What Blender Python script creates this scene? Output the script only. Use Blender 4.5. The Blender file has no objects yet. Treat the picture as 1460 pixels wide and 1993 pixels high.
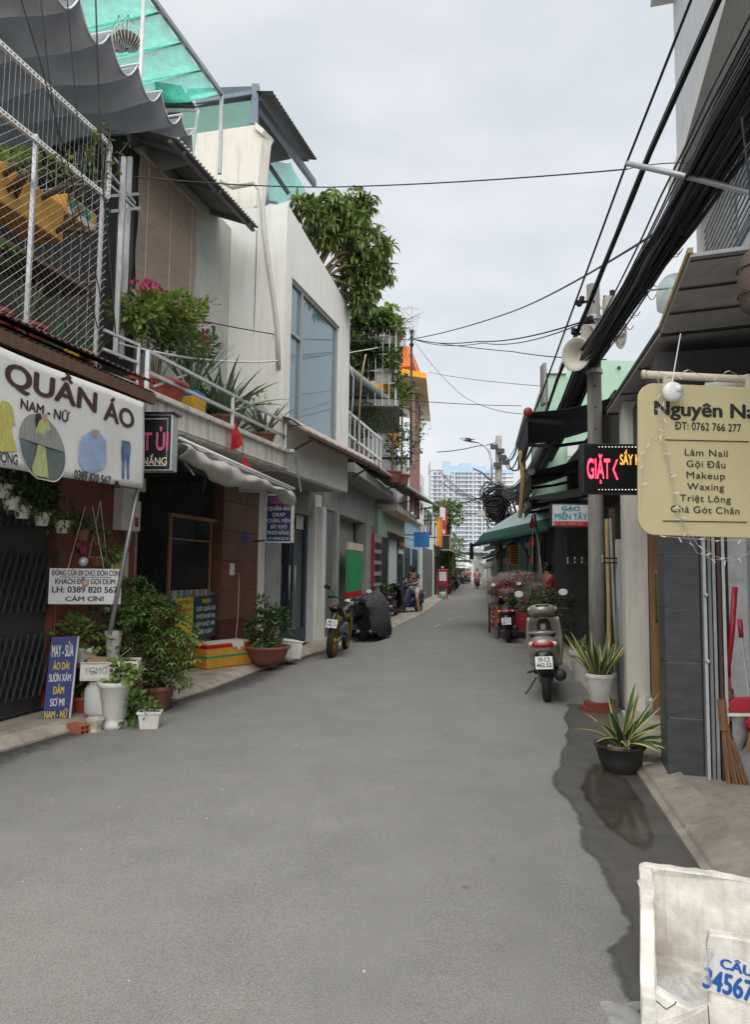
import bpy, bmesh, math, random
from mathutils import Vector, Matrix
random.seed(11)
rnd = random.random
def U(a, b): return a + (b - a) * random.random()
V = Vector
sc = bpy.context.scene
COL = sc.collection

# ------------------------------------------------------------------ camera, sky, sun, exposure
FPX, EYE, HORIZ, ROLL = 1370.0, 1.5, 1108.0, 0.012      # focal length in photo pixels, eye height, horizon row, roll
TH = math.atan((HORIZ - 996.5) / FPX)
_F = V((0, math.cos(TH), math.sin(TH)))
_R0 = V((1, 0, 0)); _U0 = V((0, -math.sin(TH), math.cos(TH)))
_R = _R0 * math.cos(ROLL) + _U0 * math.sin(ROLL)
_U = _U0 * math.cos(ROLL) - _R0 * math.sin(ROLL)
CAM = V((0, 0, EYE))
cam = bpy.data.cameras.new('camera'); cam_ob = bpy.data.objects.new('camera', cam); COL.objects.link(cam_ob)
m3 = Matrix((_R, _U, -_F)).transposed()
cam_ob.matrix_world = Matrix.Translation(CAM) @ m3.to_4x4()
cam.sensor_fit = 'HORIZONTAL'; cam.sensor_width = 36; cam.lens = 36 * FPX / 1460
cam.clip_start = 0.05; cam.clip_end = 2000
sc.camera = cam_ob

SUN_EL, SUN_AZ = math.radians(56), math.radians(178)     # azimuth clockwise from +Y
world = bpy.data.worlds.new('World'); sc.world = world; world.use_nodes = True
nt = world.node_tree; nt.nodes.clear()
wo = nt.nodes.new('ShaderNodeOutputWorld'); bg = nt.nodes.new('ShaderNodeBackground')
sky = nt.nodes.new('ShaderNodeTexSky'); sky.sky_type = 'NISHITA'; sky.sun_disc = False
sky.sun_elevation = SUN_EL; sky.sun_rotation = SUN_AZ; sky.dust_density = 3; sky.air_density = 1
tc = nt.nodes.new('ShaderNodeTexCoord'); mp = nt.nodes.new('ShaderNodeMapping'); mp.inputs['Scale'].default_value = (1.6, 1.6, 4.2)
nz = nt.nodes.new('ShaderNodeTexNoise'); nz.inputs['Scale'].default_value = 2.1; nz.inputs['Detail'].default_value = 6; nz.inputs['Roughness'].default_value = .55
cr = nt.nodes.new('ShaderNodeValToRGB')
cr.color_ramp.elements[0].position = .3; cr.color_ramp.elements[0].color = (4.9, 5.2, 5.5, 1)
cr.color_ramp.elements[1].position = .72; cr.color_ramp.elements[1].color = (6.2, 6.35, 6.5, 1)
mx = nt.nodes.new('ShaderNodeMix'); mx.data_type = 'RGBA'; mx.inputs[0].default_value = .88     # cloud cover over the clear sky
nt.links.new(tc.outputs['Generated'], mp.inputs[0]); nt.links.new(mp.outputs[0], nz.inputs['Vector'])
nt.links.new(nz.outputs[0], cr.inputs[0]); nt.links.new(sky.outputs[0], mx.inputs[6]); nt.links.new(cr.outputs[0], mx.inputs[7])
nt.links.new(mx.outputs[2], bg.inputs[0]); nt.links.new(bg.outputs[0], wo.inputs[0])
bg.inputs[1].default_value = .052
sun = bpy.data.lights.new('sun', 'SUN'); sun.energy = 1.5; sun.angle = math.radians(90); sun.color = (1, .97, .92)
sun_ob = bpy.data.objects.new('sun', sun); COL.objects.link(sun_ob)
sdir = V((math.sin(SUN_AZ) * math.cos(SUN_EL), math.cos(SUN_AZ) * math.cos(SUN_EL), math.sin(SUN_EL)))
sun_ob.rotation_euler = sdir.to_track_quat('Z', 'Y').to_euler()
sc.view_settings.view_transform = 'Standard'; sc.view_settings.look = 'None'
sc.view_settings.exposure = 1.55; sc.view_settings.gamma = 1; sc.view_settings.use_curve_mapping = False
sc.cycles.max_bounces = 6; sc.cycles.transparent_max_bounces = 12; sc.cycles.use_denoising = True

# ------------------------------------------------------------------ pixels of the photograph -> places
def ray(px, py): return _F * FPX + _R * (px - 730) + _U * (996.5 - py)
def G(px, py, z=0.0):
    d = ray(px, py); t = (z - EYE) / d.z; return CAM + d * t
def D(px, py, Y):
    d = ray(px, py); return CAM + d * (Y / d.y)
class Plane:
    """a facade line on the ground: o = metres in front of it towards the street, s = metres along it"""
    def __init__(s, p0, slope, side):
        u = V((slope, 1, 0)).normalized(); s.u = u
        s.n = V((u.y, -u.x, 0)) * side; s.p0 = V((p0[0], p0[1], 0))
    def at(s, px, py, o=0.0):
        d = ray(px, py); q = s.p0 + s.n * o
        t = (q - CAM).dot(s.n) / d.dot(s.n); return CAM + d * t
    def P(s, a, o, z): return s.p0 + s.u * a + s.n * o + V((0, 0, z))
    def s_of(s, p): return (V(p) - s.p0).dot(s.u)
    def o_of(s, p): return (V(p) - s.p0).dot(s.n)
    def rect(s, px0, px1, y0, y1, o):
        """s0,s1,z0,z1 of a facade rectangle seen between columns px0..px1 and rows y0 (top)..y1"""
        ym = (y0 + y1) / 2; xm = (px0 + px1) / 2
        return s.s_of(s.at(px0, ym, o)), s.s_of(s.at(px1, ym, o)), s.at(xm, y1, o).z, s.at(xm, y0, o).z
L1 = Plane((-3.5, 6.0), .28, 1)
L2 = Plane((-1.05, 14.2), .17, 1)
L3 = Plane((3.3, 39.45), .15, 1)
R1 = Plane((2.15, 5.1), .27, -1)
R2 = Plane((2.85, 7.7), .15, -1)

# ------------------------------------------------------------------ materials
MATS = {}
def mat(name, col, rough=.75, var=.18, scale=5, bump=.15, metal=0.0, spec=.5, stretch=None, streak=0.0, emit=None, alpha=None, trans=0.0, island=0.0, dirt=None, bscale=None):
    if name in MATS: return MATS[name]
    m = bpy.data.materials.new(name); m.use_nodes = True; MATS[name] = m
    t = m.node_tree; N = t.nodes; Lk = t.links.new; b = N['Principled BSDF']
    tc = N.new('ShaderNodeTexCoord'); mp = N.new('ShaderNodeMapping')
    if stretch: mp.inputs['Scale'].default_value = stretch
    Lk(tc.outputs['Object'], mp.inputs[0])
    n1 = N.new('ShaderNodeTexNoise'); n1.inputs['Scale'].default_value = scale; n1.inputs['Detail'].default_value = 8; n1.inputs['Roughness'].default_value = .65
    Lk(mp.outputs[0], n1.inputs['Vector'])
    r = N.new('ShaderNodeValToRGB'); r.color_ramp.elements[0].position = .28; r.color_ramp.elements[1].position = .72
    c0 = [max(0, c * (1 - var)) for c in col]; c1 = [min(1, c * (1 + var)) for c in col]
    r.color_ramp.elements[0].color = (*c0, 1); r.color_ramp.elements[1].color = (*c1, 1)
    Lk(n1.outputs[0], r.inputs[0]); out = r.outputs[0]
    if streak:       # run-down dirt with its own shape: tall thin stains
        m2 = N.new('ShaderNodeMapping'); m2.inputs['Scale'].default_value = (7, 7, .55); Lk(tc.outputs['Object'], m2.inputs[0])
        n2 = N.new('ShaderNodeTexNoise'); n2.inputs['Scale'].default_value = 1.6; n2.inputs['Detail'].default_value = 9; n2.inputs['Roughness'].default_value = .7
        Lk(m2.outputs[0], n2.inputs['Vector'])
        r2 = N.new('ShaderNodeValToRGB'); r2.color_ramp.elements[0].position = .5; r2.color_ramp.elements[0].color = (0, 0, 0, 1)
        r2.color_ramp.elements[1].position = .72; r2.color_ramp.elements[1].color = (streak,) * 3 + (1,)
        Lk(n2.outputs[0], r2.inputs[0])
        x = N.new('ShaderNodeMix'); x.data_type = 'RGBA'; Lk(r2.outputs[0], x.inputs[0]); Lk(out, x.inputs[6])
        x.inputs[7].default_value = (*(dirt or (.09, .085, .075)), 1); out = x.outputs[2]
    if island:
        g = N.new('ShaderNodeNewGeometry'); h = N.new('ShaderNodeHueSaturation')
        ma = N.new('ShaderNodeMapRange'); ma.inputs[3].default_value = 1 - island; ma.inputs[4].default_value = 1 + island
        Lk(g.outputs['Random Per Island'], ma.inputs[0]); Lk(ma.outputs[0], h.inputs['Value'])
        mb = N.new('ShaderNodeMapRange'); mb.inputs[3].default_value = .5 - island * .06; mb.inputs[4].default_value = .5 + island * .04
        Lk(g.outputs['Random Per Island'], mb.inputs[0]); Lk(mb.outputs[0], h.inputs['Hue'])
        Lk(out, h.inputs['Color']); out = h.outputs[0]
    Lk(out, b.inputs['Base Color'])
    b.inputs['Roughness'].default_value = rough; b.inputs['Metallic'].default_value = metal
    b.inputs['Specular IOR Level'].default_value = spec
    if bump:
        bn = N.new('ShaderNodeBump'); bn.inputs['Strength'].default_value = bump; bn.inputs['Distance'].default_value = .01
        n3 = N.new('ShaderNodeTexNoise'); n3.inputs['Scale'].default_value = bscale or scale * 8; n3.inputs['Detail'].default_value = 6
        Lk(mp.outputs[0], n3.inputs['Vector']); Lk(n3.outputs[0], bn.inputs['Height']); Lk(bn.outputs[0], b.inputs['Normal'])
    if emit: b.inputs['Emission Color'].default_value = (*emit[0], 1); b.inputs['Emission Strength'].default_value = emit[1]
    if trans: 
        tr = N.new('ShaderNodeBsdfTranslucent'); Lk(out, tr.inputs[0]); ad = N.new('ShaderNodeMixShader'); ad.inputs[0].default_value = trans
        Lk(b.outputs[0], ad.inputs[1]); Lk(tr.outputs[0], ad.inputs[2]); Lk(ad.outputs[0], N['Material Output'].inputs[0])
    if alpha is not None:
        last = N['Material Output'].inputs[0].links[0].from_socket
        tp = N.new('ShaderNodeBsdfTransparent'); ad = N.new('ShaderNodeMixShader'); ad.inputs[0].default_value = alpha
        Lk(tp.outputs[0], ad.inputs[1]); Lk(last, ad.inputs[2]); Lk(ad.outputs[0], N['Material Output'].inputs[0])
    return m
def C(h):       # sRGB hex -> linear
    r = [int(h[i:i + 2], 16) / 255 for i in (0, 2, 4)]
    return tuple(c / 12.92 if c <= .04045 else ((c + .055) / 1.055) ** 2.4 for c in r)

# ------------------------------------------------------------------ mesh builder
class MB:
    def __init__(s): s.v = []; s.f = []
    def add(s, vs, fs):
        k = len(s.v); s.v += [tuple(p) for p in vs]; s.f += [tuple(i + k for i in f) for f in fs]; return s
    def hexa(s, p):     # p: bottom 4 (ccw) + top 4
        return s.add(p, [(3, 2, 1, 0), (4, 5, 6, 7), (0, 1, 5, 4), (1, 2, 6, 5), (2, 3, 7, 6), (3, 0, 4, 7)])
    def box(s, c, d, R=None):
        c = V(c); x, y, z = d[0] / 2, d[1] / 2, d[2] / 2
        p = [V(q) for q in ((-x, -y, -z), (x, -y, -z), (x, y, -z), (-x, y, -z), (-x, -y, z), (x, -y, z), (x, y, z), (-x, y, z))]
        if R is not None:
            if not isinstance(R, Matrix): R = Matrix.Rotation(R, 3, 'Z')
            p = [R @ q for q in p]
        return s.hexa([c + q for q in p])
    def pbox(s, pl, s0, s1, o0, o1, z0, z1):
        P = pl.P; return s.hexa([P(s0, o0, z0), P(s1, o0, z0), P(s1, o1, z0), P(s0, o1, z0), P(s0, o0, z1), P(s1, o0, z1), P(s1, o1, z1), P(s0, o1, z1)])
    def prism(s, pts, vec):
        n = len(pts); vec = V(vec); a = [V(p) for p in pts]
        return s.add(a + [p + vec for p in a], [tuple(range(n - 1, -1, -1)), tuple(range(n, 2 * n))] + [(i, (i + 1) % n, n + (i + 1) % n, n + i) for i in range(n)])
    def bar(s, a, b, w, h=None, up=(0, 0, 1)):
        a, b = V(a), V(b); h = h or w; t = (b - a).normalized(); up = V(up)
        if abs(t.dot(up)) > .95: up = V((1, 0, 0)) if abs(t.x) < .9 else V((0, 1, 0))
        x = t.cross(up).normalized() * (w / 2); y = x.cross(t).normalized() * (h / 2)
        return s.hexa([a - x - y, a + x - y, b + x - y, b - x - y, a - x + y, a + x + y, b + x + y, b - x + y])
    def tube(s, pts, r, n=6, cap=True):
        pts = [V(p) for p in pts]; m = len(pts); rs = r if isinstance(r, (list, tuple)) else [r] * m
        k = len(s.v); t0 = (pts[1] - pts[0]).normalized()
        a = t0.cross(V((0, 0, 1)) if abs(t0.z) < .9 else V((1, 0, 0))).normalized()
        for i, p in enumerate(pts):
            t = (pts[min(i + 1, m - 1)] - pts[max(i - 1, 0)]).normalized()
            a = (a - t * a.dot(t)).normalized(); b = t.cross(a)
            for j in range(n):
                w = 2 * math.pi * j / n; s.v.append(tuple(p + (a * math.cos(w) + b * math.sin(w)) * rs[i]))
        for i in range(m - 1):
            for j in range(n):
                q = (j + 1) % n; s.f.append((k + i * n + j, k + i * n + q, k + (i + 1) * n + q, k + (i + 1) * n + j))
        if cap: s.f.append(tuple(k + j for j in range(n - 1, -1, -1))); s.f.append(tuple(k + (m - 1) * n + j for j in range(n)))
        return s
    def lathe(s, prof, c=(0, 0, 0), n=20, R=None, sx=1, sy=1, wob=None):
        k = len(s.v); c = V(c)
        for i, (r, z) in enumerate(prof):
            for j in range(n):
                w = 2 * math.pi * j / n; rr = r * (wob(i, w) if wob else 1)
                q = V((rr * math.cos(w) * sx, rr * math.sin(w) * sy, z))
                if R is not None: q = R @ q
                s.v.append(tuple(c + q))
        m = len(prof)
        for i in range(m - 1):
            for j in range(n):
                q = (j + 1) % n; s.f.append((k + i * n + j, k + i * n + q, k + (i + 1) * n + q, k + (i + 1) * n + j))
        s.f.append(tuple(k + j for j in range(n - 1, -1, -1))); s.f.append(tuple(k + (m - 1) * n + j for j in range(n)))
        return s
    def grid(s, nu, nv, fn, thick=None):
        k = len(s.v)
        for i in range(nu + 1):
            for j in range(nv + 1): s.v.append(tuple(fn(i / nu, j / nv)))
        w = nv + 1
        for i in range(nu):
            for j in range(nv): s.f.append((k + i * w + j, k + (i + 1) * w + j, k + (i + 1) * w + j + 1, k + i * w + j + 1))
        return s
    def loft(s, rings):
        k = len(s.v); n = len(rings[0])
        for r in rings: s.v += [tuple(p) for p in r]
        for i in range(len(rings) - 1):
            for j in range(n):
                q = (j + 1) % n; s.f.append((k + i * n + j, k + i * n + q, k + (i + 1) * n + q, k + (i + 1) * n + j))
        s.f.append(tuple(k + j for j in range(n - 1, -1, -1))); s.f.append(tuple(k + (len(rings) - 1) * n + j for j in range(n)))
        return s
    def ball(s, c, r, n=10, sc3=(1, 1, 1)):
        m = n // 2 + 1; prof = [(max(1e-4, math.sin(math.pi * i / m)) , -math.cos(math.pi * i / m)) for i in range(m + 1)]
        k = len(s.v); s.lathe(prof, (0, 0, 0), n)
        for i in range(k, len(s.v)):
            q = s.v[i]; s.v[i] = (c[0] + q[0] * r * sc3[0], c[1] + q[1] * r * sc3[1], c[2] + q[2] * r * sc3[2])
        return s
    def leaf(s, p, d, up, L, W, droop=.25):
        """one pointed leaf, folded along its midrib"""
        p, d = V(p), V(d).normalized(); x = d.cross(V(up))
        if x.length < 1e-3: x = d.cross(V((1, .2, 0)))
        x.normalize(); n = x.cross(d)
        m1 = p + d * L * .35 - n * droop * L * .08; m2 = p + d * L * .7 - n * droop * L * .3; t = p + d * L * .97 - n * droop * L * .7
        f = n * W * .18
        return s.add([p, m1 + x * W * .5 + f, m1, m1 - x * W * .5 + f, m2 + x * W * .42 + f, m2, m2 - x * W * .42 + f, t],
                     [(0, 1, 2), (0, 2, 3), (1, 4, 5, 2), (2, 5, 6, 3), (4, 7, 5), (5, 7, 6)])
    def diamond(s, p, d, up, L, W, droop=.3):
        p, d = V(p), V(d).normalized(); x = d.cross(V(up))
        if x.length < 1e-3: x = d.cross(V((1, .2, 0)))
        x.normalize(); n = x.cross(d); m = p + d * L * .45
        return s.add([p, m + x * W * .5, p + d * L - n * droop * L * .5, m - x * W * .5], [(0, 1, 2), (0, 2, 3)])
    def strap(s, p, d, L, W, droop=.3, nseg=6, fold=.25, twist=0.0, tip=.75, thick=0.0):
        """a long blade leaf that bends over under its weight"""
        p, d = V(p), V(d).normalized(); k = len(s.v); hz = V((d.x, d.y, 0))
        hz = hz.normalized() if hz.length > 1e-3 else V((1, 0, 0)); side = V((-hz.y, hz.x, 0))
        q = p.copy(); dd = d.copy()
        for i in range(nseg + 1):
            t = i / nseg; w = W * (.55 + .45 * min(1, t * 3)) * (1 if t < tip else max(.03, (1 - t) / (1 - tip)) ** .7)
            sd = (side * math.cos(twist * t) + dd.cross(side) * math.sin(twist * t)).normalized(); nn = sd.cross(dd)
            s.v += [tuple(q + sd * w * .5), tuple(q - nn * w * fold), tuple(q - sd * w * .5)]
            q = q + dd * (L / nseg); dd = (dd + (hz * .35 - V((0, 0, 1))) * droop / nseg).normalized()
        for i in range(nseg):
            a = k + i * 3; s.f += [(a, a + 3, a + 4, a + 1), (a + 1, a + 4, a + 5, a + 2)]
        return s
    def build(s, name, m=None, parent=None, smooth=False, bevel=0, solid=0, seg=2):
        me = bpy.data.meshes.new(name); me.from_pydata(s.v, [], s.f)
        if m is not None: me.materials.append(MATS[m] if isinstance(m, str) else m)
        if smooth: me.polygons.foreach_set('use_smooth', [True] * len(me.polygons))
        o = bpy.data.objects.new(name, me); COL.objects.link(o)
        if solid: q = o.modifiers.new('solid', 'SOLIDIFY'); q.thickness = solid; q.offset = 0
        if bevel: q = o.modifiers.new('bevel', 'BEVEL'); q.width = bevel; q.segments = seg; q.limit_method = 'ANGLE'
        if parent is not None: child(o, parent)
        return o
def child(o, parent):
    o.parent = parent
    if parent.type == 'EMPTY': o.matrix_parent_inverse = Matrix.Translation(-parent.location)
    return o
def tag(o, label, cat, group=None, kind=None):
    o['label'] = label; o['category'] = cat
    if group: o['group'] = group
    if kind: o['kind'] = kind
    return o
def thing(name, label, cat, loc=(0, 0, 0), group=None):
    o = bpy.data.objects.new(name, None); COL.objects.link(o); o.location = loc; o.empty_display_size = .2
    return tag(o, label, cat, group)
def struct(o): o['kind'] = 'structure'; return o
def stuff(o): o['kind'] = 'stuff'; return o
def share(name, src, parent, loc=None, M4=None):
    """another object with the same mesh data"""
    o = bpy.data.objects.new(name, src.data); COL.objects.link(o)
    if M4 is not None: o.matrix_world = M4
    elif loc is not None: o.location = loc
    for md in src.modifiers:
        if md.type == 'BEVEL': q = o.modifiers.new('bevel', 'BEVEL'); q.width = md.width; q.segments = md.segments; q.limit_method = 'ANGLE'
    child(o, parent); return o
def copy_tree(root, loc, rz=0, scale=None):
    def cp(o, par):
        c = o.copy(); COL.objects.link(c)
        if par is not None: c.parent = par
        for ch in o.children: cp(ch, c)
        return c
    r = cp(root, None); r.location = loc; r.rotation_euler = (0, 0, rz)
    if scale: r.scale = (scale,) * 3
    return r
def frame_mat(o, x, y):
    """4x4 with origin o, local x along x, local y along y"""
    x = V(x).normalized(); z = x.cross(V(y)).normalized(); y = z.cross(x)
    return Matrix(((x.x, y.x, z.x, o[0]), (x.y, y.y, z.y, o[1]), (x.z, y.z, z.z, o[2]), (0, 0, 0, 1)))
GLY = {}
def glyph(ch):
    """outline, advance and box of one character of the built-in font"""
    if ch in GLY: return GLY[ch]
    def mk(b):
        c = bpy.data.curves.new('t', 'FONT'); c.body = b; c.size = 1; o = bpy.data.objects.new('t', c); COL.objects.link(o)
        me = bpy.data.meshes.new_from_object(o.evaluated_get(bpy.context.evaluated_depsgraph_get())); bpy.data.objects.remove(o)
        r = ([v.co.copy() for v in me.vertices], [tuple(q.vertices) for q in me.polygons]); bpy.data.meshes.remove(me); return r
    v, f = mk(ch); bar = max(x.x for x in mk('|')[0]); GLY[ch] = (v, f, max(x.x for x in mk(ch + '|')[0]) - bar); return GLY[ch]
def strip_(pts, w):
    """a pen stroke along pts"""
    P2 = [V((a, b, 0)) for a, b in pts]; vs = []
    for i, p in enumerate(P2):
        t = (P2[min(i + 1, len(P2) - 1)] - P2[max(i - 1, 0)]).normalized(); n = V((-t.y, t.x, 0)) * w / 2; vs += [p + n, p - n]
    return vs, [(2 * i, 2 * i + 1, 2 * i + 3, 2 * i + 2) for i in range(len(P2) - 1)]
MARK = {'\u0302': [(-.15, 0), (0, .12), (.15, 0)], '\u0306': [(-.14, .1), (-.07, .02), (.07, .02), (.14, .1)], '\u0301': [(-.04, 0), (.08, .14)], '\u0300': [(.04, 0), (-.08, .14)],
        '\u0309': [(-.07, .11), (0, .16), (.06, .11), (0, .05), (0, 0)], '\u0303': [(-.14, .02), (-.06, .09), (.06, .02), (.14, .09)]}
def text(body, org, x, y, size, m, parent, name='lettering', bold=.0, width=None, lift=.004, gap=1.0, **kw):
    """raised print on one line, accents drawn by hand; org = middle of the base line"""
    import unicodedata
    vs = []; fs = []; cur = 0.0
    def put(v, f, dx, dy=0.0):
        k = len(vs); vs.extend(q + V((dx, dy, 0)) for q in v); fs.extend(tuple(i + k for i in g_) for g_ in f)
    for ch in body:
        if ch == ' ': cur += .28 * gap; continue
        bar = ch in 'Đđ'; dec = unicodedata.normalize('NFD', {'Đ': 'D', 'đ': 'd'}.get(ch, ch)); v, f, adv = glyph(dec[0]); put(v, f, cur)
        x0, x1, top = min(q.x for q in v), max(q.x for q in v), max(q.y for q in v); xc = (x0 + x1) / 2; yb = top + .06; dx = 0; marks = sorted(dec[1:], key=lambda c: c not in '\u0302\u0306')
        if bar: a, b = strip_([(x0 - .07, .35), (x0 + .28, .35)], .08); put(a, b, cur)
        for c in marks:
            if c == '\u0323': a, b = strip_([(xc - .05, -.13), (xc + .05, -.13)], .1)
            elif c == '\u031b': a, b = strip_([(x1 - .05, top - .05), (x1 + .06, top), (x1 + .07, top + .12)], .06)
            else:
                a, b = strip_([(xc + dx + u, yb + w) for u, w in MARK[c]], .065)
                if c in '\u0302\u0306': yb += .12; dx = .06
            put(a, b, cur)
        cur += adv * gap
    xs = [q.x for q in vs]; mid = (min(xs) + max(xs)) / 2; sx = width / (max(xs) - min(xs)) if width else size
    F = frame_mat(org, x, y); q = MB()
    for n, (dx, dy) in enumerate([(0, 0)] if not bold else [(0, 0), (bold, 0), (-bold, 0), (0, bold * .6), (0, -bold * .6)]):
        q.add([F @ V(((w.x - mid + dx) * sx, (w.y + dy) * size, lift + n * .0003)) for w in vs], fs)
    return q.build(name, m, parent)
# ------------------------------------------------------------------ common materials
mat('asphalt', (.228, .224, .213), .88, .1, 2.2, .5, bscale=240)
mat('ground', (.16, .155, .145), .9, .2, 1)
mat('concrete', (.36, .325, .275), .9, .3, 3, .5, streak=.35)
mat('kerb_concrete', (.40, .355, .29), .92, .35, 4, .6, streak=.3, bscale=60)
mat('kerb_grimy', (.27, .24, .20), .9, .35, 3, .6, streak=.4, bscale=60)
mat('white_wall', (.74, .73, .70), .9, .05, 1.5, .1, streak=.3, dirt=(.36, .34, .30))
mat('cream_wall', (.66, .63, .56), .9, .08, 2, .15, streak=.5, dirt=(.28, .26, .22))
mat('old_white', (.60, .575, .52), .92, .15, 4, .3, streak=.85, dirt=(.10, .09, .075))
mat('grey_wall', (.30, .30, .29), .92, .2, 2.5, .3, streak=.5)
mat('bare_wall', (.40, .41, .38), .92, .14, 2.2, .3, streak=.45, dirt=(.2, .2, .18))
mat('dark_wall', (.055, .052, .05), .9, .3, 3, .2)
mat('red_tile', (.185, .06, .04), .45, .2, 3, .12)
mat('grout', (.22, .15, .12), .95, .2, 8)
mat('steel', (.33, .34, .35), .45, .2, 12, .1, metal=.7)
mat('galv', (.50, .51, .52), .5, .15, 14, .1, metal=.55)
mat('white_metal', (.72, .73, .73), .45, .1, 10, .05)
mat('dark_metal', (.035, .038, .042), .5, .3, 10, .1, metal=.3)
mat('gate_metal', (.035, .045, .05), .45, .35, 9, .15, metal=.4, streak=.3)
mat('gate_blue', (.03, .055, .085), .4, .3, 7, .1, metal=.2)
mat('wood', (.26, .135, .06), .6, .35, 3, .25, stretch=(9, 9, .9))
mat('dark_wood', (.12, .06, .03), .6, .35, 3, .2, stretch=(9, 9, .9))
mat('bamboo', (.42, .31, .15), .6, .3, 4, .2, stretch=(6, 6, .5))
mat('black', (.012, .012, .013), .5, .2, 8, 0)
mat('rubber', (.018, .018, .019), .8, .25, 20, .2)
mat('glass_dark', (.02, .03, .035), .06, .1, 2, 0, spec=.8)
mat('plastic_white', (.66, .65, .61), .5, .12, 6, .08, streak=.35, dirt=(.22, .2, .16))
mat('terracotta', (.32, .065, .04), .6, .25, 6, .15, streak=.3)
mat('clay_pot', (.23, .085, .055), .75, .25, 6, .2, streak=.4)
mat('soil', (.05, .035, .024), .95, .4, 20, .6)
mat('leaf', (.115, .19, .05), .5, .35, 3, 0, trans=.3, island=.45)
mat('leaf_light', (.22, .31, .08), .5, .3, 3, 0, trans=.35, island=.4)
mat('leaf_dark', (.07, .125, .04), .45, .35, 3, 0, trans=.22, island=.5)
mat('leaf_yellow', (.30, .31, .06), .5, .3, 3, 0, trans=.3, island=.35)
mat('aloe', (.13, .185, .105), .5, .25, 5, .05, trans=.1, island=.2)
mat('stem', (.13, .095, .055), .85, .3, 10, .3)
mat('magenta', (.52, .06, .19), .6, .25, 8, 0, trans=.3, island=.3)
mat('red_flag', (.62, .012, .014), .6, .15, 5, 0, trans=.25)
mat('cable', (.016, .0165, .019), .6, .5, 2, .1)
mat('cable_grey', (.11, .115, .125), .6, .4, 3, .05)
mat('pipe_white', (.62, .60, .55), .7, .2, 12, .25, streak=.4)
mat('litter', (.55, .53, .48), .8, .2, 9)

# ------------------------------------------------------------------ ground and road
g = MB().grid(8, 8, lambda a, b: (-250 + 500 * a, -60 + 700 * b, -.012)).build('ground', 'ground'); struct(g)
kerbL = [(-260, 1552), (0, 1466), (140, 1425), (300, 1376), (400, 1347), (500, 1308), (620, 1270), (745, 1232), (820, 1197), (870, 1160)]
kL = [G(*p) for p in kerbL]
kL = [kL[0] + (kL[0] - kL[1]) * 2.5] + kL + [V((5.0, 48, 0)), V((8.6, 72, 0)), V((16, 120, 0))]
kerbR = [(1570, 2030), (1392, 1745), (1234, 1500), (1192, 1400), (1160, 1372)]
kR = [G(*p) for p in kerbR]
kR = [kR[0] + (kR[0] - kR[1]) * 3] + kR + [V((2.95, 10.5, 0)), V((4.05, 18, 0)), V((6.6, 34, 0)), V((9.3, 52, 0)), V((12.4, 72, 0)), V((20, 120, 0))]
def along(poly, y):
    for a, b in zip(poly, poly[1:]):
        if a.y <= y <= b.y: return a.lerp(b, (y - a.y) / (b.y - a.y)).x
    return (poly[0] if y < poly[0].y else poly[-1]).x
ys = [-3 + i * .5 for i in range(90)] + [42 + 3 * i for i in range(27)]
def road_pt(i, j):
    y = ys[i]; a, b = along(kL, y) - .25, along(kR, y) + .25; t = j / 10
    return (a + (b - a) * t, y, .028 * (1 - (2 * t - 1) ** 2))
q = MB(); k = len(ys)
q.v = [road_pt(i, j) for i in range(k) for j in range(11)]
q.f = [(i * 11 + j, i * 11 + j + 1, (i + 1) * 11 + j + 1, (i + 1) * 11 + j) for i in range(k - 1) for j in range(10)]
road = struct(q.build('road', 'asphalt', smooth=True))
# asphalt: light worn dust, darker oil patches, fine stones
m = MATS['asphalt']; t = m.node_tree; N = t.nodes; Lk = t.links.new
b = N['Principled BSDF']; src = b.inputs['Base Color'].links[0].from_socket
tcn = [n for n in N if n.type == 'TEX_COORD'][0]
big = N.new('ShaderNodeTexNoise'); big.inputs['Scale'].default_value = .8; big.inputs['Detail'].default_value = 9; big.inputs['Roughness'].default_value = .68; Lk(tcn.outputs['Object'], big.inputs['Vector'])
rr = N.new('ShaderNodeValToRGB'); rr.color_ramp.elements[0].position = .35; rr.color_ramp.elements[0].color = (.945, .945, .94, 1); rr.color_ramp.elements[1].position = .68; rr.color_ramp.elements[1].color = (1.05, 1.045, 1.03, 1)
Lk(big.outputs[0], rr.inputs[0])
mu = N.new('ShaderNodeMix'); mu.data_type = 'RGBA'; mu.blend_type = 'MULTIPLY'; mu.inputs[0].default_value = 1; Lk(src, mu.inputs[6]); Lk(rr.outputs[0], mu.inputs[7])
vo = N.new('ShaderNodeTexNoise'); vo.inputs['Scale'].default_value = 170; vo.inputs['Detail'].default_value = 2; Lk(tcn.outputs['Object'], vo.inputs['Vector'])
r3 = N.new('ShaderNodeValToRGB'); r3.color_ramp.elements[0].position = .33; r3.color_ramp.elements[0].color = (.72, .72, .72, 1); r3.color_ramp.elements[1].position = .68; r3.color_ramp.elements[1].color = (1.28, 1.27, 1.25, 1)
Lk(vo.outputs[0], r3.inputs[0])
mv = N.new('ShaderNodeMix'); mv.data_type = 'RGBA'; mv.blend_type = 'MULTIPLY'; mv.inputs[0].default_value = 1; Lk(mu.outputs[2], mv.inputs[6]); Lk(r3.outputs[0], mv.inputs[7])
sp = N.new('ShaderNodeTexVoronoi'); sp.inputs['Scale'].default_value = 1.7; Lk(tcn.outputs['Object'], sp.inputs['Vector'])
r4 = N.new('ShaderNodeValToRGB'); r4.color_ramp.elements[0].position = .045; r4.color_ramp.elements[0].color = (.5, .5, .5, 1); r4.color_ramp.elements[1].position = .085; r4.color_ramp.elements[1].color = (1, 1, 1, 1)
n5 = N.new('ShaderNodeTexNoise'); n5.inputs['Scale'].default_value = 9; Lk(tcn.outputs['Object'], n5.inputs['Vector'])
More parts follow.
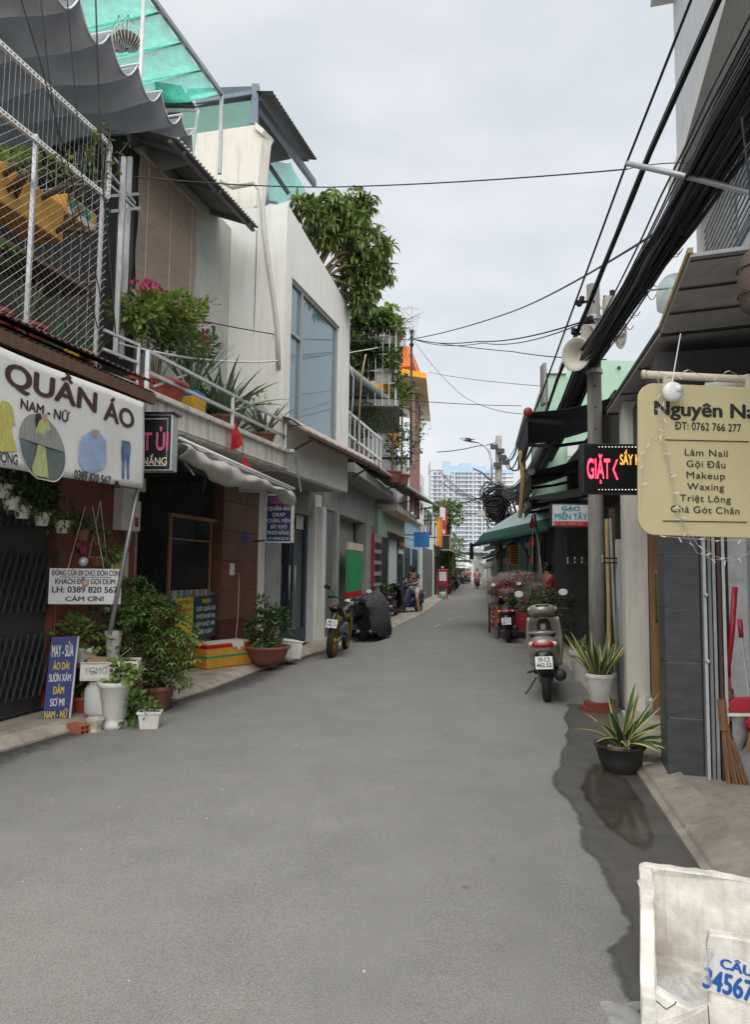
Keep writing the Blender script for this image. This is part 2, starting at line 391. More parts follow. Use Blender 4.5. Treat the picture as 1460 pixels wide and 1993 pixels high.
ad = N.new('ShaderNodeMath'); ad.operation = 'MULTIPLY_ADD'; ad.inputs[1].default_value = .12; Lk(n5.outputs[0], ad.inputs[0]); ad2 = N.new('ShaderNodeMath'); ad2.operation = 'SUBTRACT'; ad2.inputs[1].default_value = .02
Lk(sp.outputs['Distance'], ad.inputs[2]); Lk(ad.outputs[0], ad2.inputs[0]); Lk(ad2.outputs[0], r4.inputs[0])
mw = N.new('ShaderNodeMix'); mw.data_type = 'RGBA'; mw.blend_type = 'MULTIPLY'; mw.inputs[0].default_value = .8; Lk(mv.outputs[2], mw.inputs[6]); Lk(r4.outputs[0], mw.inputs[7])
Lk(mw.outputs[2], b.inputs['Base Color'])

# pavement strips between kerb and facades (each slab its own piece, joints left open)
def pavement(pts, plane_o, z, name='pavement', m='kerb_concrete', pl=None, ramp=.14, n=0):
    for a, b2 in zip(pts, pts[1:]):
        ia = pl.P(pl.s_of(a), plane_o, 0); ib = pl.P(pl.s_of(b2), plane_o, 0)
        ea = (ia - a).normalized(); d = (b2 - a).normalized() * .006
        a1, b1 = a + d, b2 - d; ia, ib = ia + d, ib - d; zz = V((0, 0, z))
        q = MB(); lo = V((0, 0, -.02))
        sl = V((0, 0, z * .3)); A = a1 + ea * ramp; B = b1 + ea * ramp
        q.add([a1 + lo, b1 + lo, b1 + sl, a1 + sl, A + zz, B + zz, ia + zz, ib + zz, ia + lo, ib + lo],
              [(0, 1, 2, 3), (3, 2, 5, 4), (4, 5, 7, 6), (6, 7, 9, 8), (0, 3, 4, 6, 8), (1, 9, 7, 5, 2)])
        struct(q.build(name, m))
def split(pts, step):
    out = [pts[0]]
    for a, b2 in zip(pts, pts[1:]):
        n = max(1, round((b2 - a).length / step)); out += [a.lerp(b2, (i + 1) / n) for i in range(n)]
    return out
pavement(split(kL[0:8], 1.15), -.25, .09, pl=L1)
pavement(split(kL[7:11], 2.2), -.1, .08, pl=L2)
pavement(split(kL[10:13], 6), -.1, .08, pl=L3)
pavement(split(kR[0:4], 1.1), -2.6, .11, pl=R1, ramp=.17, m='kerb_grimy')
ks = split([G(1570, 2030), kR[2], kR[3]], .8)
for a, b2 in zip(ks, ks[1:]):     # kerb stones along the right side
    d = (b2 - a).normalized(); a, b2 = a + d * .006, b2 - d * .006; n_ = V((d.y, -d.x, 0)); lo = V((0, 0, -.02)); h1 = V((0, 0, .075)); h2 = V((0, 0, .135))
    struct(MB().hexa([a + lo, b2 + lo, b2 + n_ * .24 + lo, a + n_ * .24 + lo, a + n_ * .05 + h1, b2 + n_ * .05 + h1, b2 + n_ * .24 + h2, a + n_ * .24 + h2]).build('kerb_stone', 'kerb_grimy', bevel=.012))
pavement(split(kR[5:10], 2.5), -.2, .08, pl=R2)

# wet strip and puddle along the right kerb
def wetmat(name, col, rough, spec=.5):
    m = mat(name, col, rough, .25, 6, .25, bscale=160, spec=spec); return m
wetmat('wet_asphalt', (.095, .091, .084), .45)
wetmat('puddle_water', (.06, .056, .049), .1)
for n_ in MATS['puddle_water'].node_tree.nodes:
    if n_.type == 'BUMP': n_.inputs['Strength'].default_value = .012
def c8(x, y): return (x / 3.1 + 1000, y / 3.1 + 1350)
left = [(300, 60), (330, 100), (290, 150), (315, 225), (285, 260), (300, 300), (268, 380), (272, 430), (238, 500), (218, 565), (262, 610), (330, 680), (345, 720), (372, 790), (388, 830), (384, 880), (410, 950),
        (470, 1010), (505, 1050), (515, 1100), (560, 1170), (590, 1230), (630, 1280), (645, 1330), (683, 1400), (672, 1445), (635, 1485), (560, 1545), (535, 1580), (570, 1640), (572, 1700), (620, 1790), (655, 1850), (690, 1880), (770, 1990), (850, 2150)]
lp = [G(*c8(*p)) for p in left]
def road_z(p):
    a, b2 = along(kL, p.y) - .25, along(kR, p.y) + .25; tt = (p.x - a) / (b2 - a); return .028 * (1 - (2 * tt - 1) ** 2)
def jag(pts, n, amp):
    out = []
    for a, b2 in zip(pts, pts[1:]):
        for i in range(n):
            p = a.lerp(b2, i / n); out.append(p + V((U(-amp, amp), U(-amp, amp), 0)))
    return out + [pts[-1]]
fade = []
lp.sort(key=lambda p: p.y); q = MB(); NW = 8; nl = 220; y0_, y1_ = lp[0].y, lp[-1].y; ph = 0
for i in range(nl + 1):
    yy = y0_ + (y1_ - y0_) * (i / nl) ** 1.6; ph = ph * .86 + U(-.007, .007); xl = along(lp, yy) + ph; xr = along(kR, yy) + .02
    for j in range(NW + 1):
        w = V((xl + (0, .06, .13, .22, .34, .48, .62, .8, 1)[j] * (xr - xl), yy, 0)); w.z = road_z(w) + .004; q.v.append(tuple(w)); fade.append((0, .55, .85, 1, 1, 1, 1, 1, 1)[j] * min(1, i / 6, (nl - i) / 6))
q.f = [(i * (NW + 1) + j, i * (NW + 1) + j + 1, (i + 1) * (NW + 1) + j + 1, (i + 1) * (NW + 1) + j) for i in range(nl) for j in range(NW)]
def soften(o, vals):
    """damp fades out through a per-vertex wetness value"""
    at = o.data.attributes.new('wetness', 'FLOAT', 'POINT'); at.data.foreach_set('value', vals); m = o.data.materials[0]; N = m.node_tree.nodes; Lk = m.node_tree.links.new
    an = N.new('ShaderNodeAttribute'); an.attribute_name = 'wetness'; tp = N.new('ShaderNodeBsdfTransparent'); mx = N.new('ShaderNodeMixShader'); nn = N.new('ShaderNodeTexNoise'); nn.inputs['Scale'].default_value = 14; nn.inputs['Detail'].default_value = 6
    tc = [n for n in N if n.type == 'TEX_COORD'][0]; Lk(tc.outputs['Object'], nn.inputs['Vector']); a = N.new('ShaderNodeMath'); a.operation = 'MULTIPLY_ADD'; a.inputs[1].default_value = .9; a.inputs[2].default_value = -.45; Lk(nn.outputs[0], a.inputs[0])
    b = N.new('ShaderNodeMath'); b.use_clamp = True; Lk(a.outputs[0], b.inputs[0]); k = N.new('ShaderNodeMath'); k.operation = 'MULTIPLY'; k.inputs[1].default_value = 1.35; Lk(an.outputs['Fac'], k.inputs[0]); Lk(k.outputs[0], b.inputs[1])
    z = N.new('ShaderNodeMath'); z.operation = 'MULTIPLY'; z.use_clamp = True; Lk(b.outputs[0], z.inputs[0]); k2 = N.new('ShaderNodeMath'); k2.operation = 'MULTIPLY'; k2.use_clamp = True; k2.inputs[1].default_value = 4; Lk(an.outputs['Fac'], k2.inputs[0]); Lk(k2.outputs[0], z.inputs[1])
    Lk(z.outputs[0], mx.inputs[0]); Lk(tp.outputs[0], mx.inputs[1]); Lk(N['Principled BSDF'].outputs[0], mx.inputs[2]); Lk(mx.outputs[0], N['Material Output'].inputs[0]); return o
struct(soften(q.build('wet_road_strip', 'wet_asphalt', smooth=True), fade))
pd = [(480, 420), (560, 440), (680, 520), (760, 620), (815, 740), (850, 860), (860, 950), (790, 970), (690, 930), (580, 850), (490, 750), (420, 650), (400, 570), (430, 480)]
pp = jag([G(*c8(*p)) for p in pd] + [G(*c8(*pd[0]))], 4, .008)[:-1]
pw = pp
zc = max(road_z(p) for p in pp) + .007
cpu = sum(pw, V()) / len(pw); n = len(pw); rings = [[V((cpu.x + (p.x - cpu.x) * k, cpu.y + (p.y - cpu.y) * k, zc)) for p in pw] for k in (1, .84, .6)]
q = MB().add(rings[0] + rings[1] + rings[2], [(r * n + i, r * n + (i + 1) % n, (r + 1) * n + (i + 1) % n, (r + 1) * n + i) for r in (0, 1) for i in range(n)] + [tuple(2 * n + i for i in range(n))])
struct(soften(q.build('puddle', 'puddle_water'), [0.0] * n + [.6] * n + [1.0] * n))
# damp, grimy gutter along the left kerb
q = MB(); fd = []; mat('damp_asphalt', (.085, .082, .076), .75, .3, 5, .25, bscale=160); ph = 0
for i in range(121):
    y = 3.2 + 10 * i / 120; xk = along(kL, y) - .02; ph = ph * .9 + U(-.03, .03); w = max(.1, .4 + ph + .15 * math.sin(i * .11))
    for j, (f, a) in enumerate(((0, .62), (.25, .5), (.55, .3), (1, 0))): p = V((xk + w * f, y, 0)); q.v.append((p.x, p.y, road_z(p) + .004)); fd.append(a * min(1, i / 8, (120 - i) / 8))
q.f = [(i * 4 + j, i * 4 + j + 1, i * 4 + j + 5, i * 4 + j + 4) for i in range(120) for j in range(3)]
struct(soften(q.build('damp_gutter', 'damp_asphalt', smooth=True), fd))
# ------------------------------------------------------------------ plants and pots
def rdir(zb=0.0):
    while True:
        d = V((U(-1, 1), U(-1, 1), U(-1, 1)))
        if .05 < d.length < 1: d.normalize(); d.z += zb; return d.normalized()
def bush(parent, c, rad, n, L, W, m='leaf', shape='leaf', up=.25, droop=.4, clumps=0, name='foliage', hollow=.45):
    """leaves spread through an uneven crown: leaves sit on twigs of several clumps"""
    q = MB(); c = V(c); cl = []
    clumps = clumps or max(5, n // 60)
    for i in range(clumps):
        d = rdir(.15); r = U(.35, .9); cl.append((c + V((d.x * rad[0] * r, d.y * rad[1] * r, d.z * rad[2] * r)), U(.25, .5)))
    for i in range(n):
        cc, cr = random.choice(cl); d = rdir(); r = U(hollow, 1) ** .6
        p = cc + V((d.x * rad[0], d.y * rad[1], d.z * rad[2])) * cr * r
        dd = (d * .7 + (p - c).normalized() * .6 + V((0, 0, up))).normalized(); u = (rdir() * .5 + V((0, 0, 1))).normalized()
        s = U(.7, 1.25); (q.leaf if shape == 'leaf' else q.diamond)(p, dd, u, L * s, W * s, droop)
    o = q.build(name, m, parent); return o
def stems(parent, base, c, rad, n, r=.008, m='stem', name='stem'):
    q = MB(); base = V(base); c = V(c)
    for i in range(n):
        d = rdir(.3); e = c + V((d.x * rad[0], d.y * rad[1], d.z * rad[2])) * U(.3, .8); mid = base.lerp(e, .5) + V((U(-.04, .04), U(-.04, .04), .03))
        q.tube([base + V((U(-.02, .02), U(-.02, .02), 0)), mid, e], [r, r * .8, r * .35], 5)
    return q.build(name, m, parent, smooth=True)
def compound(parent, base, c, rad, n, m, leafL=.05, name='foliage', stemn=10):
    """twigs with paired leaflets (like a heavenly bamboo)"""
    q = MB(); st = MB(); base = V(base); c = V(c)
    for i in range(n):
        d = rdir(.25); e = c + V((d.x * rad[0], d.y * rad[1], d.z * rad[2])) * U(.45, 1.0)
        od = ((e - c).normalized() + V((0, 0, U(-.1, .5)))).normalized(); tl = U(.12, .24); pts = []
        for k in range(6):
            t = k / 5; pts.append(e + od * tl * t - V((0, 0, .10 * tl * t * t * 6)))
        st.tube(pts, .002, 4, False)
        for k in range(1, 6):
            t2 = (pts[k] - pts[k - 1]).normalized(); sd = t2.cross(V((0, 0, 1))).normalized()
            for sg in (-1, 1):
                q.leaf(pts[k], t2 * .55 + sd * sg + V((0, 0, .15)), (0, 0, 1), leafL * U(.8, 1.2), leafL * .45, .5)
        q.leaf(pts[-1], od, (0, 0, 1), leafL * 1.1, leafL * .45, .5)
    q.build(name, m, parent); st.build('twig', 'stem', parent)
    stems(parent, base, c, rad, stemn, .007)
def pot_round(parent, c, r0, r1, h, m, lip=.012, name='pot', n=28, ribs=0, soil=True):
    c = V(c); w = .014 if r1 > .08 else .008
    prof = [(r0 * .96, 0), (r0, .006), (r0 + (r1 - r0) * .85, h * .84), (r1 + lip, h * .85), (r1 + lip, h), (r1 - w, h), (r1 - w - .004, h * .86)]
    wob = (lambda i, a: 1 + (.014 * math.sin(a * ribs) if 1 <= i <= 2 else 0)) if ribs else None
    o = MB().lathe(prof, c, n if not ribs else ribs * 4, wob=wob).build(name, m, parent, smooth=True, bevel=.002)
    if soil: MB().lathe([(r1 * .95, h * .86), (r1 * .9, h * .88), (r1 * .3, h * .92), (.001, h * .92)], c, 16).build('soil', 'soil', parent, smooth=True)
    return o
mat('snake_green', (.045, .085, .035), .45, .4, 14, .05, stretch=(1, 1, 3)); mat('snake_edge', (.42, .40, .13), .5, .2, 9, 0)
def variegated(base, d, L, W, parent, droop=.2, twist=0.0, nseg=8, tip=.55):
    """snake plant blade: green heart with pale yellow margins"""
    p, d = V(base), V(d).normalized(); hz = V((d.x, d.y, 0)); hz = hz.normalized() if hz.length > 1e-3 else V((1, 0, 0)); side = V((-hz.y, hz.x, 0))
    q = MB(); dd = d.copy(); pos = p.copy(); rows = []
    for i in range(nseg + 1):
        t = i / nseg; w = W * (.5 + .5 * min(1, t * 2.5)) * (1 if t < tip else max(.04, ((1 - t) / (1 - tip))) ** .6)
        sd = (side * math.cos(twist * t) + dd.cross(side) * math.sin(twist * t)).normalized(); nn = sd.cross(dd)
        rows.append([pos + sd * w * x - nn * w * f for x, f in ((.5, 0), (.34, .1), (0, .2), (-.34, .1), (-.5, 0))])
        pos = pos + dd * (L / nseg); dd = (dd + (hz * .4 - V((0, 0, 1))) * droop / nseg).normalized()
    for r in rows: q.v += [tuple(x) for x in r]
    for i in range(nseg):
        for j in range(4): a = i * 5 + j; q.f.append((a, a + 5, a + 6, a + 1))
    o = q.build('leaf', 'snake_green', parent, smooth=True); o.data.materials.append(MATS['snake_edge'])
    for k, f in enumerate(o.data.polygons): f.material_index = 1 if k % 4 in (0, 3) else 0
    return o
def blades(parent, c, n, L, W, m='aloe', lean=(.25, 1.1), droop=.5, spread=.05, fold=.3, nseg=6):
    for i in range(n):
        w = 2 * math.pi * (i * .618 % 1) + U(-.3, .3); t = U(*lean); d = V((math.cos(w) * t, math.sin(w) * t, 1))
        MB().strap(V(c) + V((math.cos(w), math.sin(w), 0)) * U(0, spread), d, L * U(.65, 1.1), W * U(.8, 1.15), droop * U(.6, 1.3), nseg, fold, U(-.3, .3), .55).build('leaf', m, parent, smooth=True)
# ================================================================== LEFT, house A (tailor)
def sL(px, o=0.0, py=1100): return L1.s_of(L1.at(px, py, o))
def zL(px, py, o=0.0): return L1.at(px, py, o).z
sA0, sA1 = -6.5, sL(262)
sB1 = sL(502)
SLAB = 3.3
ha = thing('tailor_house', 'narrow two storey house with red tiled pillar and dark folding gate under grey canvas', 'house', L1.P(0, -2, 0))
sp0, sp1 = sL(112), sL(262)
# red tile pillar: backing and separate tiles
MB().pbox(L1, sp0, sp1, -.45, -.012, .05, 3.2).build('wall', 'grout', ha)
nr = 8; tz = 3.1 / nr; nc = 2; tw = (sp1 - sp0) / nc
for i in range(nr):
    for j in range(nc):
        MB().pbox(L1, sp0 + j * tw + .004, sp0 + (j + 1) * tw - .004, -.02, 0, .09 + i * tz + .004, .09 + (i + 1) * tz - .004).build('tile', 'red_tile', ha, bevel=.003)
# inner return of the pillar
MB().pbox(L1, sp0 - .02, sp0 + .0, -.4, -.012, .05, 2.9).build('pillar_side', 'red_tile', ha)
# folding gate: slats and diagonal lattice
def folding_gate(parent, pl, s0, s1, o, z0, z1, step, m='gate_metal', lattice=True):
    n = int((s1 - s0) / step); first = None
    fr = MB().pbox(pl, s0, s1, o - .05, o + .05, z1, z1 + .1).pbox(pl, s0, s1, o - .04, o + .04, z0 - .03, z0)
    fr.build('gate_track', m, parent)
    for i in range(n + 1):
        s = s0 + (s1 - s0) * i / n; oo = o + (.025 if i % 2 else -.025)
        if first is None:
            first = MB().box((0, 0, (z0 + z1) / 2), (.05, .022, z1 - z0)); first = first.build('gate_slat', m, parent)
            first.matrix_world = frame_mat(pl.P(s, oo, 0), pl.u, pl.n); first.matrix_parent_inverse = Matrix.Translation(-parent.location)
            base = first
        else:
            share('gate_slat', base, parent, M4=frame_mat(pl.P(s, oo, 0), pl.u, pl.n))
    if lattice:
        q = MB()
        for (za, zb) in ((z0 + .15, z0 + .75), (z0 + .95, z0 + 1.55), (z0 + 1.75, z1 - .1)):
            for i in range(n - 1):
                a = s0 + (s1 - s0) * i / n; c = s0 + (s1 - s0) * (i + 2) / n
                q.bar(pl.P(a, o + .045, za), pl.P(c, o + .045, zb), .006, .02); q.bar(pl.P(c, o - .045, za), pl.P(a, o - .045, zb), .006, .02)
        stuff(q.build('gate_lattice', m, parent))
folding_gate(ha, L1, -5.2, sp0 - .01, -.035, .1, 2.75, .085)
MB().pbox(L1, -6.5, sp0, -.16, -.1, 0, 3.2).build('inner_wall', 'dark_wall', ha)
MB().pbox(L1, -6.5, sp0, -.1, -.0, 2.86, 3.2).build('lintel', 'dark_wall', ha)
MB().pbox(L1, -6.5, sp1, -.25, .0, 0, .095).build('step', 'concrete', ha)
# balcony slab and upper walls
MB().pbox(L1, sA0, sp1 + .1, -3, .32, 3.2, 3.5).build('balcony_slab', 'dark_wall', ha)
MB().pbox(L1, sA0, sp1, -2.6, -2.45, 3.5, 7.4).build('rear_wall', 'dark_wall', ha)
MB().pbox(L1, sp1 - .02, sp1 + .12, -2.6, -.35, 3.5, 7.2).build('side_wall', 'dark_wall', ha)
# corrugated lean-to roof over the pavement
def corrugated(name, m, parent, pl, s0, s1, o0, z0, o1, z1, pitch=.076, amp=.012, along_s=True, th=.004, sub=4):
    """sheet from (o0,z0) at the wall to (o1,z1) at its edge, waves across s"""
    n = int((s1 - s0) / pitch * sub)
    def fn(a, b):
        s = s0 + (s1 - s0) * a; w = math.sin(2 * math.pi * (s - s0) / pitch) * amp
        return pl.P(s, o0 + (o1 - o0) * b, z0 + (z1 - z0) * b + w)
    return MB().grid(n, 3, fn).build(name, m, parent, smooth=True, solid=th)
mat('rust_sheet', (.075, .045, .038), .75, .45, 4, .3, streak=.4, dirt=(.03, .022, .02))
mat('sheet_grey', (.20, .21, .215), .6, .2, 4, .15, metal=.3, streak=.4)
mat('sheet_dark', (.10, .105, .115), .6, .25, 4, .15, metal=.3, streak=.3)
lo = thing('lean_to_roof', 'rust brown corrugated lean-to roof above the white clothing banner', 'roof', L1.P(0, .5, 3.3))
sr0, sr1 = -3.4, sL(300, 1.08, 780) + .1
corrugated('roof_sheet', 'rust_sheet', lo, L1, sr0, sr1, .25, 3.62, 1.06, 3.30)
corrugated('under_sheet', 'rust_sheet', lo, L1, sr0, sr1, .25, 3.54, 1.02, 3.21)
MB().pbox(L1, sr0, sr1, .98, 1.03, 3.1, 3.2).build('edge_beam', 'dark_wood', lo)
MB().pbox(L1, sr0, sr1, .0, .3, 3.48, 3.56).build('wall_batten', 'dark_wood', lo)
for s in (-2.5, -1.2, .2, sr1 - .25): MB().bar(L1.P(s, 0, 3.45), L1.P(s, 1.0, 3.13), .04, .06).build('rafter', 'dark_wood', lo)
# leaning pole that carries the banner
ban_pole = tag(MB().tube([L1.at(213, 1235, .95), L1.at(262, 985, 1.0), L1.at(278, 900, 1.0), L1.P(sr1 - .25, 1.0, 3.12)], .022, 8).build('leaning_prop_pole', 'steel', smooth=True), 'thin grey metal prop pole leaning beside the lettered paper notice', 'pole')

# ---------------- banner
mat('banner', (.68, .68, .67), .5, .06, 3, .15, streak=.12, dirt=(.45, .44, .42))
mat('ink_brown', (.055, .022, .018), .6, .1, 3, 0)
mat('ink_black', (.02, .02, .022), .6, .1, 3, 0)
bn = thing('fabric_banner', 'white cloth banner reading QUẦN ÁO NAM - NỮ with printed garments', 'banner', L1.P(0, 1.06, 2.2))
bs0, bs1 = sL(-230, 1.06, 700), sL(281, 1.06, 800)
zt0, zb0, zt1, zb1 = 3.10, 2.17, 3.06, 2.235
def ban_o(s, z): return 1.06 + .02 * math.sin(3.1 * s + z * 2.2) + .008 * math.sin(9 * s - 5 * z) * (3.1 - z)
def ban(a, b):
    s = bs0 + (bs1 - bs0) * a; zt = zt0 + (zt1 - zt0) * a - .03 * math.sin(math.pi * a); zb = zb0 + (zb1 - zb0) * a
    z = zt + (zb - zt) * b; return L1.P(s, ban_o(s, z), z)
MB().grid(60, 14, ban).build('cloth', 'banner', bn, smooth=True, solid=.003)
def drape(o, base_o):
    """push flat print onto the wavy cloth"""
    for v in o.data.vertices:
        p = v.co; s, oo, z = L1.s_of(p), L1.o_of(p), p.z; d = ban_o(s, z) - 1.06
        v.co = p + L1.n * d
def bt(body, px, py, h, m, width_px=None, bold=.03, lift=.006, squeeze=1.0):
    p = L1.at(px, py, 1.06); dirx = L1.u
    w = None
    if width_px: w = (L1.at(px + width_px / 2, py, 1.06) - L1.at(px - width_px / 2, py, 1.06)).length
    o = text(body, p, dirx, (0, 0, 1), h / .69, m, bn, width=w, bold=bold, lift=lift, squeeze=squeeze); drape(o, 1.06); return o
bt('QUẦN', 105, 777, .165, 'ink_brown', 165, .035)
bt('ÁO', 228, 826, .165, 'ink_brown', 58, .035)
bt('NAM - NỮ', 91, 809, .075, 'ink_brown', 92, .03)
bt('0389 820 567', 181, 938, .075, 'ink_black', 68, .02)
bt('SỬA', -45, 728, .155, 'ink_brown', 70, .035)
bt('CHẤT LƯỢNG', -18, 896, .075, 'ink_black', 102, .02)
# printed garments: flat shapes on the cloth
def on_ban(pts, m, name, lift=.008):
    q = MB(); P3 = []
    for (x, y) in pts:
        p = L1.at(x, y, 1.06); d = ban_o(L1.s_of(p), p.z); P3.append(p + L1.n * (d - 1.06 + lift))
    return q.add(P3, [tuple(range(len(P3)))]).build(name, m, bn)
mat('print_grey', (.115, .145, .15), .6, .25, 8, 0); mat('print_stone', (.26, .26, .24), .6, .35, 10, 0, stretch=(8, 8, .7))
mat('print_lime', (.42, .47, .19), .6, .25, 12, 0, stretch=(6, 6, 1)); mat('print_blue', (.32, .42, .62), .6, .16, 10, 0)
mat('print_denim', (.09, .15, .26), .6, .6, 9, 0); mat('print_skin', (.48, .28, .2), .6, .1, 5, 0); mat('print_gold', (.45, .42, .12), .6, .3, 12, 0, stretch=(7, 7, 1))
mat('print_hair', (.03, .022, .02), .6, .2, 5, 0)
cx, cy = 83, 872
circ = [(cx + 49 * math.cos(w), cy + 66 * math.sin(w) + 21 * math.cos(w)) for w in [2 * math.pi * i / 36 for i in range(36)]]
circ = [(x, min(y, 925 + (x - 40) * .2)) for x, y in circ]
on_ban(circ, 'banner', 'print_border', .006)
c2 = [(cx + (x - cx) * .95, cy + (y - cy) * .96) for x, y in circ]
on_ban(c2, 'print_grey', 'print_water', .008)
up = [p for p in c2 if p[1] <= 872 + (p[0] - 83) * .38 + 2]
on_ban(sorted(up, key=lambda p: math.atan2(p[1] - 850, p[0] - 83)), 'print_stone', 'print_city', .010)
on_ban([(70, 838), (78, 818), (86, 816), (96, 822), (101, 838), (97, 852), (92, 846), (90, 868), (94, 900), (96, 930), (64, 925), (62, 908), (70, 888), (76, 860)], 'print_lime', 'print_dress', .013)
on_ban([(83, 806), (92, 806), (94, 817), (88, 820), (82, 816)], 'print_skin', 'print_face', .0135)
on_ban([(70, 806), (80, 804), (82, 818), (78, 830), (72, 838), (69, 822)], 'print_hair', 'print_hair_shape', .0125)
on_ban([(-6, 800), (4, 780), (16, 782), (25, 792), (30, 828), (24, 826), (22, 838), (31, 878), (2, 880), (-10, 876)], 'print_gold', 'print_skirt', .008)
on_ban([(158, 850), (176, 838), (188, 840), (203, 858), (205, 900), (200, 912), (178, 922), (162, 914), (154, 898)], 'print_blue', 'print_shirt', .008)
on_ban([(154, 860), (162, 850), (164, 900), (158, 910), (153, 896)], 'print_blue', 'print_sleeve', .009)
on_ban([(176, 836), (189, 838), (186, 848), (180, 852)], 'print_skin', 'print_neck', .010)
on_ban([(233, 857), (248, 860), (250, 872), (246, 905), (246, 933), (242, 934), (241, 905), (240, 880), (238, 908), (237, 932), (233, 932), (233, 900), (232, 875)], 'print_denim', 'print_jeans', .008)
on_ban([(222, 936), (226, 936), (229, 944), (224, 950), (220, 944)], 'ink_black', 'print_pin', .008)
for (x, y) in ((279, 794), (276, 957)): MB().tube([L1.at(x, y, 1.06), L1.at(x + 6, y - 6, 1.0)], .004, 5).build('tie_cord', 'cable_grey', bn)

# ---------------- chain-link fence box on the balcony
fo = .30
fe = thing('balcony_chain_link_fence', 'tall chain-link fence with slotted white angle rails enclosing the upstairs balcony', 'fence', L1.P(0, fo, 3.5))
fs0, fs1 = -1.9, sL(214, fo, 330)
fz0, fz1, fzm = 3.52, L1.at(214, 280, fo).z, L1.at(212, 385, fo).z
def slotted(a, b, w=.045):
    """perforated angle iron"""
    a, b = V(a), V(b); q = MB(); t = (b - a); Lg = t.length; t.normalize(); up = L1.n.cross(t).normalized()
    n = int(Lg / .045)
    for sgn in (-1, 1): q.bar(a + up * sgn * w * .36, b + up * sgn * w * .36, .004, w * .28, up)
    for i in range(n + 1):
        c = a + t * (Lg * i / n); q.bar(c - t * .009, c + t * .009, .004, w * .5, up)
    q.bar(a - up * w * .5 - L1.n * w * .4, b - up * w * .5 - L1.n * w * .4, w * .8, .004, up); return q
for a, b2 in (((fs0, fz1), (fs1, fz1)), ((fs0, fzm), (fs1, fzm)), ((fs1, fz1), (fs1, fzm))):
    slotted(L1.P(a[0], fo, a[1]), L1.P(b2[0], fo, b2[1])).build('slotted_rail', 'white_metal', fe)
posts = [sL(66, fo, 450), fs1 - .06]
for s in posts: MB().bar(L1.P(s, fo - .03, fz0 - .05), L1.P(s, fo - .03, fzm + .06), .035, .035).build('post', 'galv', fe)
MB().bar(L1.P(fs0, fo - .03, fz0), L1.P(fs1, fo - .03, fz0), .03, .03).build('bottom_rail', 'galv', fe)
# diamond mesh below the middle rail, upright wires above it
q = MB(); step = .085; zt, zb = fzm, fz0
def zig(qm, ph, o):
    s = fs0 - 3
n = int((fs1 - fs0) / step)
for i in range(-int((zt - zb) / step) - 1, n + 1):
    for sg in (1, -1):
        a = fs0 + i * step if sg > 0 else fs0 + (i + (zt - zb) / step) * step
        s_a, z_a = a, zb; s_b, z_b = a + sg * (zt - zb), zt
        lo_s, hi_s = fs0, fs1
        def clip(sa, za, sb, zb_):
            if sa > sb: sa, za, sb, zb_ = sb, zb_, sa, za
            if sb < lo_s or sa > hi_s: return None
            if sa < lo_s: za += (zb_ - za) * (lo_s - sa) / (sb - sa); sa = lo_s
            if sb > hi_s: zb_ = za + (zb_ - za) * (hi_s - sa) / (sb - sa); sb = hi_s
            return sa, za, sb, zb_
        c = clip(s_a, z_a, s_b, z_b)
        if c and c[2] - c[0] > .02: q.tube([L1.P(c[0], fo + .004 * sg, c[1]), L1.P((c[0] + c[2]) / 2, fo + .004 * sg + U(-.006, .006), (c[1] + c[3]) / 2 + U(-.01, .01)), L1.P(c[2], fo + .004 * sg, c[3])], 0.0019, 4, False)
stuff(q.build('chain_link_mesh', 'steel', fe))
q = MB()
for i in range(int((fs1 - fs0) / .06)):
    s = fs0 + i * .06; q.tube([L1.P(s, fo, fzm), L1.P(s + U(-.01, .01), fo, fz1)], .002, 4, False)
for i in range(1, 6): z = fzm + (fz1 - fzm) * i / 6; q.tube([L1.P(fs0, fo, z), L1.P(fs1, fo, z)], .002, 4, False)
stuff(q.build('wire_grid', 'steel', fe))
# return side of the cage towards the neighbour
sr = fs1 + .02; q = MB()
for i in range(9): q.tube([L1.P(sr, fo - .1 - i * .12, fz0), L1.P(sr, fo - .1 - i * .12, fz1)], .004, 4, False)
for z in (3.9, 4.5, 5.1, 5.6): q.tube([L1.P(sr, fo, z), L1.P(sr, fo - 1.1, z)], .008, 5, False)
q.build('side_bars', 'galv', fe)
# steel posts and rails at the party line
ps = thing('steel_post_frame', 'grey steel posts and stub rails standing beside the bamboo blind', 'frame', L1.P(sp1, 0, 3.3))
for (x, y0, y1, o) in ((228, 690, 300, .2), (240, 700, 300, .05)):
    a = L1.at(x - 3, y0, o); b2 = L1.at(x + 6, y1, o); b2 = V((a.x, a.y, b2.z)); MB().bar(a, b2, .04, .05).build('post', 'galv', ps)
for (x0, y0, x1, y1) in ((214, 382, 268, 378), (214, 412, 272, 405), (213, 338, 262, 396), (212, 360, 268, 410), (212, 300, 240, 330)):
    MB().bar(L1.at(x0, y0, .2), L1.at(x1, y1, .12), .03, .03).build('stub_rail', 'steel', ps)

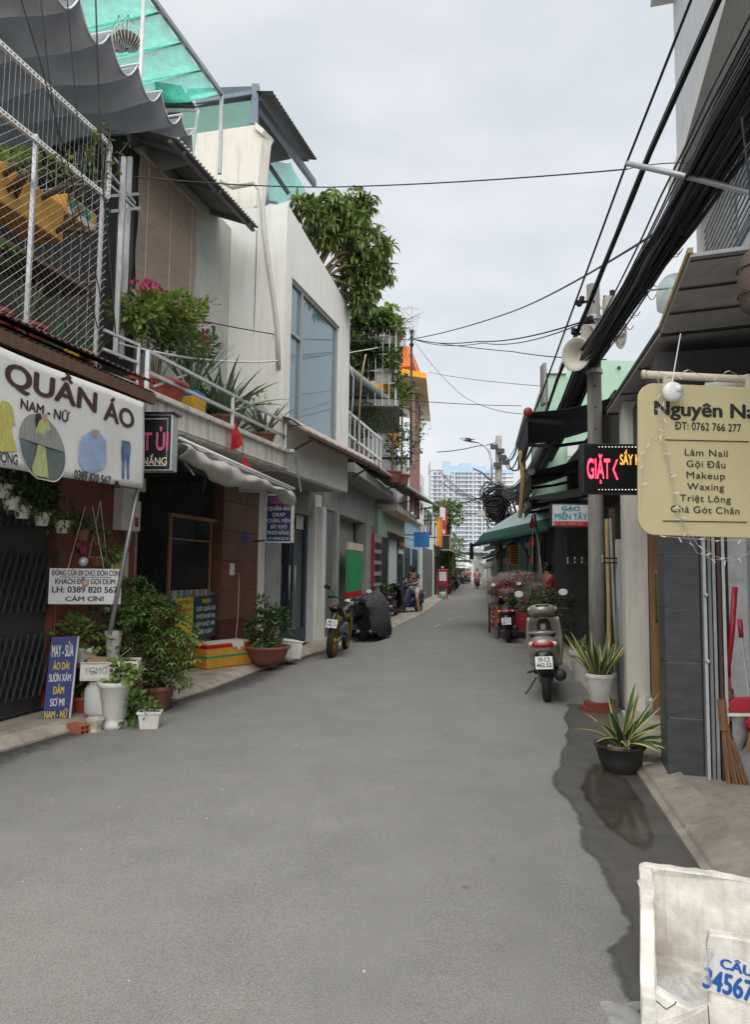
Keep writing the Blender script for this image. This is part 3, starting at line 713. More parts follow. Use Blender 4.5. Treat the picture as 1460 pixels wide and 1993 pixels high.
# ---------------- grey wave canvas above the balcony
mat('canvas', (.44, .44, .465), .8, .12, 2, .1, trans=.6, streak=.15)
cv = thing('wave_canvas_shade', 'sagging grey canvas shade hung in scalloped folds over the balcony', 'canopy', L1.P(0, -1, 6.8))
edge_px = [(18, -190), (90, -85), (154, 0), (215, 42), (268, 118), (313, 176), (352, 226), (376, 250)]
sE = [L1.s_of(L1.at(x, y, .45)) for x, y in edge_px]; sE = sorted(sE); zE = 6.98
def sag(s):
    for a, b2 in zip(sE, sE[1:]):
        if a <= s <= b2: t = (s - a) / (b2 - a); return -(1 - (2 * t - 1) ** 2) * .26 * (b2 - a) / .45
    return 0
s0, s1 = sE[0], sE[-1]
def cf(a, b2):
    s = s0 + (s1 - s0) * a; o = .45 - 3.2 * b2; w = sag(s) * (1 + .12 * math.sin(5 * o + s)); return L1.P(s, o, zE + w + .10 * b2 + .02 * math.sin(7 * s + 3 * o))
MB().grid(112, 14, cf).build('canvas', 'canvas', cv, smooth=True, solid=.006)
MB().tube([L1.P(s0 + (s1 - s0) * i / 112, .452, zE + sag(s0 + (s1 - s0) * i / 112) * (1 + .12 * math.sin(2.25 + s0 + (s1 - s0) * i / 112))) for i in range(113)], .011, 5).build('hem', 'galv', cv, smooth=True)
for s in sE[1:]: MB().tube([L1.P(s, .47, zE + .01), L1.P(s, -2.6, zE + .1)], .014, 6).build('cross_bar', 'white_metal', cv)
def cd(a, b2): return L1.P(s1 + .02 + .06 * b2, .42 - 2.2 * a, zE - .02 - (.36 + .04 * math.sin(9 * a)) * b2)
MB().grid(30, 6, cd).build('end_drop', 'canvas', cv, smooth=True, solid=.006)

# ---------------- green shade net roof higher up
def netmat(name, col, alpha):
    m = mat(name, col, .8, .3, 9, 0, trans=.75, alpha=alpha); return m
netmat('green_net', (.10, .60, .46), .66)
gn = thing('green_net_roof', 'green shade netting stretched on a grey steel frame above the grey canvas', 'canopy', L1.P(2, -1, 8.6))
Z = 9.0
e0, e1 = L1.at(285, -20, .2), L1.at(432, 184, .2); Z = e1.z
def gp(x, y): return G(x, y, Z)
q0 = [gp(300, 2), gp(432, 184)]; du = (q0[1] - q0[0]); 
A0 = q0[0] - du * .8; B0 = q0[1]; iv = -L1.n * 2.6
def gf(a, b2): p = A0.lerp(B0, a) + iv * b2; return p + V((0, 0, -.09 * math.sin(math.pi * ((a * 6) % 1)) - .05 * math.sin(math.pi * b2)))
MB().grid(48, 10, gf).build('net', 'green_net', gn, smooth=True)
MB().bar(A0, B0, .05, .06).build('edge_beam', 'steel', gn)
for i in range(7):
    p = A0.lerp(B0, i / 6); MB().bar(p + V((0, 0, .02)), p + iv + V((0, 0, .02)), .04, .05).build('cross_beam', 'steel', gn)
MB().bar(B0 - V((0, 0, .02)), B0 - V((0, 0, 1.2)), .05, .05).build('post', 'steel', gn)
pa = D(278, 40, 7.7); MB().bar(V((pa.x, pa.y, 6.9)), V((pa.x, pa.y, Z)), .035, .035).build('post', 'white_metal', gn)
# wicker hanging baskets under the net
for (x, y, r, lab) in ((248, 74, .17, 'round wicker hanging basket under green net beside a pale post'), (229, 82, .13, 'small dark hanging basket tucked behind canvas under green net')):
    c = D(x, y, 8.0); hb = thing('hanging_basket', lab, 'basket', c, 'baskets under the green net'); q = MB()
    for i in range(22):
        w = 2 * math.pi * i / 22
        q.tube([c + V((r * math.cos(w) * math.sin(t) , r * math.sin(w) * math.sin(t), -r * math.cos(t) * .85)) for t in [.1 + i2 * .38 for i2 in range(7)]], .006, 4, False)
    q.build('wicker_bars', 'white_metal', hb)
    MB().lathe([(r * .2, -r * .8), (r * .75, -r * .55), (r * .9, -r * .1), (r * .6, -.02)], c, 14).build('basket_bowl', 'dark_wood', hb, smooth=True)
    q = MB()
    for i in range(3): w = i * 2.1; q.tube([c + V((r * .8 * math.cos(w), r * .8 * math.sin(w), r * .4)), V((c.x, c.y, Z - .15))], .003, 4, False)
    q.build('hanging_cord', 'cable_grey', hb)
# small corrugated roof end behind the canvas
kr = thing('small_corrugated_roof', 'dark corrugated sheet roof corner beside the scalloped canvas edge', 'roof', D(350, 200, 9.6))
a, b2, c, d = D(300, 160, 9.4), D(352, 168, 9.6), D(386, 215, 9.9), D(310, 214, 9.7)
MB().grid(40, 3, lambda u, v: (a.lerp(d, u)).lerp(b2.lerp(c, u), v) + V((0, 0, .015 * math.sin(u * 40 * 1.1)))).build('roof_sheet', 'sheet_dark', kr, smooth=True, solid=.004)
MB().bar(d, c, .04, .05).build('edge_batten', 'steel', kr); MB().bar(c - V((0, 0, .02)), c - V((0, .3, 1.0)), .04, .04).build('post', 'galv', kr)

# ---------------- things behind the fence
mat('yellow_foam', (.62, .31, .035), .7, .15, 5, .15, streak=.25, dirt=(.2, .12, .05)); mat('green_paint', (.03, .30, .16), .6, .2, 6, .1); mat('foam_white', (.75, .74, .70), .8, .06, 8, .35, streak=.2, dirt=(.35, .3, .22), bscale=120)
shelf = thing('plant_shelf', 'rough timber shelf poles carrying yellow foam boxes behind the chain-link fence', 'shelf', L1.P(-.4, -.2, 4.4))
za, zb = 4.62, 4.55
for (x0, y0, x1, y1) in ((0, 345, 30, 322), (0, 380, 50, 340), (60, 395, 135, 360), (90, 470, 160, 408), (110, 445, 205, 455), (20, 400, 52, 335)):
    MB().tube([L1.at(x0, y0, -.1), L1.at(x1, y1, .28)], .03, 7).build('shelf_pole', 'dark_wood', shelf, smooth=True)
for s in (-1.4, -.2, 1.0): MB().bar(L1.P(s, -.25, 3.5), L1.P(s, -.25, 4.6), .04, .04).build('upright', 'dark_wood', shelf)
MB().pbox(L1, -2.2, 1.45, -.5, .05, 4.42, 4.46).build('board', 'dark_wood', shelf)
def foam(px0, px1, pyt, pyb, o, lab):
    a, b2 = sL(px0, o, (pyt + pyb) / 2), sL(px1, o, (pyt + pyb) / 2); z1 = L1.at((px0 + px1) / 2, pyt, o).z; z0 = max(4.465, L1.at((px0 + px1) / 2, pyb, o).z)
    t = thing('foam_planter', lab, 'box', L1.P((a + b2) / 2, o - .15, z0), 'foam boxes on the timber shelf')
    MB().pbox(L1, a, b2, o - .35, o, z0, z1).build('box', 'yellow_foam', t, bevel=.02)
    return t, a, b2, z0, z1
t, a, b2, z0, z1 = foam(-60, 128, 335, 415, .02, 'long yellow foam box planted with greens behind the fence')
t2, a2, b3, z2, z3 = foam(129, 190, 396, 438, .02, 'short yellow foam box with green and white stripes behind the fence')
MB().pbox(L1, a2 + .04, b3 - .1, .021, .025, z2 + .1, z3 - .03).build('stripe', 'green_paint', t2)
MB().pbox(L1, a2 + .02, b3 - .06, .021, .026, z2 + .02, z2 + .09).build('stripe', 'foam_white', t2)
# plants inside house A's cage
def potted(kind, c, label, cat='plant', group=None): return thing(kind, label, cat, c, group)
zf = 3.5
for (x, o, lab, n, tall) in ((-20, .0, 'broad leaved shrub in red pot behind the chain-link fence, farther from yellow bucket', 0, 0), (52, .02, 'aloe in wide red pot behind the chain-link fence', 1, 0)):
    p = L1.at(x, 600, o); c = V((p.x, p.y, zf)); t = potted('potted_plant', c, lab, group='red pots behind the fence')
    pot_round(t, c, .13, .19, .26, 'terracotta')
    if n: blades(t, c + V((0, 0, .22)), 16, .5, .04, 'aloe', (.1, .8), .2)
    else:
        for k in range(3):
            cc = c + V((U(-.15, .2), U(-.1, .1), .65 + .2 * k)); stems(t, c + V((0, 0, .2)), cc, (.1, .1, .1), 3)
            for j in range(26):
                w = j * 2.4; MB().v
            q = MB()
            for j in range(26): w = j * 2.4; q.leaf(cc, V((math.cos(w), math.sin(w), U(-.2, .9))), (0, 0, 1), U(.16, .24), .06, .6)
            q.build('foliage', 'leaf', t)
p = L1.at(18, 330, -.15); t = thing('shelf_greens', 'bright leafy greens growing out of the long yellow foam box', 'plant', p)
bush(t, p + V((0, 0, .02)), (.5, .25, .22), 420, .07, .035, 'leaf_light', 'diamond')
for (x, y) in ((120, 360), (60, 300)):
    pass
p = L1.at(150, 300, .1); t = thing('climbing_plant', 'sparse climber twining through the upper wire grid of the fence', 'plant', V((p.x, p.y, 4.5)))
q = MB(); q2 = MB()
for k in range(9):
    a = L1.at(130 + k * 8 + U(-10, 10), 400 + U(-30, 10), .2); pts = [a]
    for i in range(5): a = a + V((U(-.05, .09), U(-.05, .08), U(.08, .22))); pts.append(a); [q2.leaf(a, rdir(), (0, 0, 1), .07, .035) for _ in range(3)]
    q.tube(pts, .005, 4, False)
q.build('stem', 'stem', t); q2.build('foliage', 'leaf', t)
for (x, lab, s) in ((105, 'grey green spiky aloe clump in dark tub behind the fence', 1.25), (160, 'thin spiky aloe clump beside the mesh corner post of the fence', 1.0)):
    p = L1.at(x, 620, -.15); c = V((p.x, p.y, zf)); t = thing('aloe_clump', lab, 'plant', c, 'aloe clumps behind the fence')
    pot_round(t, c, .14, .2, .2, 'dark_metal'); blades(t, c + V((0, 0, .16)), 34, .62 * s, .022, 'aloe', (.1, .9), .15)
mat('yellow_paint', (.62, .36, .02), .55, .15, 6, .08, streak=.3, dirt=(.2, .12, .05))
p = L1.at(148, 642, .12); b_ = tag(MB().box((p.x, p.y, zf + .09), (.3, .16, .2), -.27).build('yellow_crate', 'yellow_paint', bevel=.015), 'small yellow plastic crate sitting inside the fence corner', 'crate')

# hanging plants under the banner, along the dark gate
hang = [(22, 968, 'w'), (44, 985, 'w'), (82, 1000, 'w'), (122, 1015, 'w'), (60, 950, 'n'), (8, 945, 'w'), (162, 1030, 't'), (186, 1040, 't'), (148, 1012, 'n'), (100, 965, 'n')]
mat('terracotta_pale', (.30, .11, .07), .7, .2, 6, .1)
hl = ['small white hanging pot with trailing fern before the dark gate', 'hanging terracotta pot with leafy plant on the red tile pillar', 'pot-less hanging fern clump under the banner edge']
for (x, y, k) in hang:
    c = L1.at(x, y, .35); t = thing('hanging_plant', hl['wtn'.index(k)], 'plant', c, {'w': 'white hanging pots under the banner', 't': 'terracotta hanging pots on the pillar', 'n': 'hanging fern clumps under the banner'}[k])
    if k != 'n': pot_round(t, c - V((0, 0, .11)), .05, .075, .12, 'plastic_white' if k == 'w' else 'terracotta_pale', .005, soil=False)
    q = MB()
    for i in range(34): w = i * 2.4; q.strap(c + V((0, 0, .0)), V((math.cos(w), math.sin(w), U(.2, 1.0))), U(.14, .26), .016, U(1.4, 2.6), 5, .1)
    for i in range(60): w = i * 2.4; r = U(.02, .15); q.leaf(c + V((math.cos(w) * r, math.sin(w) * r, U(-.08, .1))), rdir(-.1), (0, 0, 1), .06, .03, .5)
    q.build('foliage', 'leaf_dark' if k == 'n' else 'leaf', t)
    q = MB()
    for i in range(3): w = i * 2.1; q.tube([c + V((.07 * math.cos(w), .07 * math.sin(w), 0)), c + V((0, 0, .3)), V((c.x, c.y, 3.05))], .002, 4, False)
    q.build('hanger', 'cable_grey', t)
# plant on cords over the notice
for (x, y, lab) in ((190, 1092, 'hanging bowl of trailing greenery above the lettered notice'), (219, 1180, 'white square hanging pot below the meter boxes')):
    c = L1.at(x, y, .45); t = thing('hanging_planter', lab, 'plant', c)
    if y < 1100:
        pot_round(t, c - V((0, 0, .05)), .06, .12, .09, 'clay_pot', .004); bush(t, c + V((.02, 0, .08)), (.28, .2, .16), 190, .06, .035, 'leaf', up=-.2)
    else:
        MB().box(c, (.14, .14, .12), .3).build('pot', 'plastic_white', t, bevel=.01); bush(t, c + V((0, 0, .09)), (.15, .12, .06), 60, .05, .03, 'leaf', up=.2)
    q = MB()
    for dx in (-.09, .09): q.tube([c + V((dx, 0, .03)), c + V((0, 0, .6))], .003, 4, False)
    q.build('cord', 'pipe_white', t)

# lettered notice on strings
mat('paper_white', (.62, .62, .62), .6, .05, 5, .05); mat('paper_yellow', (.60, .44, .03), .65, .12, 5, .1); mat('paper_cream', (.60, .55, .42), .7, .1, 5, .05)
nb = thing('hanging_notice', 'white hanging notice lettered in black ĐÓNG CỬA ĐI CHỢ with phone number', 'sign', L1.at(165, 1140, .6))
NT = Plane((0, 0), 0, 1)
c = L1.at(166, 1141, .6); xx = (V((.96, .16, 0))).normalized(); hw = (L1.at(213, 1141, .6) - L1.at(119, 1141, .6)).length * .47; hh = .165
def quad_board(c, x, w, h, th=.006):
    y = V((0, 0, 1)); n = x.cross(y); return MB().prism([c - x * w - y * h, c + x * w - y * h, c + x * w + y * h, c - x * w + y * h], -n * th)
nrm = xx.cross(V((0, 0, 1)))
quad_board(c, xx, hw, hh).build('board', 'paper_white', nb)
for i, (s, wf, h) in enumerate((('ĐÓNG CỬA ĐI CHỢ, ĐÓN CON', 1.86, .048), ('KHÁCH ĐẾN GỌI DÙM', 1.65, .048), ('LH: 0389 820 567', 1.8, .055), ('CÁM ƠN!', 1.05, .042))):
    text(s, c + V((0, 0, .1 - i * .079)), xx, (0, 0, 1), h / .69, 'ink_black', nb, width=hw * wf, bold=.03, lift=.003)
MB().box(c + V((0, 0, .085)) + nrm * .004, (hw * 1.4, .003, .005), math.atan2(xx.y, xx.x)).build('rule', 'ink_black', nb)
for dx in (-.5, .5): MB().tube([c + xx * hw * dx + V((0, 0, hh)), c + xx * hw * dx * .2 + V((0, 0, .75))], .0025, 4).build('cord', 'pipe_white', nb)
MB().ball(c + nrm * .01 + V((0, 0, .03)), .032, 10, (1, .5, 1)).build('sticker', 'print_skin', nb, smooth=True); MB().ball(c + nrm * .03 + V((-.02, 0, .23)), .045, 10).build('knob', 'galv', nb, smooth=True)
mat('pink', (.45, .06, .13), .6, .2, 6)
t = thing('pink_ornament', 'pink cut-out heart ornament pinned to the red tile pillar', 'ornament', L1.at(158, 1065, .02))
q = MB()
for (dx, dz, r) in ((-.03, .16, .05), (.05, .17, .05), (.0, .1, .06), (-.05, .02, .04), (.03, -.02, .05)): q.lathe([(r, 0), (r, .012)], L1.at(158, 1065, .02) + L1.u * dx + V((0, 0, dz)), 12, R=frame_mat((0, 0, 0), L1.u, (0, 0, 1)).to_3x3())
q.build('cutout', 'pink', t); MB().ball(L1.at(163, 1050, .05), .035, 8, (1, .4, 1)).build('bead', 'leaf_yellow', t)
# poster, meter boxes and pipe on the pillar
s0, s1, z0, z1 = L1.rect(218, 251, 1073, 1127, .02)
t = thing('wall_calendar', 'cream and yellow calendar sheet on the red pillar behind the prop pole', 'poster', L1.P(s0, .02, z0))
MB().pbox(L1, s0, s1, .004, .012, z0, z1).build('sheet', 'paper_cream', t); MB().pbox(L1, s0 + .03, s1 - .05, .012, .015, z0 + .1, z1 - .05).build('picture', 'paper_yellow', t)
s0, s1, z0, z1 = L1.rect(238, 276, 952, 1033, .12)
t = thing('meter_box', 'pale grey electric meter box on the pillar end behind the banner corner', 'meter', L1.P(s0, .1, z0))
MB().pbox(L1, s0, s0 + .22, 0, .13, z0, z1).build('case', 'plastic_white', t, bevel=.008); MB().pbox(L1, s0 + .23, s1, 0, .11, z0, z1 - .12).build('case', 'plastic_white', t, bevel=.008)
MB().pbox(L1, s0 + .26, s1 - .05, .11, .116, z0 + .05, z0 + .16).build('window', 'clay_pot', t); MB().pbox(L1, s0 + .1, s1 + .1, 0, .1, z1, z1 + .16).build('case', 'paper_cream', t, bevel=.006)
q = MB(); [q.pbox(L1, s0 + .02 + i * .03, s0 + .03 + i * .03, .13, .135, z0 + .03, z1 - .03) for i in range(6)]; q.build('rib', 'plastic_white', t)
tag(MB().tube([L1.at(238, 985, .04), L1.at(236, 1020, .04), L1.at(244, 1048, .04), L1.at(240, 1075, .04), L1.at(252, 1060, .04), L1.at(258, 1030, .04)], .012, 6).build('meter_cable', 'cable_grey', smooth=True), 'looped grey cable hanging under the meter box', 'cable')

# ================================================================== LEFT, house B (laundry)
hb = thing('laundry_house', 'laundry shophouse with brown tiled pillar, stained white balcony and bamboo blind', 'house', L1.P(4, -2, 0))
sb0, sb1 = sp1, sB1
# shop room
MB().pbox(L1, sb0, sb1 + 3.5, -3.6, -3.5, 0, 3).build('back_wall', 'grey_wall', hb); MB().pbox(L1, sb1 - .06, sb1 + .0, -3.5, -.18, 0, 3).build('side_wall', 'grey_wall', hb)
MB().pbox(L1, sb0 + .005, sb0 + .08, -3.5, -.03, 0, 3).build('side_wall', 'grey_wall', hb)
MB().pbox(L1, sb0 - .1, sb1 + .1, -3.6, -.02, 2.94, 3.06).build('ceiling', 'grey_wall', hb)
MB().pbox(L1, sb0, sb1, -3.5, .0, .0, .1).build('floor', 'concrete', hb)
spl = sL(432)
MB().pbox(L1, spl + .02, sb1 - .005, -.17, -.022, .05, 2.94).build('pillar_core', 'grout', hb)
mat('brown_tile', (.155, .07, .05), .42, .18, 3, .1); mat('maroon_tile', (.105, .028, .022), .35, .2, 3, .1)
rows = [(.1, .34), (.34, .72), (.72, 1.15), (1.15, 1.6), (1.6, 2.05), (2.05, 2.5), (2.5, 2.95)]
sm = spl + (sb1 - spl) * .62
for i, (a, b2) in enumerate(rows):
    mm = 'maroon_tile' if i < 2 else 'brown_tile'
    MB().pbox(L1, spl + .004, sm - .004, -.03, .0, a + .004, b2 - .004).build('tile', mm, hb, bevel=.003)
    MB().pbox(L1, sm + .004, sb1 - .004, -.03, .0, a + .004, b2 - .004).build('tile', mm, hb, bevel=.003)
    MB().pbox(L1, spl - .0, spl + .018, -.17, -.035, a + .004, b2 - .004).build('tile', mm, hb, bevel=.003)
# folding gate folded at the near side
folding_gate(hb, L1, sb0 + .04, sL(316), -.15, .12, 2.8, .06, lattice=False)
MB().pbox(L1, sb0, sb1, -.2, -.03, 2.78, 2.95).build('lintel', 'dark_metal', hb)
# wooden glazed counter
ct = thing('service_counter', 'wooden counter with glazed front and striped cloth inside the laundry doorway', 'counter', L1.P(3.6, -.2, 0))
c0, c1 = sL(318), sL(428); zt = zL(380, 1010); zb = zL(370, 1244); zc = zL(380, 1158)
np_ = 12
for i in range(np_):
    a = c0 + (c1 - c0) * i / np_; b2 = c0 + (c1 - c0) * (i + 1) / np_
    MB().pbox(L1, a + .003, b2 - .003, -.14, -.1, .13, zc - .02).build('plank', 'wood', ct, bevel=.003)
MB().pbox(L1, c0, c1, -.5, -.142, .13, zc - .03).build('carcass', 'dark_wood', ct); MB().pbox(L1, c0 - .02, c1 + .02, -.55, -.08, zc - .02, zc + .015).build('top', 'wood', ct, bevel=.005)
for px in (345, 422): s = sL(px); MB().pbox(L1, s - .02, s + .02, -.14, -.1, zc + .015, zt).build('post', 'wood', ct, bevel=.004)
s2, s3 = sL(345), sL(440)
MB().pbox(L1, s2 - .02, s3, -.15, -.09, zt, zt + .05).build('top_rail', 'wood', ct, bevel=.004); zm = zL(380, 1052); MB().pbox(L1, s2, sL(425), -.13, -.11, zm, zm + .02).build('mid_rail', 'wood', ct)
mat('pane', (.03, .035, .035), .08, .1, 2, 0, alpha=.4); MB().pbox(L1, s2, sL(422), -.122, -.118, zc + .015, zt).build('pane', 'pane', ct)
cols = [(.08, .22, .40), (.36, .33, .28), (.30, .10, .08), (.05, .28, .34), (.30, .30, .28), (.08, .12, .32), (.35, .26, .12)]
for i, cc in enumerate(cols): mat('stripe%d' % i, cc, .8, .1, 6, .1)
n = 18; a0, a1 = sL(347), sL(421)
for i in range(n):
    MB().pbox(L1, a0 + (a1 - a0) * i / n, a0 + (a1 - a0) * (i + 1) / n, -.095 + .008 * (i % 2), -.085 + .008 * (i % 2), zc - .1, zc + .07).build('cloth_stripe', 'stripe%d' % (i % 7), ct)
# boards leaning on the counter
mat('teal_board', (.02, .05, .07), .5, .2, 5, .05); mat('ink_white', (.55, .55, .52), .6, .08, 4, 0); mat('ink_yellow', (.62, .48, .02), .6, .08, 4, 0); mat('ink_red', (.45, .02, .02), .6, .1, 4, 0)
s0, s1, z0, z1 = L1.rect(379, 422, 1160, 1240, -.04)
tb = thing('teal_price_board', 'dark teal price board lettered NHẬN GIẶT QUẦN ÁO beside the yellow sheet', 'sign', L1.P(s0, -.05, z0))
MB().pbox(L1, s0, s1, -.075, -.045, z0, z1).build('board', 'teal_board', tb)
hgt = z1 - z0
for i, (s, wf, cl) in enumerate((('NHẬN', .36, 'ink_yellow'), ('GIẶT QUẦN ÁO', .86, 'ink_white'), ('PHƠI KHÔ 8K', .84, 'ink_white'), ('SẤY KHÔ 10K', .84, 'ink_white'), ('GIẶT GIÀY', .64, 'ink_white'))):
    text(s, L1.P((s0 + s1) / 2, -.045, z1 - hgt * (.16 + i * .185)), L1.u, (0, 0, 1), hgt * .095 / .69, cl, tb, width=(s1 - s0) * wf, bold=.04, lift=.003)
s0, s1, z0, z1 = L1.rect(347, 378, 1164, 1256, -.03)
yb = thing('yellow_price_sheet', 'yellow plastic sheet with faded red and black lettering on the wooden counter', 'sign', L1.P(s0, -.05, z0))
MB().pbox(L1, s0, s1, -.075, -.05, z0, z1).build('sheet', 'paper_yellow', yb); hgt = z1 - z0
for i, (s, cl) in enumerate((('NHẬN GIẶT ỦI', 'ink_red'), ('QUẦN ÁO', 'ink_red'), ('SẤY KHÔ 12K', 'ink_black'))):
    text(s, L1.P((s0 + s1) / 2, -.05, z1 - hgt * (.12 + i * .165)), L1.u, (0, 0, 1), hgt * .08 / .69, cl, yb, width=(s1 - s0) * .84, bold=.02, lift=.003)
# inside: papers, rack, small things seen in the dark shop
t = thing('shop_cabinet', 'tall dark cabinet with papers at the back of the laundry', 'cabinet', L1.P(4, -2.5, 0))
MB().pbox(L1, sL(330), sL(420), -2.6, -2.1, .1, 1.75).build('carcass', 'dark_wood', t); MB().pbox(L1, sL(380), sL(395), -2.095, -2.09, 1.3, 1.6).build('paper', 'paper_cream', t)
# switch and conduit on the pillar
t = thing('socket_box', 'white socket box with thin conduit on the brown tiled pillar', 'socket', L1.at(450, 1108, .02)); p = L1.at(450, 1108, .0)
MB().pbox(L1, L1.s_of(p) - .06, L1.s_of(p) + .06, -.0, .03, p.z - .09, p.z + .09).build('box', 'plastic_white', t, bevel=.006)
MB().tube([L1.at(455, 1115, .01), L1.at(466, 1117, .012), L1.at(463, 1200, .012), L1.at(458, 1252, .012)], .006, 5).build('conduit', 'pipe_white', t)
s0, s1, z0, z1 = L1.rect(472, 484, 1038, 1055, .01); t = thing('house_number_plate', 'small blue house number plate on the brown tiled pillar', 'plate', L1.P(s0, .01, z0)); mat('plate_blue', (.03, .06, .2), .4, .1, 5, 0)
MB().pbox(L1, s0, s1, 0, .008, z0, z1).build('plate', 'plate_blue', t); 
# balcony
BO = .8
s0 = sL(284, BO, 780); s1 = sL(560, BO, 880)
zlo, zhi = 2.98, 3.31
MB().pbox(L1, s0, s1, -.3, BO, zlo, zhi - .06).build('balcony_slab', 'old_white', hb, bevel=.01)
MB().pbox(L1, s0 - .02, s1 + .04, -.3, BO + .05, zhi - .06, zhi).build('balcony_cap', 'old_white', hb, bevel=.008)
MB().pbox(L1, s0, s1, BO + .0, BO + .018, zlo + .03, zlo + .05).build('drip_mould', 'old_white', hb)
rl = thing('balcony_railing', 'grey square tube railing slanting along the stained white balcony edge', 'railing', L1.P(s0, BO, zhi))
zr1, zr2 = zhi + .42, zhi + .2
for s in (s0 + .05, sL(457, BO, 800), s1 - .03): MB().bar(L1.P(s, BO - .03, zhi - .01), L1.P(s, BO - .03, zr1), .04, .04).build('post', 'galv', rl)
for z in (zr1, zr2): MB().bar(L1.P(s0 + .05, BO - .03, z), L1.P(s1 - .03, BO - .03, z), .035, .035).build('rail', 'galv', rl)
MB().bar(L1.P(s1 - .03, BO - .03, zr1), L1.P(s1 - .03, -.2, zr1), .035, .035).build('rail', 'galv', rl)
for (z) in (zhi + .18, zhi + .42, zhi + .62): MB().bar(L1.P(s0 - .12, .35, z), L1.P(s0 + .35, .45, z - .02), .03, .03).build('rail', 'galv', rl)
MB().bar(L1.P(s0 + .35, .45, zhi), L1.P(s0 + .35, .45, zhi + .62), .03, .03).build('post', 'galv', rl)
MB().bar(L1.at(300, 752, BO), L1.at(412, 712, .3), .02, .02).build('brace', 'galv', rl)
p = L1.P(s1, BO + .06, zhi - .02); tag(MB().box(p, (.1, .07, .05), .2).build('flood_lamp', 'galv', bevel=.008), 'small grey flood lamp box at the balcony slab corner', 'lamp')
# upper wall: blind, bare wall, eave
zW = 6.9
MB().pbox(L1, sb0 + .12, sL(450, -.2, 700) + .2, -.35, -.2, 3.3, zW).build('upper_wall', 'bare_wall', hb)
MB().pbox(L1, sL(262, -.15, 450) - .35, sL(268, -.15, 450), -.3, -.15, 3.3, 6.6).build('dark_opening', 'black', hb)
mat('blind', (.37, .29, .235), .75, .35, 5, .2, stretch=(1, 1, 22))
bl = thing('bamboo_blind', 'faded brown bamboo roll blind covering the upper wall of the laundry', 'blind', L1.P(3, -.12, 4))
q0, q1 = sL(267, -.12, 450), sL(382, -.12, 480); zz0, zz1 = zL(320, 600, -.12) - .25, 6.62
q = MB(); nn = 120
for i in range(nn):
    z = zz0 + (zz1 - zz0) * i / nn; o = -.12 + .012 * math.sin(i * .11) + U(-.002, .002)
    q.pbox(L1, q0, q1 + U(-.01, .01), o - .004, o + .004, z + .002, z + (zz1 - zz0) / nn - .005)
stuff(q.build('bamboo_splints', 'blind', bl))
for f in (.12, .5, .88): MB().tube([L1.P(q0 + (q1 - q0) * f, -.1, zz0), L1.P(q0 + (q1 - q0) * f, -.1, zz1)], .003, 4).build('cord', 'paper_cream', bl)
MB().tube([L1.P(q0, -.11, zz1), L1.P(q1, -.11, zz1)], .025, 8).build('top_roll', 'blind', bl)
ev = thing('corrugated_eave', 'grey corrugated eave with whitened edge over the bamboo blind', 'roof', L1.P(3.5, 0, 6.6))
e0, e1 = L1.s_of(L1.at(345, 280, .5)), L1.s_of(L1.at(505, 450, .5)); ze = L1.at(440, 375, .5).z
corrugated('roof_sheet', 'sheet_grey', ev, L1, e0, e1, -.3, ze + .32, .5, ze)
q = MB(); n = int((e1 - e0) / .076)
for i in range(n): q.ball(L1.P(e0 + .019 + i * .076, .5, ze + .012), .022, 6, (1, 1, .7))
stuff(q.build('mortar_edge', 'old_white', ev, smooth=True))
for f in (.1, .5, .9): MB().bar(L1.P(e0 + (e1 - e0) * f, -.2, ze + .23), L1.P(e0 + (e1 - e0) * f, .46, ze - .03), .04, .05).build('rafter', 'sheet_grey', ev)
MB().bar(L1.P(e0, .4, ze - .01), L1.P(e1, .4, ze - .01), .05, .04).build('batten', 'sheet_grey', ev)

# retractable awning, half drawn
mat('awning_cloth', (.50, .48, .44), .75, .14, 3, .1, trans=.2, streak=.4, dirt=(.2, .18, .14))
aw = thing('retracted_awning', 'dirty white half rolled fabric awning sagging below the balcony', 'awning', L1.P(4, .8, 2.8))
w0, w1 = L1.at(352, 862, .95), L1.at(581, 958, 1.15)
a0, a1 = L1.s_of(w0), L1.s_of(w1); zA, zB = w0.z, w1.z
def fa(a, b2):
    s = a0 + (a1 - a0) * a; z = zA + (zB - zA) * a; o = .88 + .1 * a; sg = math.sin(math.pi * b2)
    ripple = .02 * math.sin(a * 21 + b2 * 5) + .012 * math.sin(a * 47)
    drop = (.10 + .17 * math.exp(-((a - .33) / .3) ** 2) + .12 * math.exp(-((a - .98) / .1) ** 2)) 
    return L1.P(s, o + .05 + .1 * sg + ripple, z - drop * b2 + ripple * .5)
MB().grid(70, 8, fa).build('cloth', 'awning_cloth', aw, smooth=True, solid=.006)
MB().tube([L1.P(a0, .84, zA + .03), L1.P(a1, 1.0, zB + .03)], .045, 10).build('roller', 'galv', aw, smooth=True)
MB().tube([L1.P(a0, .93, zA + .05), L1.P(a1, 1.08, zB + .05)], .02, 8).build('front_bar', 'white_metal', aw, smooth=True)
def fb(a, b2): 
    s = a0 + (a1 - a0) * a; z = zA + (zB - zA) * a; return L1.P(s, .25 + .68 * b2, z + .1 - .06 * b2 + .015 * math.sin(a * 30))
MB().grid(40, 4, fb).build('roof_cloth', 'awning_cloth', aw, smooth=True, solid=.005)
for (x0, y0, x1, y1) in ((575, 890, 586, 958), (345, 880, 378, 925)): MB().bar(L1.at(x0, y0, .8), L1.at(x1, y1, 1.02), .014, .014).build('arm', 'sheet_grey', aw)
MB().tube([L1.at(360, 905, .9), L1.at(400, 925, .6), L1.at(395, 960, .55)], .02, 6).build('arm', 'dark_metal', aw)
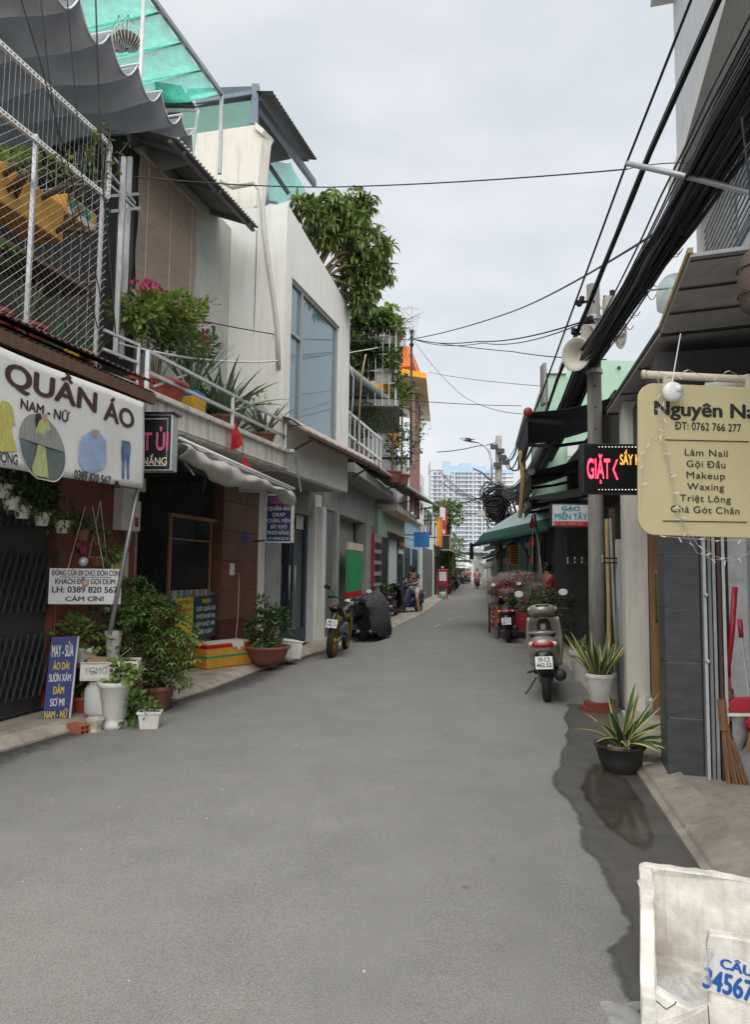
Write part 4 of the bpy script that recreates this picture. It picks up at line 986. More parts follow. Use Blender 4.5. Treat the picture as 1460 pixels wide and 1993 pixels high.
# fluorescent tube fitting under the awning
p0, p1 = L1.at(465, 949, .35), L1.at(520, 951, .75); t = thing('tube_light', 'dusty white fluorescent tube fitting under the awning', 'lamp', p0); MB().bar(p0, p1, .05, .06).build('housing', 'plastic_white', t, bevel=.006); MB().tube([p0 - V((0, 0, .05)), p1 - V((0, 0, .05))], .013, 8).build('tube', 'paper_white', t)
# small red flags
for (pts, lab) in (([(459, 824), (452, 842), (449, 876), (462, 873), (473, 866), (470, 850), (464, 836)], 'crumpled red cloth flag tied to the balcony railing post'), ([(472, 888), (474, 912), (494, 914), (484, 900)], 'small red pennant hanging under the balcony slab edge')):
    q = MB(); P3 = [L1.at(x, y, BO + .1 + .02 * math.sin(i * 2)) for i, (x, y) in enumerate(pts)]; q.add(P3, [tuple(range(len(P3)))])
    tag(q.build('red_flag', 'red_flag', solid=.006), lab, 'flag')

# ---------------- shop signs of the laundry
mat('sign_black', (.012, .012, .013), .35, .1, 5, 0); mat('sign_pink', (.62, .10, .24), .5, .15, 30, 0); mat('sign_blue', (.012, .035, .16), .4, .15, 5, 0); mat('sign_red', (.42, .03, .03), .5, .15, 8, 0)
def box_sign(name, label, o, x, w, h, dpt, face, side, frame=None):
    """sign box: o = bottom centre of its face, x = direction of its width"""
    x = V(x).normalized(); n = x.cross(V((0, 0, 1))); t = thing(name, label, 'sign', o)
    R = Matrix((x, -n, V((0, 0, 1)))).transposed()
    MB().box(V(o) - n * (dpt / 2) + V((0, 0, h / 2)), (w, dpt, h), R).build('box', side, t, bevel=.006)
    MB().box(V(o) + n * .003 + V((0, 0, h / 2)), (w - .03, .006, h - .03), R).build('face', face, t)
    if frame:
        for (dx, dz, ww, hh2) in ((0, h - .009, w, .018), (0, .009, w, .018), (-w / 2 + .009, h / 2, .018, h), (w / 2 - .009, h / 2, .018, h)):
            MB().box(V(o) + n * .005 + x * dx + V((0, 0, dz)), (ww, .012, hh2), R).build('frame_strip', frame, t)
    return t, x, n
Ys = 7.0
pb_ = D(333, 916, Ys); pt_ = D(333, 806, Ys); hS = pt_.z - pb_.z; wS = .57; xd = V((1, -.08, 0)).normalized()
o = V((pb_.x, pb_.y, pb_.z)) - xd * wS / 2
t, x, n = box_sign('laundry_led_sign', 'black light box sign lettered GIẶT ỦI in pink over PHƠI NẮNG', o, xd, wS, hS, .16, 'sign_black', 'galv', None)
lx = o + n * .006
text('GIẶT ỦI', lx + V((0, 0, hS * .36)), x, (0, 0, 1), hS * .31 / .69, 'sign_pink', t, width=wS * .86, bold=.03, lift=.003)
text('PHƠI NẮNG', lx + V((0, 0, hS * .10)) , x, (0, 0, 1), hS * .13 / .69, 'paper_cream', t, width=wS * .84, bold=.025, lift=.003)
q = MB()
for i in range(44):
    f = i / 44
    for dz in (.05, hS - .05): q.box(lx + x * (-wS / 2 + .05 + (wS - .1) * f) + V((0, 0, dz)), (.008, .006, .008))
for i in range(30):
    for dx in (-wS / 2 + .05, wS / 2 - .05): q.box(lx + x * dx + V((0, 0, .05 + (hS - .1) * i / 29)), (.008, .006, .008))
stuff(q.build('bulb_border', 'paper_white', t))
MB().box(o - n * .08 + V((0, 0, hS + .01)), (wS + .06, .2, .02), Matrix((x, -n, V((0, 0, 1)))).transposed()).build('cap', 'sign_black', t)
MB().bar(o - n * .1 + V((0, 0, hS * .8)), o - n * .1 + V((-.5, .6, hS * .8)), .03, .03).build('bracket', 'dark_metal', t)
# blue sign
Yb = 10.7; xd = V((1, -.18, 0)).normalized(); pb_ = D(542, 1056, Yb); pt_ = D(546, 962, Yb); hS = pt_.z - pb_.z; wS = (D(572, 1000, Yb) - D(519, 1000, Yb)).length
t, x, n = box_sign('blue_laundry_sign', 'hanging blue laundry sign box listing GIẶT QUẦN ÁO beside the glass door', pb_, xd, wS, hS, .12, 'sign_blue', 'plastic_white', 'plastic_white')
for i, (s, wf, h, cl) in enumerate((('GIẶT', .74, .125, 'sign_red'), ('QUẦN ÁO', .8, .075, 'paper_cream'), ('DRAP', .46, .075, 'paper_cream'), ('CHĂN, MỀN', .84, .075, 'paper_cream'), ('SẤY KHÔ', .62, .075, 'paper_cream'), ('PHƠI NẮNG', .8, .075, 'paper_cream'), ('ĐT: 09678 222 54', .78, .05, 'ink_white'))):
    zz = (.80, .665, .54, .415, .29, .165, .06)[i]
    text(s, pb_ + n * .006 + V((0, 0, hS * zz)), x, (0, 0, 1), hS * h / .69, cl, t, width=wS * wf, bold=.03, lift=.003)
MB().bar(pb_ - n * .06 + V((0, 0, .06)), pb_ - n * .06 + V((-.45, .25, .02)), .025, .025).build('bracket', 'dark_metal', t)

# ---------------- plants on the laundry balcony
zf = zhi
def bal(px, o): p = L1.at(px, 800, o); return V((p.x, p.y, zf))
c = bal(300, .45); t = thing('bougainvillea', 'bougainvillea bush with magenta blooms in a wide red tub on the balcony', 'plant', c)
pot_round(t, c, .26, .36, .26, 'terracotta', .02)
cc = L1.at(318, 632, .35); stems(t, c + V((0, 0, .2)), cc, (.45, .4, .3), 9, .01)
for (x, y, rx, rz, n) in ((275, 608, .27, .26, 420), (318, 622, .34, .27, 560), (360, 640, .30, .3, 520), (330, 670, .38, .22, 460), (395, 680, .16, .22, 200)):
    bush(t, L1.at(x, y, .35), (rx * 1.25, rx * 1.1, rz * 1.25), int(n * 1.5), .075, .046, random.choice(['leaf_light', 'leaf_light', 'leaf']), 'diamond', clumps=8)
bush(t, L1.at(335, 612, .38), (.55, .3, .2), 300, .065, .04, 'leaf_yellow', 'diamond', clumps=9)
for (x, y, n) in ((300, 565, 46), (290, 557, 20), (383, 605, 20), (396, 652, 36), (404, 637, 16), (411, 668, 26), (262, 561, 14), (398, 690, 16)):
    bush(t, L1.at(x, y, .4), (.09, .08, .08), n, .06, .05, 'magenta', 'diamond', clumps=4, name='blossom')
c = bal(372, .5); t = thing('yellow_planter', 'square yellow planter with blue rim holding long grassy leaves', 'plant', c); R = math.atan2(L1.u.y, L1.u.x)
MB().box(c + V((0, 0, .13)), (.26, .26, .26), R).build('pot', 'yellow_paint', t, bevel=.01); mat('blue_paint', (.02, .16, .40), .5, .15, 5, .05); MB().box(c + V((0, 0, .295)), (.25, .25, .07), R).build('rim', 'blue_paint', t, bevel=.008)
blades(t, c + V((0, 0, .3)), 30, .85, .035, 'aloe', (.1, .7), .4)
aloes = [(432, .4, 38, .95, .06, 'big aloe with thick grey green leaves in a brown tub mid balcony', .2), (455, .0, 22, .85, .05, 'aloe behind the big aloe close to the bare wall', .17), (515, .45, 34, .75, .05, 'sharp leaved aloe in brown tub at the end of the balcony', .19), (398, .1, 20, .85, .05, 'slim aloe between yellow planter and bare wall', .15)]
for (x, o, n, L, W, lab, r) in aloes:
    c = bal(x, o); t = thing('aloe_plant', lab, 'plant', c, 'aloes on the laundry balcony'); pot_round(t, c, r * .72, r, .24, 'clay_pot', .02); blades(t, c + V((0, 0, .2)), n, L, W, 'aloe', (.15, 1.5), .7, .06)
c = bal(495, .15); t = thing('leafy_shrub', 'round leafy shrub with pale flowers behind the end aloe', 'plant', c); pot_round(t, c, .14, .2, .25, 'clay_pot'); cc = c + V((0, 0, .62)); stems(t, c + V((0, 0, .2)), cc, (.3, .3, .25), 12)
bush(t, cc, (.42, .4, .32), 620, .07, .04, 'leaf_light', clumps=14); bush(t, cc + V((0, 0, .25)), (.3, .3, .1), 30, .03, .03, 'paper_cream', 'diamond', name='blossom')
c = bal(418, .15); t = thing('yellow_green_shrub', 'small yellow green shrub beside the bougainvillea', 'plant', c); pot_round(t, c, .1, .15, .2, 'clay_pot'); bush(t, c + V((0, 0, .5)), (.2, .2, .28), 260, .08, .05, 'leaf_light', clumps=8); stems(t, c + V((0, 0, .15)), c + V((0, 0, .45)), (.15, .15, .2), 6)
# ================================================================== LEFT, white house C
hc = thing('white_modern_house', 'white plastered house with tall blue-tinted corner window and roof terrace', 'house', L1.P(7, -2, 0))
CO = .76
k0 = L1.at(556, 560, CO); cs0 = L1.s_of(k0); cs1 = L1.s_of(L1.at(680, 720, CO))
zt0, zt1 = L1.at(560, 397, CO).z, L1.at(685, 607, CO).z
zu = 3.0
P = L1.P
# front wall as strips round the window opening (thick walls, real reveal)
w0, w1 = L1.s_of(L1.at(567, 620, CO)), L1.s_of(L1.at(660, 740, CO)); wz1 = L1.at(615, 588, CO).z; wz0 = L1.at(650, 868, CO).z
def wall_strip(sa, sb, za, zb_a, zb_b, o0, o1, name='front_wall'):
    q = MB().hexa([P(sa, o0, za), P(sb, o0, za), P(sb, o1, za), P(sa, o1, za), P(sa, o0, zb_a), P(sb, o0, zb_b), P(sb, o1, zb_b), P(sa, o1, zb_a)]); return q.build(name, 'white_wall', hc)
def ztop(s): return zt0 + (zt1 - zt0) * (s - cs0) / (cs1 - cs0)
wall_strip(cs0, w0, zu, ztop(cs0), ztop(w0), CO - .15, CO); wall_strip(w1, cs1, zu, ztop(w1), ztop(cs1), CO - .15, CO)
wall_strip(w0, w1, wz1, ztop(w0), ztop(w1), CO - .15, CO); wall_strip(w0, w1, zu, wz0, wz0, CO - .15, CO)
# side wall facing the laundry and other walls
q = MB().hexa([P(cs0, -3.5, 0), P(cs0 + .15, -3.5, 0), P(cs0 + .15, CO - .15, zu), P(cs0, CO - .15, zu), P(cs0, -3.5, zt0), P(cs0 + .15, -3.5, zt0), P(cs0 + .15, CO - .15, zt0), P(cs0, CO - .15, zt0)])
q = MB().pbox(L1, cs0, cs0 + .15, -3.5, CO - .15, zu, zt0 - .0); q.build('side_wall', 'white_wall', hc)
MB().pbox(L1, cs1 - .15, cs1, -3.5, CO - .15, zu, zt1).build('side_wall', 'white_wall', hc)
MB().pbox(L1, cs0 + .15, cs1 - .15, -3.5, CO - .15, zu, zu + .15).build('floor_slab', 'grey_wall', hc); MB().pbox(L1, cs0 + .15, cs1 - .15, -3.5, CO - .15, zt1 - .7, zt1 - .55).build('roof_slab', 'white_wall', hc)
MB().pbox(L1, cs0 + .15, cs1 - .15, -3.5, -3.35, zu + .15, zt1 - .7).build('rear_wall', 'dark_wall', hc)
# window: frame, mullions, panes
mat('window_frame', (.36, .36, .35), .5, .1, 8, .05, metal=.3)
mat('tint_glass', (.10, .19, .24), .04, .08, 1, 0, spec=1.0)
wn = MB().pbox(L1, w0, w0 + .05, CO - .12, CO - .04, wz0, wz1).pbox(L1, w1 - .05, w1, CO - .12, CO - .04, wz0, wz1).pbox(L1, w0 + .05, w1 - .05, CO - .12, CO - .04, wz1 - .05, wz1).pbox(L1, w0 + .05, w1 - .05, CO - .12, CO - .04, wz0, wz0 + .05).build('window', 'window_frame', hc)
sm_ = L1.s_of(L1.at(592, 640, CO)); zm = L1.at(577, 650, CO).z
MB().pbox(L1, sm_ - .03, sm_ + .03, CO - .12, CO - .035, wz0 + .05, wz1 - .05).build('mullion', 'window_frame', wn); MB().pbox(L1, w0 + .05, sm_ - .03, CO - .12, CO - .04, zm - .025, zm + .025).build('transom', 'window_frame', wn)
MB().pbox(L1, w0 + .05, sm_ - .03, CO - .09, CO - .08, zm + .025, wz1 - .05).build('pane', 'tint_glass', wn); MB().pbox(L1, w0 + .05, sm_ - .03, CO - .09, CO - .08, wz0 + .05, zm - .025).build('pane', 'tint_glass', wn); MB().pbox(L1, sm_ + .03, w1 - .05, CO - .09, CO - .08, wz0 + .05, wz1 - .05).build('pane', 'tint_glass', wn)
# roof terrace: white gable wall, tarp, post, canopy
YT = 11.6
def gable(pts, th, name, m, Yb=YT): 
    q = MB(); A = [L1.P(0, 0, 0)] * 0
    for (x, y) in pts: A.append(D(x, y, Yb))
    return q.prism(A, (.12, th, 0)).build(name, m, hc)
gable([(350, 268), (372, 262), (500, 243), (512, 254), (497, 400), (440, 470), (350, 400)], .2, 'terrace_wall', 'cream_wall', 11.2)
gable([(497, 238), (514, 252), (510, 262), (496, 250)], .3, 'wall_coping', 'cream_wall', 11.15)
tc_ = thing('terrace_canopy', 'dark corrugated terrace canopy on blue grey steel posts above the white house', 'canopy', D(540, 300, 12))
mat('steel_blue', (.12, .15, .20), .5, .15, 5, .1, metal=.3); mat('green_tarp', (.16, .32, .28), .6, .12, 4, .1, trans=.25); mat('sheet_under', (.055, .085, .105), .6, .2, 4, .1)
pA = D(496, 245, 11.35); pB = D(496, 168, 11.35); MB().bar(pA, V((pA.x, pA.y, pB.z)), .12, .12).build('post', 'steel_blue', tc_)
q = MB(); A = [D(x, y, 11.3) for x, y in ((352, 218), (375, 212), (497, 195), (499, 242), (375, 262), (350, 262))]; q.prism(A, (0, .01, 0)).build('tarp', 'green_tarp', tc_)
q = MB(); MB().bar(D(380, 200, 11.28), D(490, 182, 11.28), .05, .07).build('beam', 'steel_blue', tc_); MB().bar(D(365, 185, 11.6), D(490, 180, 11.6), .08, .16).build('beam', 'sheet_under', tc_)
# sloping beam and roof sheet above it
b0 = pB + V((0, 0, -.25)); bz = [D(502, 205, 11.4), D(612, 358, 15.6)]
MB().bar(bz[0], bz[1], .09, .14).build('beam', 'steel_blue', tc_)
r0, r1, r2, r3 = D(497, 178, 11.3), D(530, 178, 10.9), D(617, 311, 14.6), D(566, 308, 15.4)
inn = (-L1.n) * 2.2
def rs(u, v): 
    e = r1.lerp(r2, u); i_ = r0.lerp(r3, u) + inn * .0; p = e.lerp(i_, v); return p + V((0, 0, .018 * math.sin(u * 150)))
MB().grid(96, 3, rs).build('roof_sheet', 'sheet_dark', tc_, smooth=True, solid=.004)
def ru(u, v): e = r0.lerp(r3, u); return e.lerp(e + inn + V((0, 0, -.1)), v) + V((0, 0, .012 * math.sin(u * 150) - .02))
MB().grid(96, 3, ru).build('roof_sheet', 'sheet_under', tc_, smooth=True, solid=.004)
MB().bar(D(580, 313, 15.2), D(600, 313, 14.9), .04, .04).build('bracket', 'steel_blue', tc_)
# green net drop at the back of the terrace
n0, n1, n2, n3 = D(510, 318, 15.2), D(566, 316, 15.3), D(602, 388, 15.8), D(524, 394, 15.8)
MB().grid(12, 12, lambda u, v: n0.lerp(n1, u).lerp(n3.lerp(n2, u), v) + V((0, .05 * math.sin(u * 9), -.04 * math.sin(v * 7)))).build('net', 'green_net', tc_, smooth=True)
MB().bar(D(522, 320, 15.15), D(562, 378, 15.6), .07, .07).build('rafter', 'steel_blue', tc_)
for a_, b_ in (((508, 392), (540, 396)),): MB().bar(D(*a_, 15.0), D(*b_, 15.2), .05, .05).build('rail', 'galv', tc_)
# water drum and lagged pipe
t = thing('blue_water_drum', 'small bluish plastic drum on the terrace beside the lagged pipe', 'drum', D(510, 372, 12.2)); mat('pale_blue', (.42, .46, .62), .5, .1, 5, .05)
MB().lathe([(.12, -.28), (.13, -.1), (.13, .1), (.09, .2), (.05, .24)], D(511, 366, 12.2), 16).build('drum', 'pale_blue', t, smooth=True)
mat('lagging', (.55, .52, .47), .8, .25, 30, .6, stretch=(1, 1, 6), streak=.4)
pp_ = [D(430, 352, 10.95), D(452, 365, 10.9), D(478, 360, 10.85), D(496, 357, 10.8), D(506, 370, 10.72), D(510, 400, 10.68), D(514, 450, 10.66), D(524, 520, 10.65), D(533, 580, 10.64), D(540, 640, 10.62), D(543, 720, 10.62)]
tag(MB().tube(pp_, .042, 9).build('lagged_pipe', 'lagging', smooth=True), 'white wrapped air conditioning pipe snaking down the white house corner', 'pipe')
tag(MB().tube([D(500, 448, 10.7), D(497, 560, 10.72), D(492, 720, 10.74)], .006, 5).build('thin_wall_cable', 'cable_grey'), 'thin dark cable running straight down the white side wall', 'cable')
# overhanging tree on the terrace
tr = thing('terrace_tree', 'dense broad leaved tree spilling over the white parapet', 'tree', P((cs0 + cs1) / 2, .3, zt1 - .4))
tb = P(cs0 + 1.6, .25, zt1 - .5)
blobs = [(600, 408, 12.2, .3, 170), (645, 405, 12.6, .36, 220), (670, 425, 12.9, .45, 300), (625, 455, 12.6, .4, 260), (675, 470, 13.1, .48, 340), (715, 420, 13.3, .35, 170), (722, 480, 13.3, .42, 280), (700, 520, 13.4, .45, 330), (738, 520, 13.5, .3, 180), (680, 545, 13.5, .32, 200), (715, 570, 13.5, .36, 220), (690, 395, 13.2, .3, 160), (745, 480, 13.6, .22, 100), (580, 400, 12.2, .2, 70), (700, 590, 13.5, .22, 110)]
q = MB(); qs = MB(); lq = {0: MB(), 1: MB(), 2: MB(), 3: MB()}
for (x, y, Y, r, n) in blobs:
    c = D(x, y, Y); mid = tb.lerp(c, .55) + V((0, 0, .35)); qs.tube([tb + V((U(-.1, .1), U(-.1, .1), 0)), mid, c], [.05, .03, .012], 6)
    for i in range(int(n / 7)):
        d = rdir(); e = c + d * r * U(.3, 1.0) * .88 ; dd = (d + V((0, 0, U(-.3, .4)))).normalized(); qs.tube([c.lerp(e, .3), e], .004, 4, False)
        w0_ = U(0, 6)
        for k in range(8):
            w = w0_ + k * .8; side = dd.orthogonal(); side.rotate(Matrix.Rotation(w, 3, dd)) if False else None
            sd = (Matrix.Rotation(w, 3, dd) @ dd.orthogonal()).normalized()
            lq[random.choice((0, 0, 1, 2, 2, 3, 3))].leaf(e + dd * U(-.02, .06), sd * .9 + dd * .5 + V((0, 0, -.25)), (0, 0, 1), U(.15, .23), U(.05, .075), .9)
qs.build('trunk', 'stem', tr, smooth=True); mat('leaf_mango', (.19, .22, .065), .42, .3, 3, 0, trans=.28, island=.4)
for k, mm in enumerate(('leaf', 'leaf_dark', 'leaf_mango', 'leaf_light')): lq[k].build('crown', mm, tr)
# ground floor of C
gC0, gC1 = sB1, sL(622)
MB().pbox(L1, gC0 + .002, sL(516), -.4, -.01, .05, zu).build('ground_pier', 'cream_wall', hc)
MB().pbox(L1, sL(516) + .002, sL(545), -.4, .02, .05, zu).build('ground_pier', 'grey_wall', hc)
MB().pbox(L1, sL(545), gC1, -1.2, -1.1, 0, zu).build('inner_wall', 'dark_wall', hc)
MB().pbox(L1, sL(545), sL(609), -.5, .0, 2.55, zu - .005).build('lintel', 'grey_wall', hc)
MB().pbox(L1, sL(609), gC1, -.4, .03, .04, zu - .005).build('ground_pier', 'white_wall', hc)
dr = MB().pbox(L1, sL(545) + .01, sL(545) + .07, -.2, -.12, .1, 2.55).pbox(L1, sL(609) - .14, sL(609) - .01, -.2, -.12, .1, 2.55).pbox(L1, sL(545) + .07, sL(609) - .14, -.2, -.12, 2.45, 2.55).pbox(L1, sL(545) + .07, sL(609) - .14, -.2, -.12, .1, .35).build('door', 'gate_blue', hc)
md = (sL(545) + sL(609)) / 2 - .05
MB().pbox(L1, md - .05, md + .05, -.2, -.12, .35, 2.45).build('stile', 'gate_blue', dr)
for a_, b_ in ((sL(545) + .07, md - .05), (md + .05, sL(609) - .14)): MB().pbox(L1, a_, b_, -.165, -.155, .35, 2.45).build('pane', 'glass_dark', dr)
for d_ in (-.14, .14): MB().tube([P(md + d_, -.08, zL(570, 1168)), P(md + d_, -.08, zL(570, 1100))], .016, 8).build('handle', 'galv', dr, smooth=True)
s0, s1, z0, z1 = L1.rect(578, 592, 1003, 1030, -.1); MB().pbox(L1, s0, s1, -.12, -.115, z0, z1).build('notice', 'paper_white', dr)
# pink striped fabric awning of C
mat('pink_awning', (.56, .44, .40), .75, .15, 5, .1, trans=.2, stretch=(8, 8, 1), streak=.3, dirt=(.3, .16, .14))
pw_ = thing('pink_fabric_awning', 'faded pink fabric awning under the blue-tinted window', 'awning', P(7, .8, 3.3))
a0, a1 = L1.at(598, 838, 1.2), L1.at(738, 908, 1.2); i0, i1 = a0 - L1.n * .44 + V((0, 0, .25)), a1 - L1.n * .44 + V((0, 0, .25))
MB().grid(50, 6, lambda u, v: a0.lerp(a1, u).lerp(i0.lerp(i1, u), v) + V((0, 0, .012 * math.sin(u * 70) + .05 * math.sin(v * math.pi)))).build('cloth', 'pink_awning', pw_, smooth=True, solid=.006)
MB().grid(50, 3, lambda u, v: a0.lerp(a1, u) + V((.012 * math.sin(u * 90), 0, -.12 * v))).build('valance', 'clay_pot', pw_, smooth=True, solid=.005)
MB().bar(a0 - V((0, 0, .05)), a1 - V((0, 0, .05)), .06, .05).build('front_bar', 'dark_metal', pw_)
for f in (.1, .9): MB().bar(a0.lerp(a1, f) - V((0, 0, .03)), i0.lerp(i1, f) - V((0, 0, .5)), .03, .03).build('arm', 'dark_metal', pw_)

# ---------------- clutter on the left pavement
def gpt(px, py, z=0): return G(px, py, z)
def pot_on(px, py): p = gpt(px, py); return p
# standing blue board
mat('board_blue', (.012, .025, .17), .45, .1, 5, 0)
p0, p1 = gpt(82, 1406, .06), gpt(133, 1403, .06); bxd = (p1 - p0).normalized(); wB = (p1 - p0).length
top = D(122, 1238, (p0.y + p1.y) / 2 + .12); hB = top.z - .06
sb = thing('tailoring_board', 'blue standing board lettered MAY - SỬA ÁO DÀI at the gate', 'sign', p0.lerp(p1, .5))
lean = V((.015, .08, hB)); upv = lean.normalized(); nb_ = bxd.cross(upv).normalized()
MB().prism([p0, p1, p1 + lean, p0 + lean], -nb_ * .02).build('board', 'board_blue', sb)
MB().bar(p1 - nb_ * .012 + bxd * .006, p1 + lean - nb_ * .012 + bxd * .006, .012, .024).build('edge_strip', 'plastic_white', sb)
cb = p0.lerp(p1, .5)
for i, (s, wf, h, cl) in enumerate((('MAY - SỬA', .84, .135, 'paper_white'), ('ÁO DÀI', .62, .085, 'ink_yellow'), ('SƯỜN XÁM', .84, .085, 'paper_white'), ('ĐẦM', .42, .085, 'ink_yellow'), ('SƠ MI', .54, .085, 'paper_white'), ('NAM - NỮ', .88, .085, 'ink_yellow'))):
    text(s, cb + lean * (.765, .61, .47, .325, .185, .045)[i], bxd, upv, hB * h / .69, cl, sb, width=wB * wf, bold=.03, lift=.004)
# grey cabinet panel behind it
gcab = tag(MB().box(V((gpt(72, 1392).x - .12, gpt(72, 1392).y + .18, .36)), (.32, .22, .6), .3).build('grey_storage_box', 'grey_wall', bevel=.02), 'plain grey storage box pushed against the gate behind the blue board', 'box')
# pots
c = gpt(222, 1416); t = thing('white_urn_planter', 'tall white footed planter with leafy plant at the kerb', 'plant', c)
MB().lathe([(.10, 0), (.125, .01), (.12, .05), (.095, .075), (.10, .09), (.145, .38), (.165, .39), (.165, .43), (.15, .43), (.145, .385)], c, 28, wob=lambda i, w: 1 + (.03 * math.sin(8 * w) if i in (6, 7) else 0)).build('pot', 'plastic_white', t, smooth=True)
bush(t, c + V((0, 0, .5)), (.22, .2, .13), 230, .085, .055, 'leaf_light', clumps=8)
c = gpt(166, 1400); t = thing('red_tub_plant', 'red plastic tub with round leaved herb beside the blue board', 'plant', c); pot_round(t, c, .125, .165, .24, 'terracotta', .008); bush(t, c + V((0, 0, .40)), (.26, .22, .18), 240, .085, .07, 'leaf', clumps=9); stems(t, c + V((0, 0, .2)), c + V((0, 0, .36)), (.15, .15, .12), 8, .004)
c = gpt(302, 1384); t = thing('big_leafy_bush', 'large feathery leaved bush in a dull red tub, tallest plant on the pavement', 'plant', c); pot_round(t, c, .13, .19, .27, 'clay_pot', .01)
gb = [(250, 1170, .2, .24, 60), (280, 1210, .3, .3, 120), (315, 1215, .2, .26, 80), (282, 1262, .3, .24, 100), (255, 1235, .2, .2, 50), (335, 1245, .12, .2, 40), (300, 1310, .25, .15, 50)]
for (x, y, r, rz, n) in gb: compound(t, c + V((0, 0, .22)), D(x, y, c.y + .05), (r, r * .9, rz), n, random.choice(['leaf', 'leaf', 'leaf_light']), .062, stemn=4)
bush(t, D(275, 1168, c.y), (.18, .15, .12), 90, .06, .03, 'leaf_yellow', clumps=5)
c = gpt(184, 1424); t = thing('distressed_cup_pot', 'small empty peeling white cup pot on the road edge', 'pot', c); mat('peeled', (.50, .46, .38), .9, .3, 9, .4, streak=.9, dirt=(.12, .07, .04))
MB().lathe([(.075, 0), (.078, .012), (.055, .016), (.07, .06), (.083, .11), (.083, .125), (.072, .125), (.066, .07), (.04, .03)], c, 22).build('pot', 'peeled', t, smooth=True)
c = gpt(291, 1419); t = thing('white_trough', 'small white rectangular planter with sprawling herb at the kerb', 'plant', c)
q = MB(); w_, d_, h_ = .1, .075, .17; R = Matrix.Rotation(.15, 3, 'Z')
def rr_(sx, sy, z, f): return c + R @ V((sx * w_ * f, sy * d_ * f, z))
q.loft([[rr_(a, b_, 0, .78) for a, b_ in ((-1, -1), (1, -1), (1, 1), (-1, 1))], [rr_(a, b_, h_ * .86, .96) for a, b_ in ((-1, -1), (1, -1), (1, 1), (-1, 1))], [rr_(a, b_, h_ * .87, 1.1) for a, b_ in ((-1, -1), (1, -1), (1, 1), (-1, 1))], [rr_(a, b_, h_, 1.1) for a, b_ in ((-1, -1), (1, -1), (1, 1), (-1, 1))], [rr_(a, b_, h_, .95) for a, b_ in ((-1, -1), (1, -1), (1, 1), (-1, 1))], [rr_(a, b_, h_ * .8, .9) for a, b_ in ((-1, -1), (1, -1), (1, 1), (-1, 1))]])
q.build('pot', 'plastic_white', t, bevel=.004); bush(t, c + V((0, 0, .2)), (.14, .1, .07), 70, .055, .03, 'leaf', clumps=5)
bush(t, c + V((-.17, .04, .15)), (.17, .14, .17), 150, .085, .05, 'leaf', clumps=7)
# plank stand with planters and crate
st = thing('plant_stand', 'low grey stand holding planters in front of the red pillar', 'stand', gpt(185, 1385)); bc = V((-2.64, 6.93, 0))
for dx in (-.28, .1, .32): MB().box((bc.x + dx, bc.y + .12 + dx * .25, .3), (.05, .18, .46), .28).build('leg', 'dark_wood', st)
MB().box((bc.x, bc.y + .12, .54), (.75, .26, .03), .28).build('top', 'dark_wood', st)
c = V((bc.x - .22, bc.y + .06, .555)); t = thing('grey_box_planter', 'square grey planter with bushy herb on the plant stand', 'plant', c); MB().box(c + V((0, 0, .075)), (.22, .18, .15), .28).build('pot', 'galv', t, bevel=.012); bush(t, c + V((.0, 0, .26)), (.26, .22, .17), 330, .06, .035, 'leaf_light', clumps=10)
c = V((bc.x + .02, bc.y + .25, .555)); t = thing('white_pot_shrub', 'leafy shrub in narrow white pot at the back of the plant stand', 'plant', c); pot_round(t, c, .06, .085, .3, 'plastic_white', .006); bush(t, c + V((0, 0, .48)), (.28, .24, .2), 320, .07, .045, 'leaf', clumps=9)
cr_ = thing('white_plastic_crate', 'white slatted plastic crate lettered YGMG with cardboard inside', 'crate', V((bc.x + .1, bc.y - .12, .44)))
c = V((bc.x + .14, bc.y - .1, .44)); R = Matrix.Rotation(.22, 3, 'Z'); w_, d_, h_ = .5, .3, .17; q = MB()
def cb_(x, y, z, a, b_, cc_): q.box(c + R @ V((x, y, z)), (a, b_, cc_), R)
for sy in (-1, 1):
    for z in (.01, h_ - .012): cb_(0, sy * d_ / 2, z, w_, .012, .022)
    for i in range(13):
        if sy < 0 and i < 7: continue
        cb_(-w_ / 2 + w_ * i / 12, sy * d_ / 2, h_ / 2, .012, .01, h_)
    for z in (h_ * .36, h_ * .66): cb_(.12 if sy < 0 else 0, sy * d_ / 2, z, w_ * (.5 if sy < 0 else 1), .008, .012)
for sx in (-1, 1):
    for z in (.01, h_ - .012): cb_(sx * w_ / 2, 0, z, .012, d_, .022)
    for i in range(7): cb_(sx * w_ / 2, -d_ / 2 + d_ * i / 6, h_ / 2, .01, .012, h_)
cb_(0, 0, .006, w_, d_, .01); q.build('basket', 'plastic_white', cr_)
q = MB(); q.box(c + R @ V((-.12, -d_ / 2 - .002, h_ / 2)), (w_ * .5, .008, h_ * .9), R); q.build('front_panel', 'plastic_white', cr_)
text('YGMG', c + R @ V((-.12, -d_ / 2 - .006, h_ * .35)), R @ V((1, 0, 0)), (0, 0, 1), .09, 'grey_wall', cr_, width=.2, bold=.01, lift=.003)
mat('cardboard', (.36, .25, .14), .85, .15, 5, .1); cbx = thing('cardboard_carton', 'open brown cardboard carton sitting in the white plastic crate', 'carton', c + V((0, 0, .15)))
MB().box(c + R @ V((-.08, 0, .1)), (.26, .22, .17), R @ Matrix.Rotation(.1, 3, 'Y')).build('box', 'cardboard', cbx); 
for (x, rot) in ((.1, -.7), (-.2, .5)): MB().box(c + R @ V((x, -.02, .22)), (.16, .2, .005), R @ Matrix.Rotation(rot, 3, 'Y')).build('flap', 'cardboard', cbx)
MB().box((bc.x + .14, bc.y - .02, .235), (.44, .26, .4), .25).build('support_block', 'dark_wood', st)
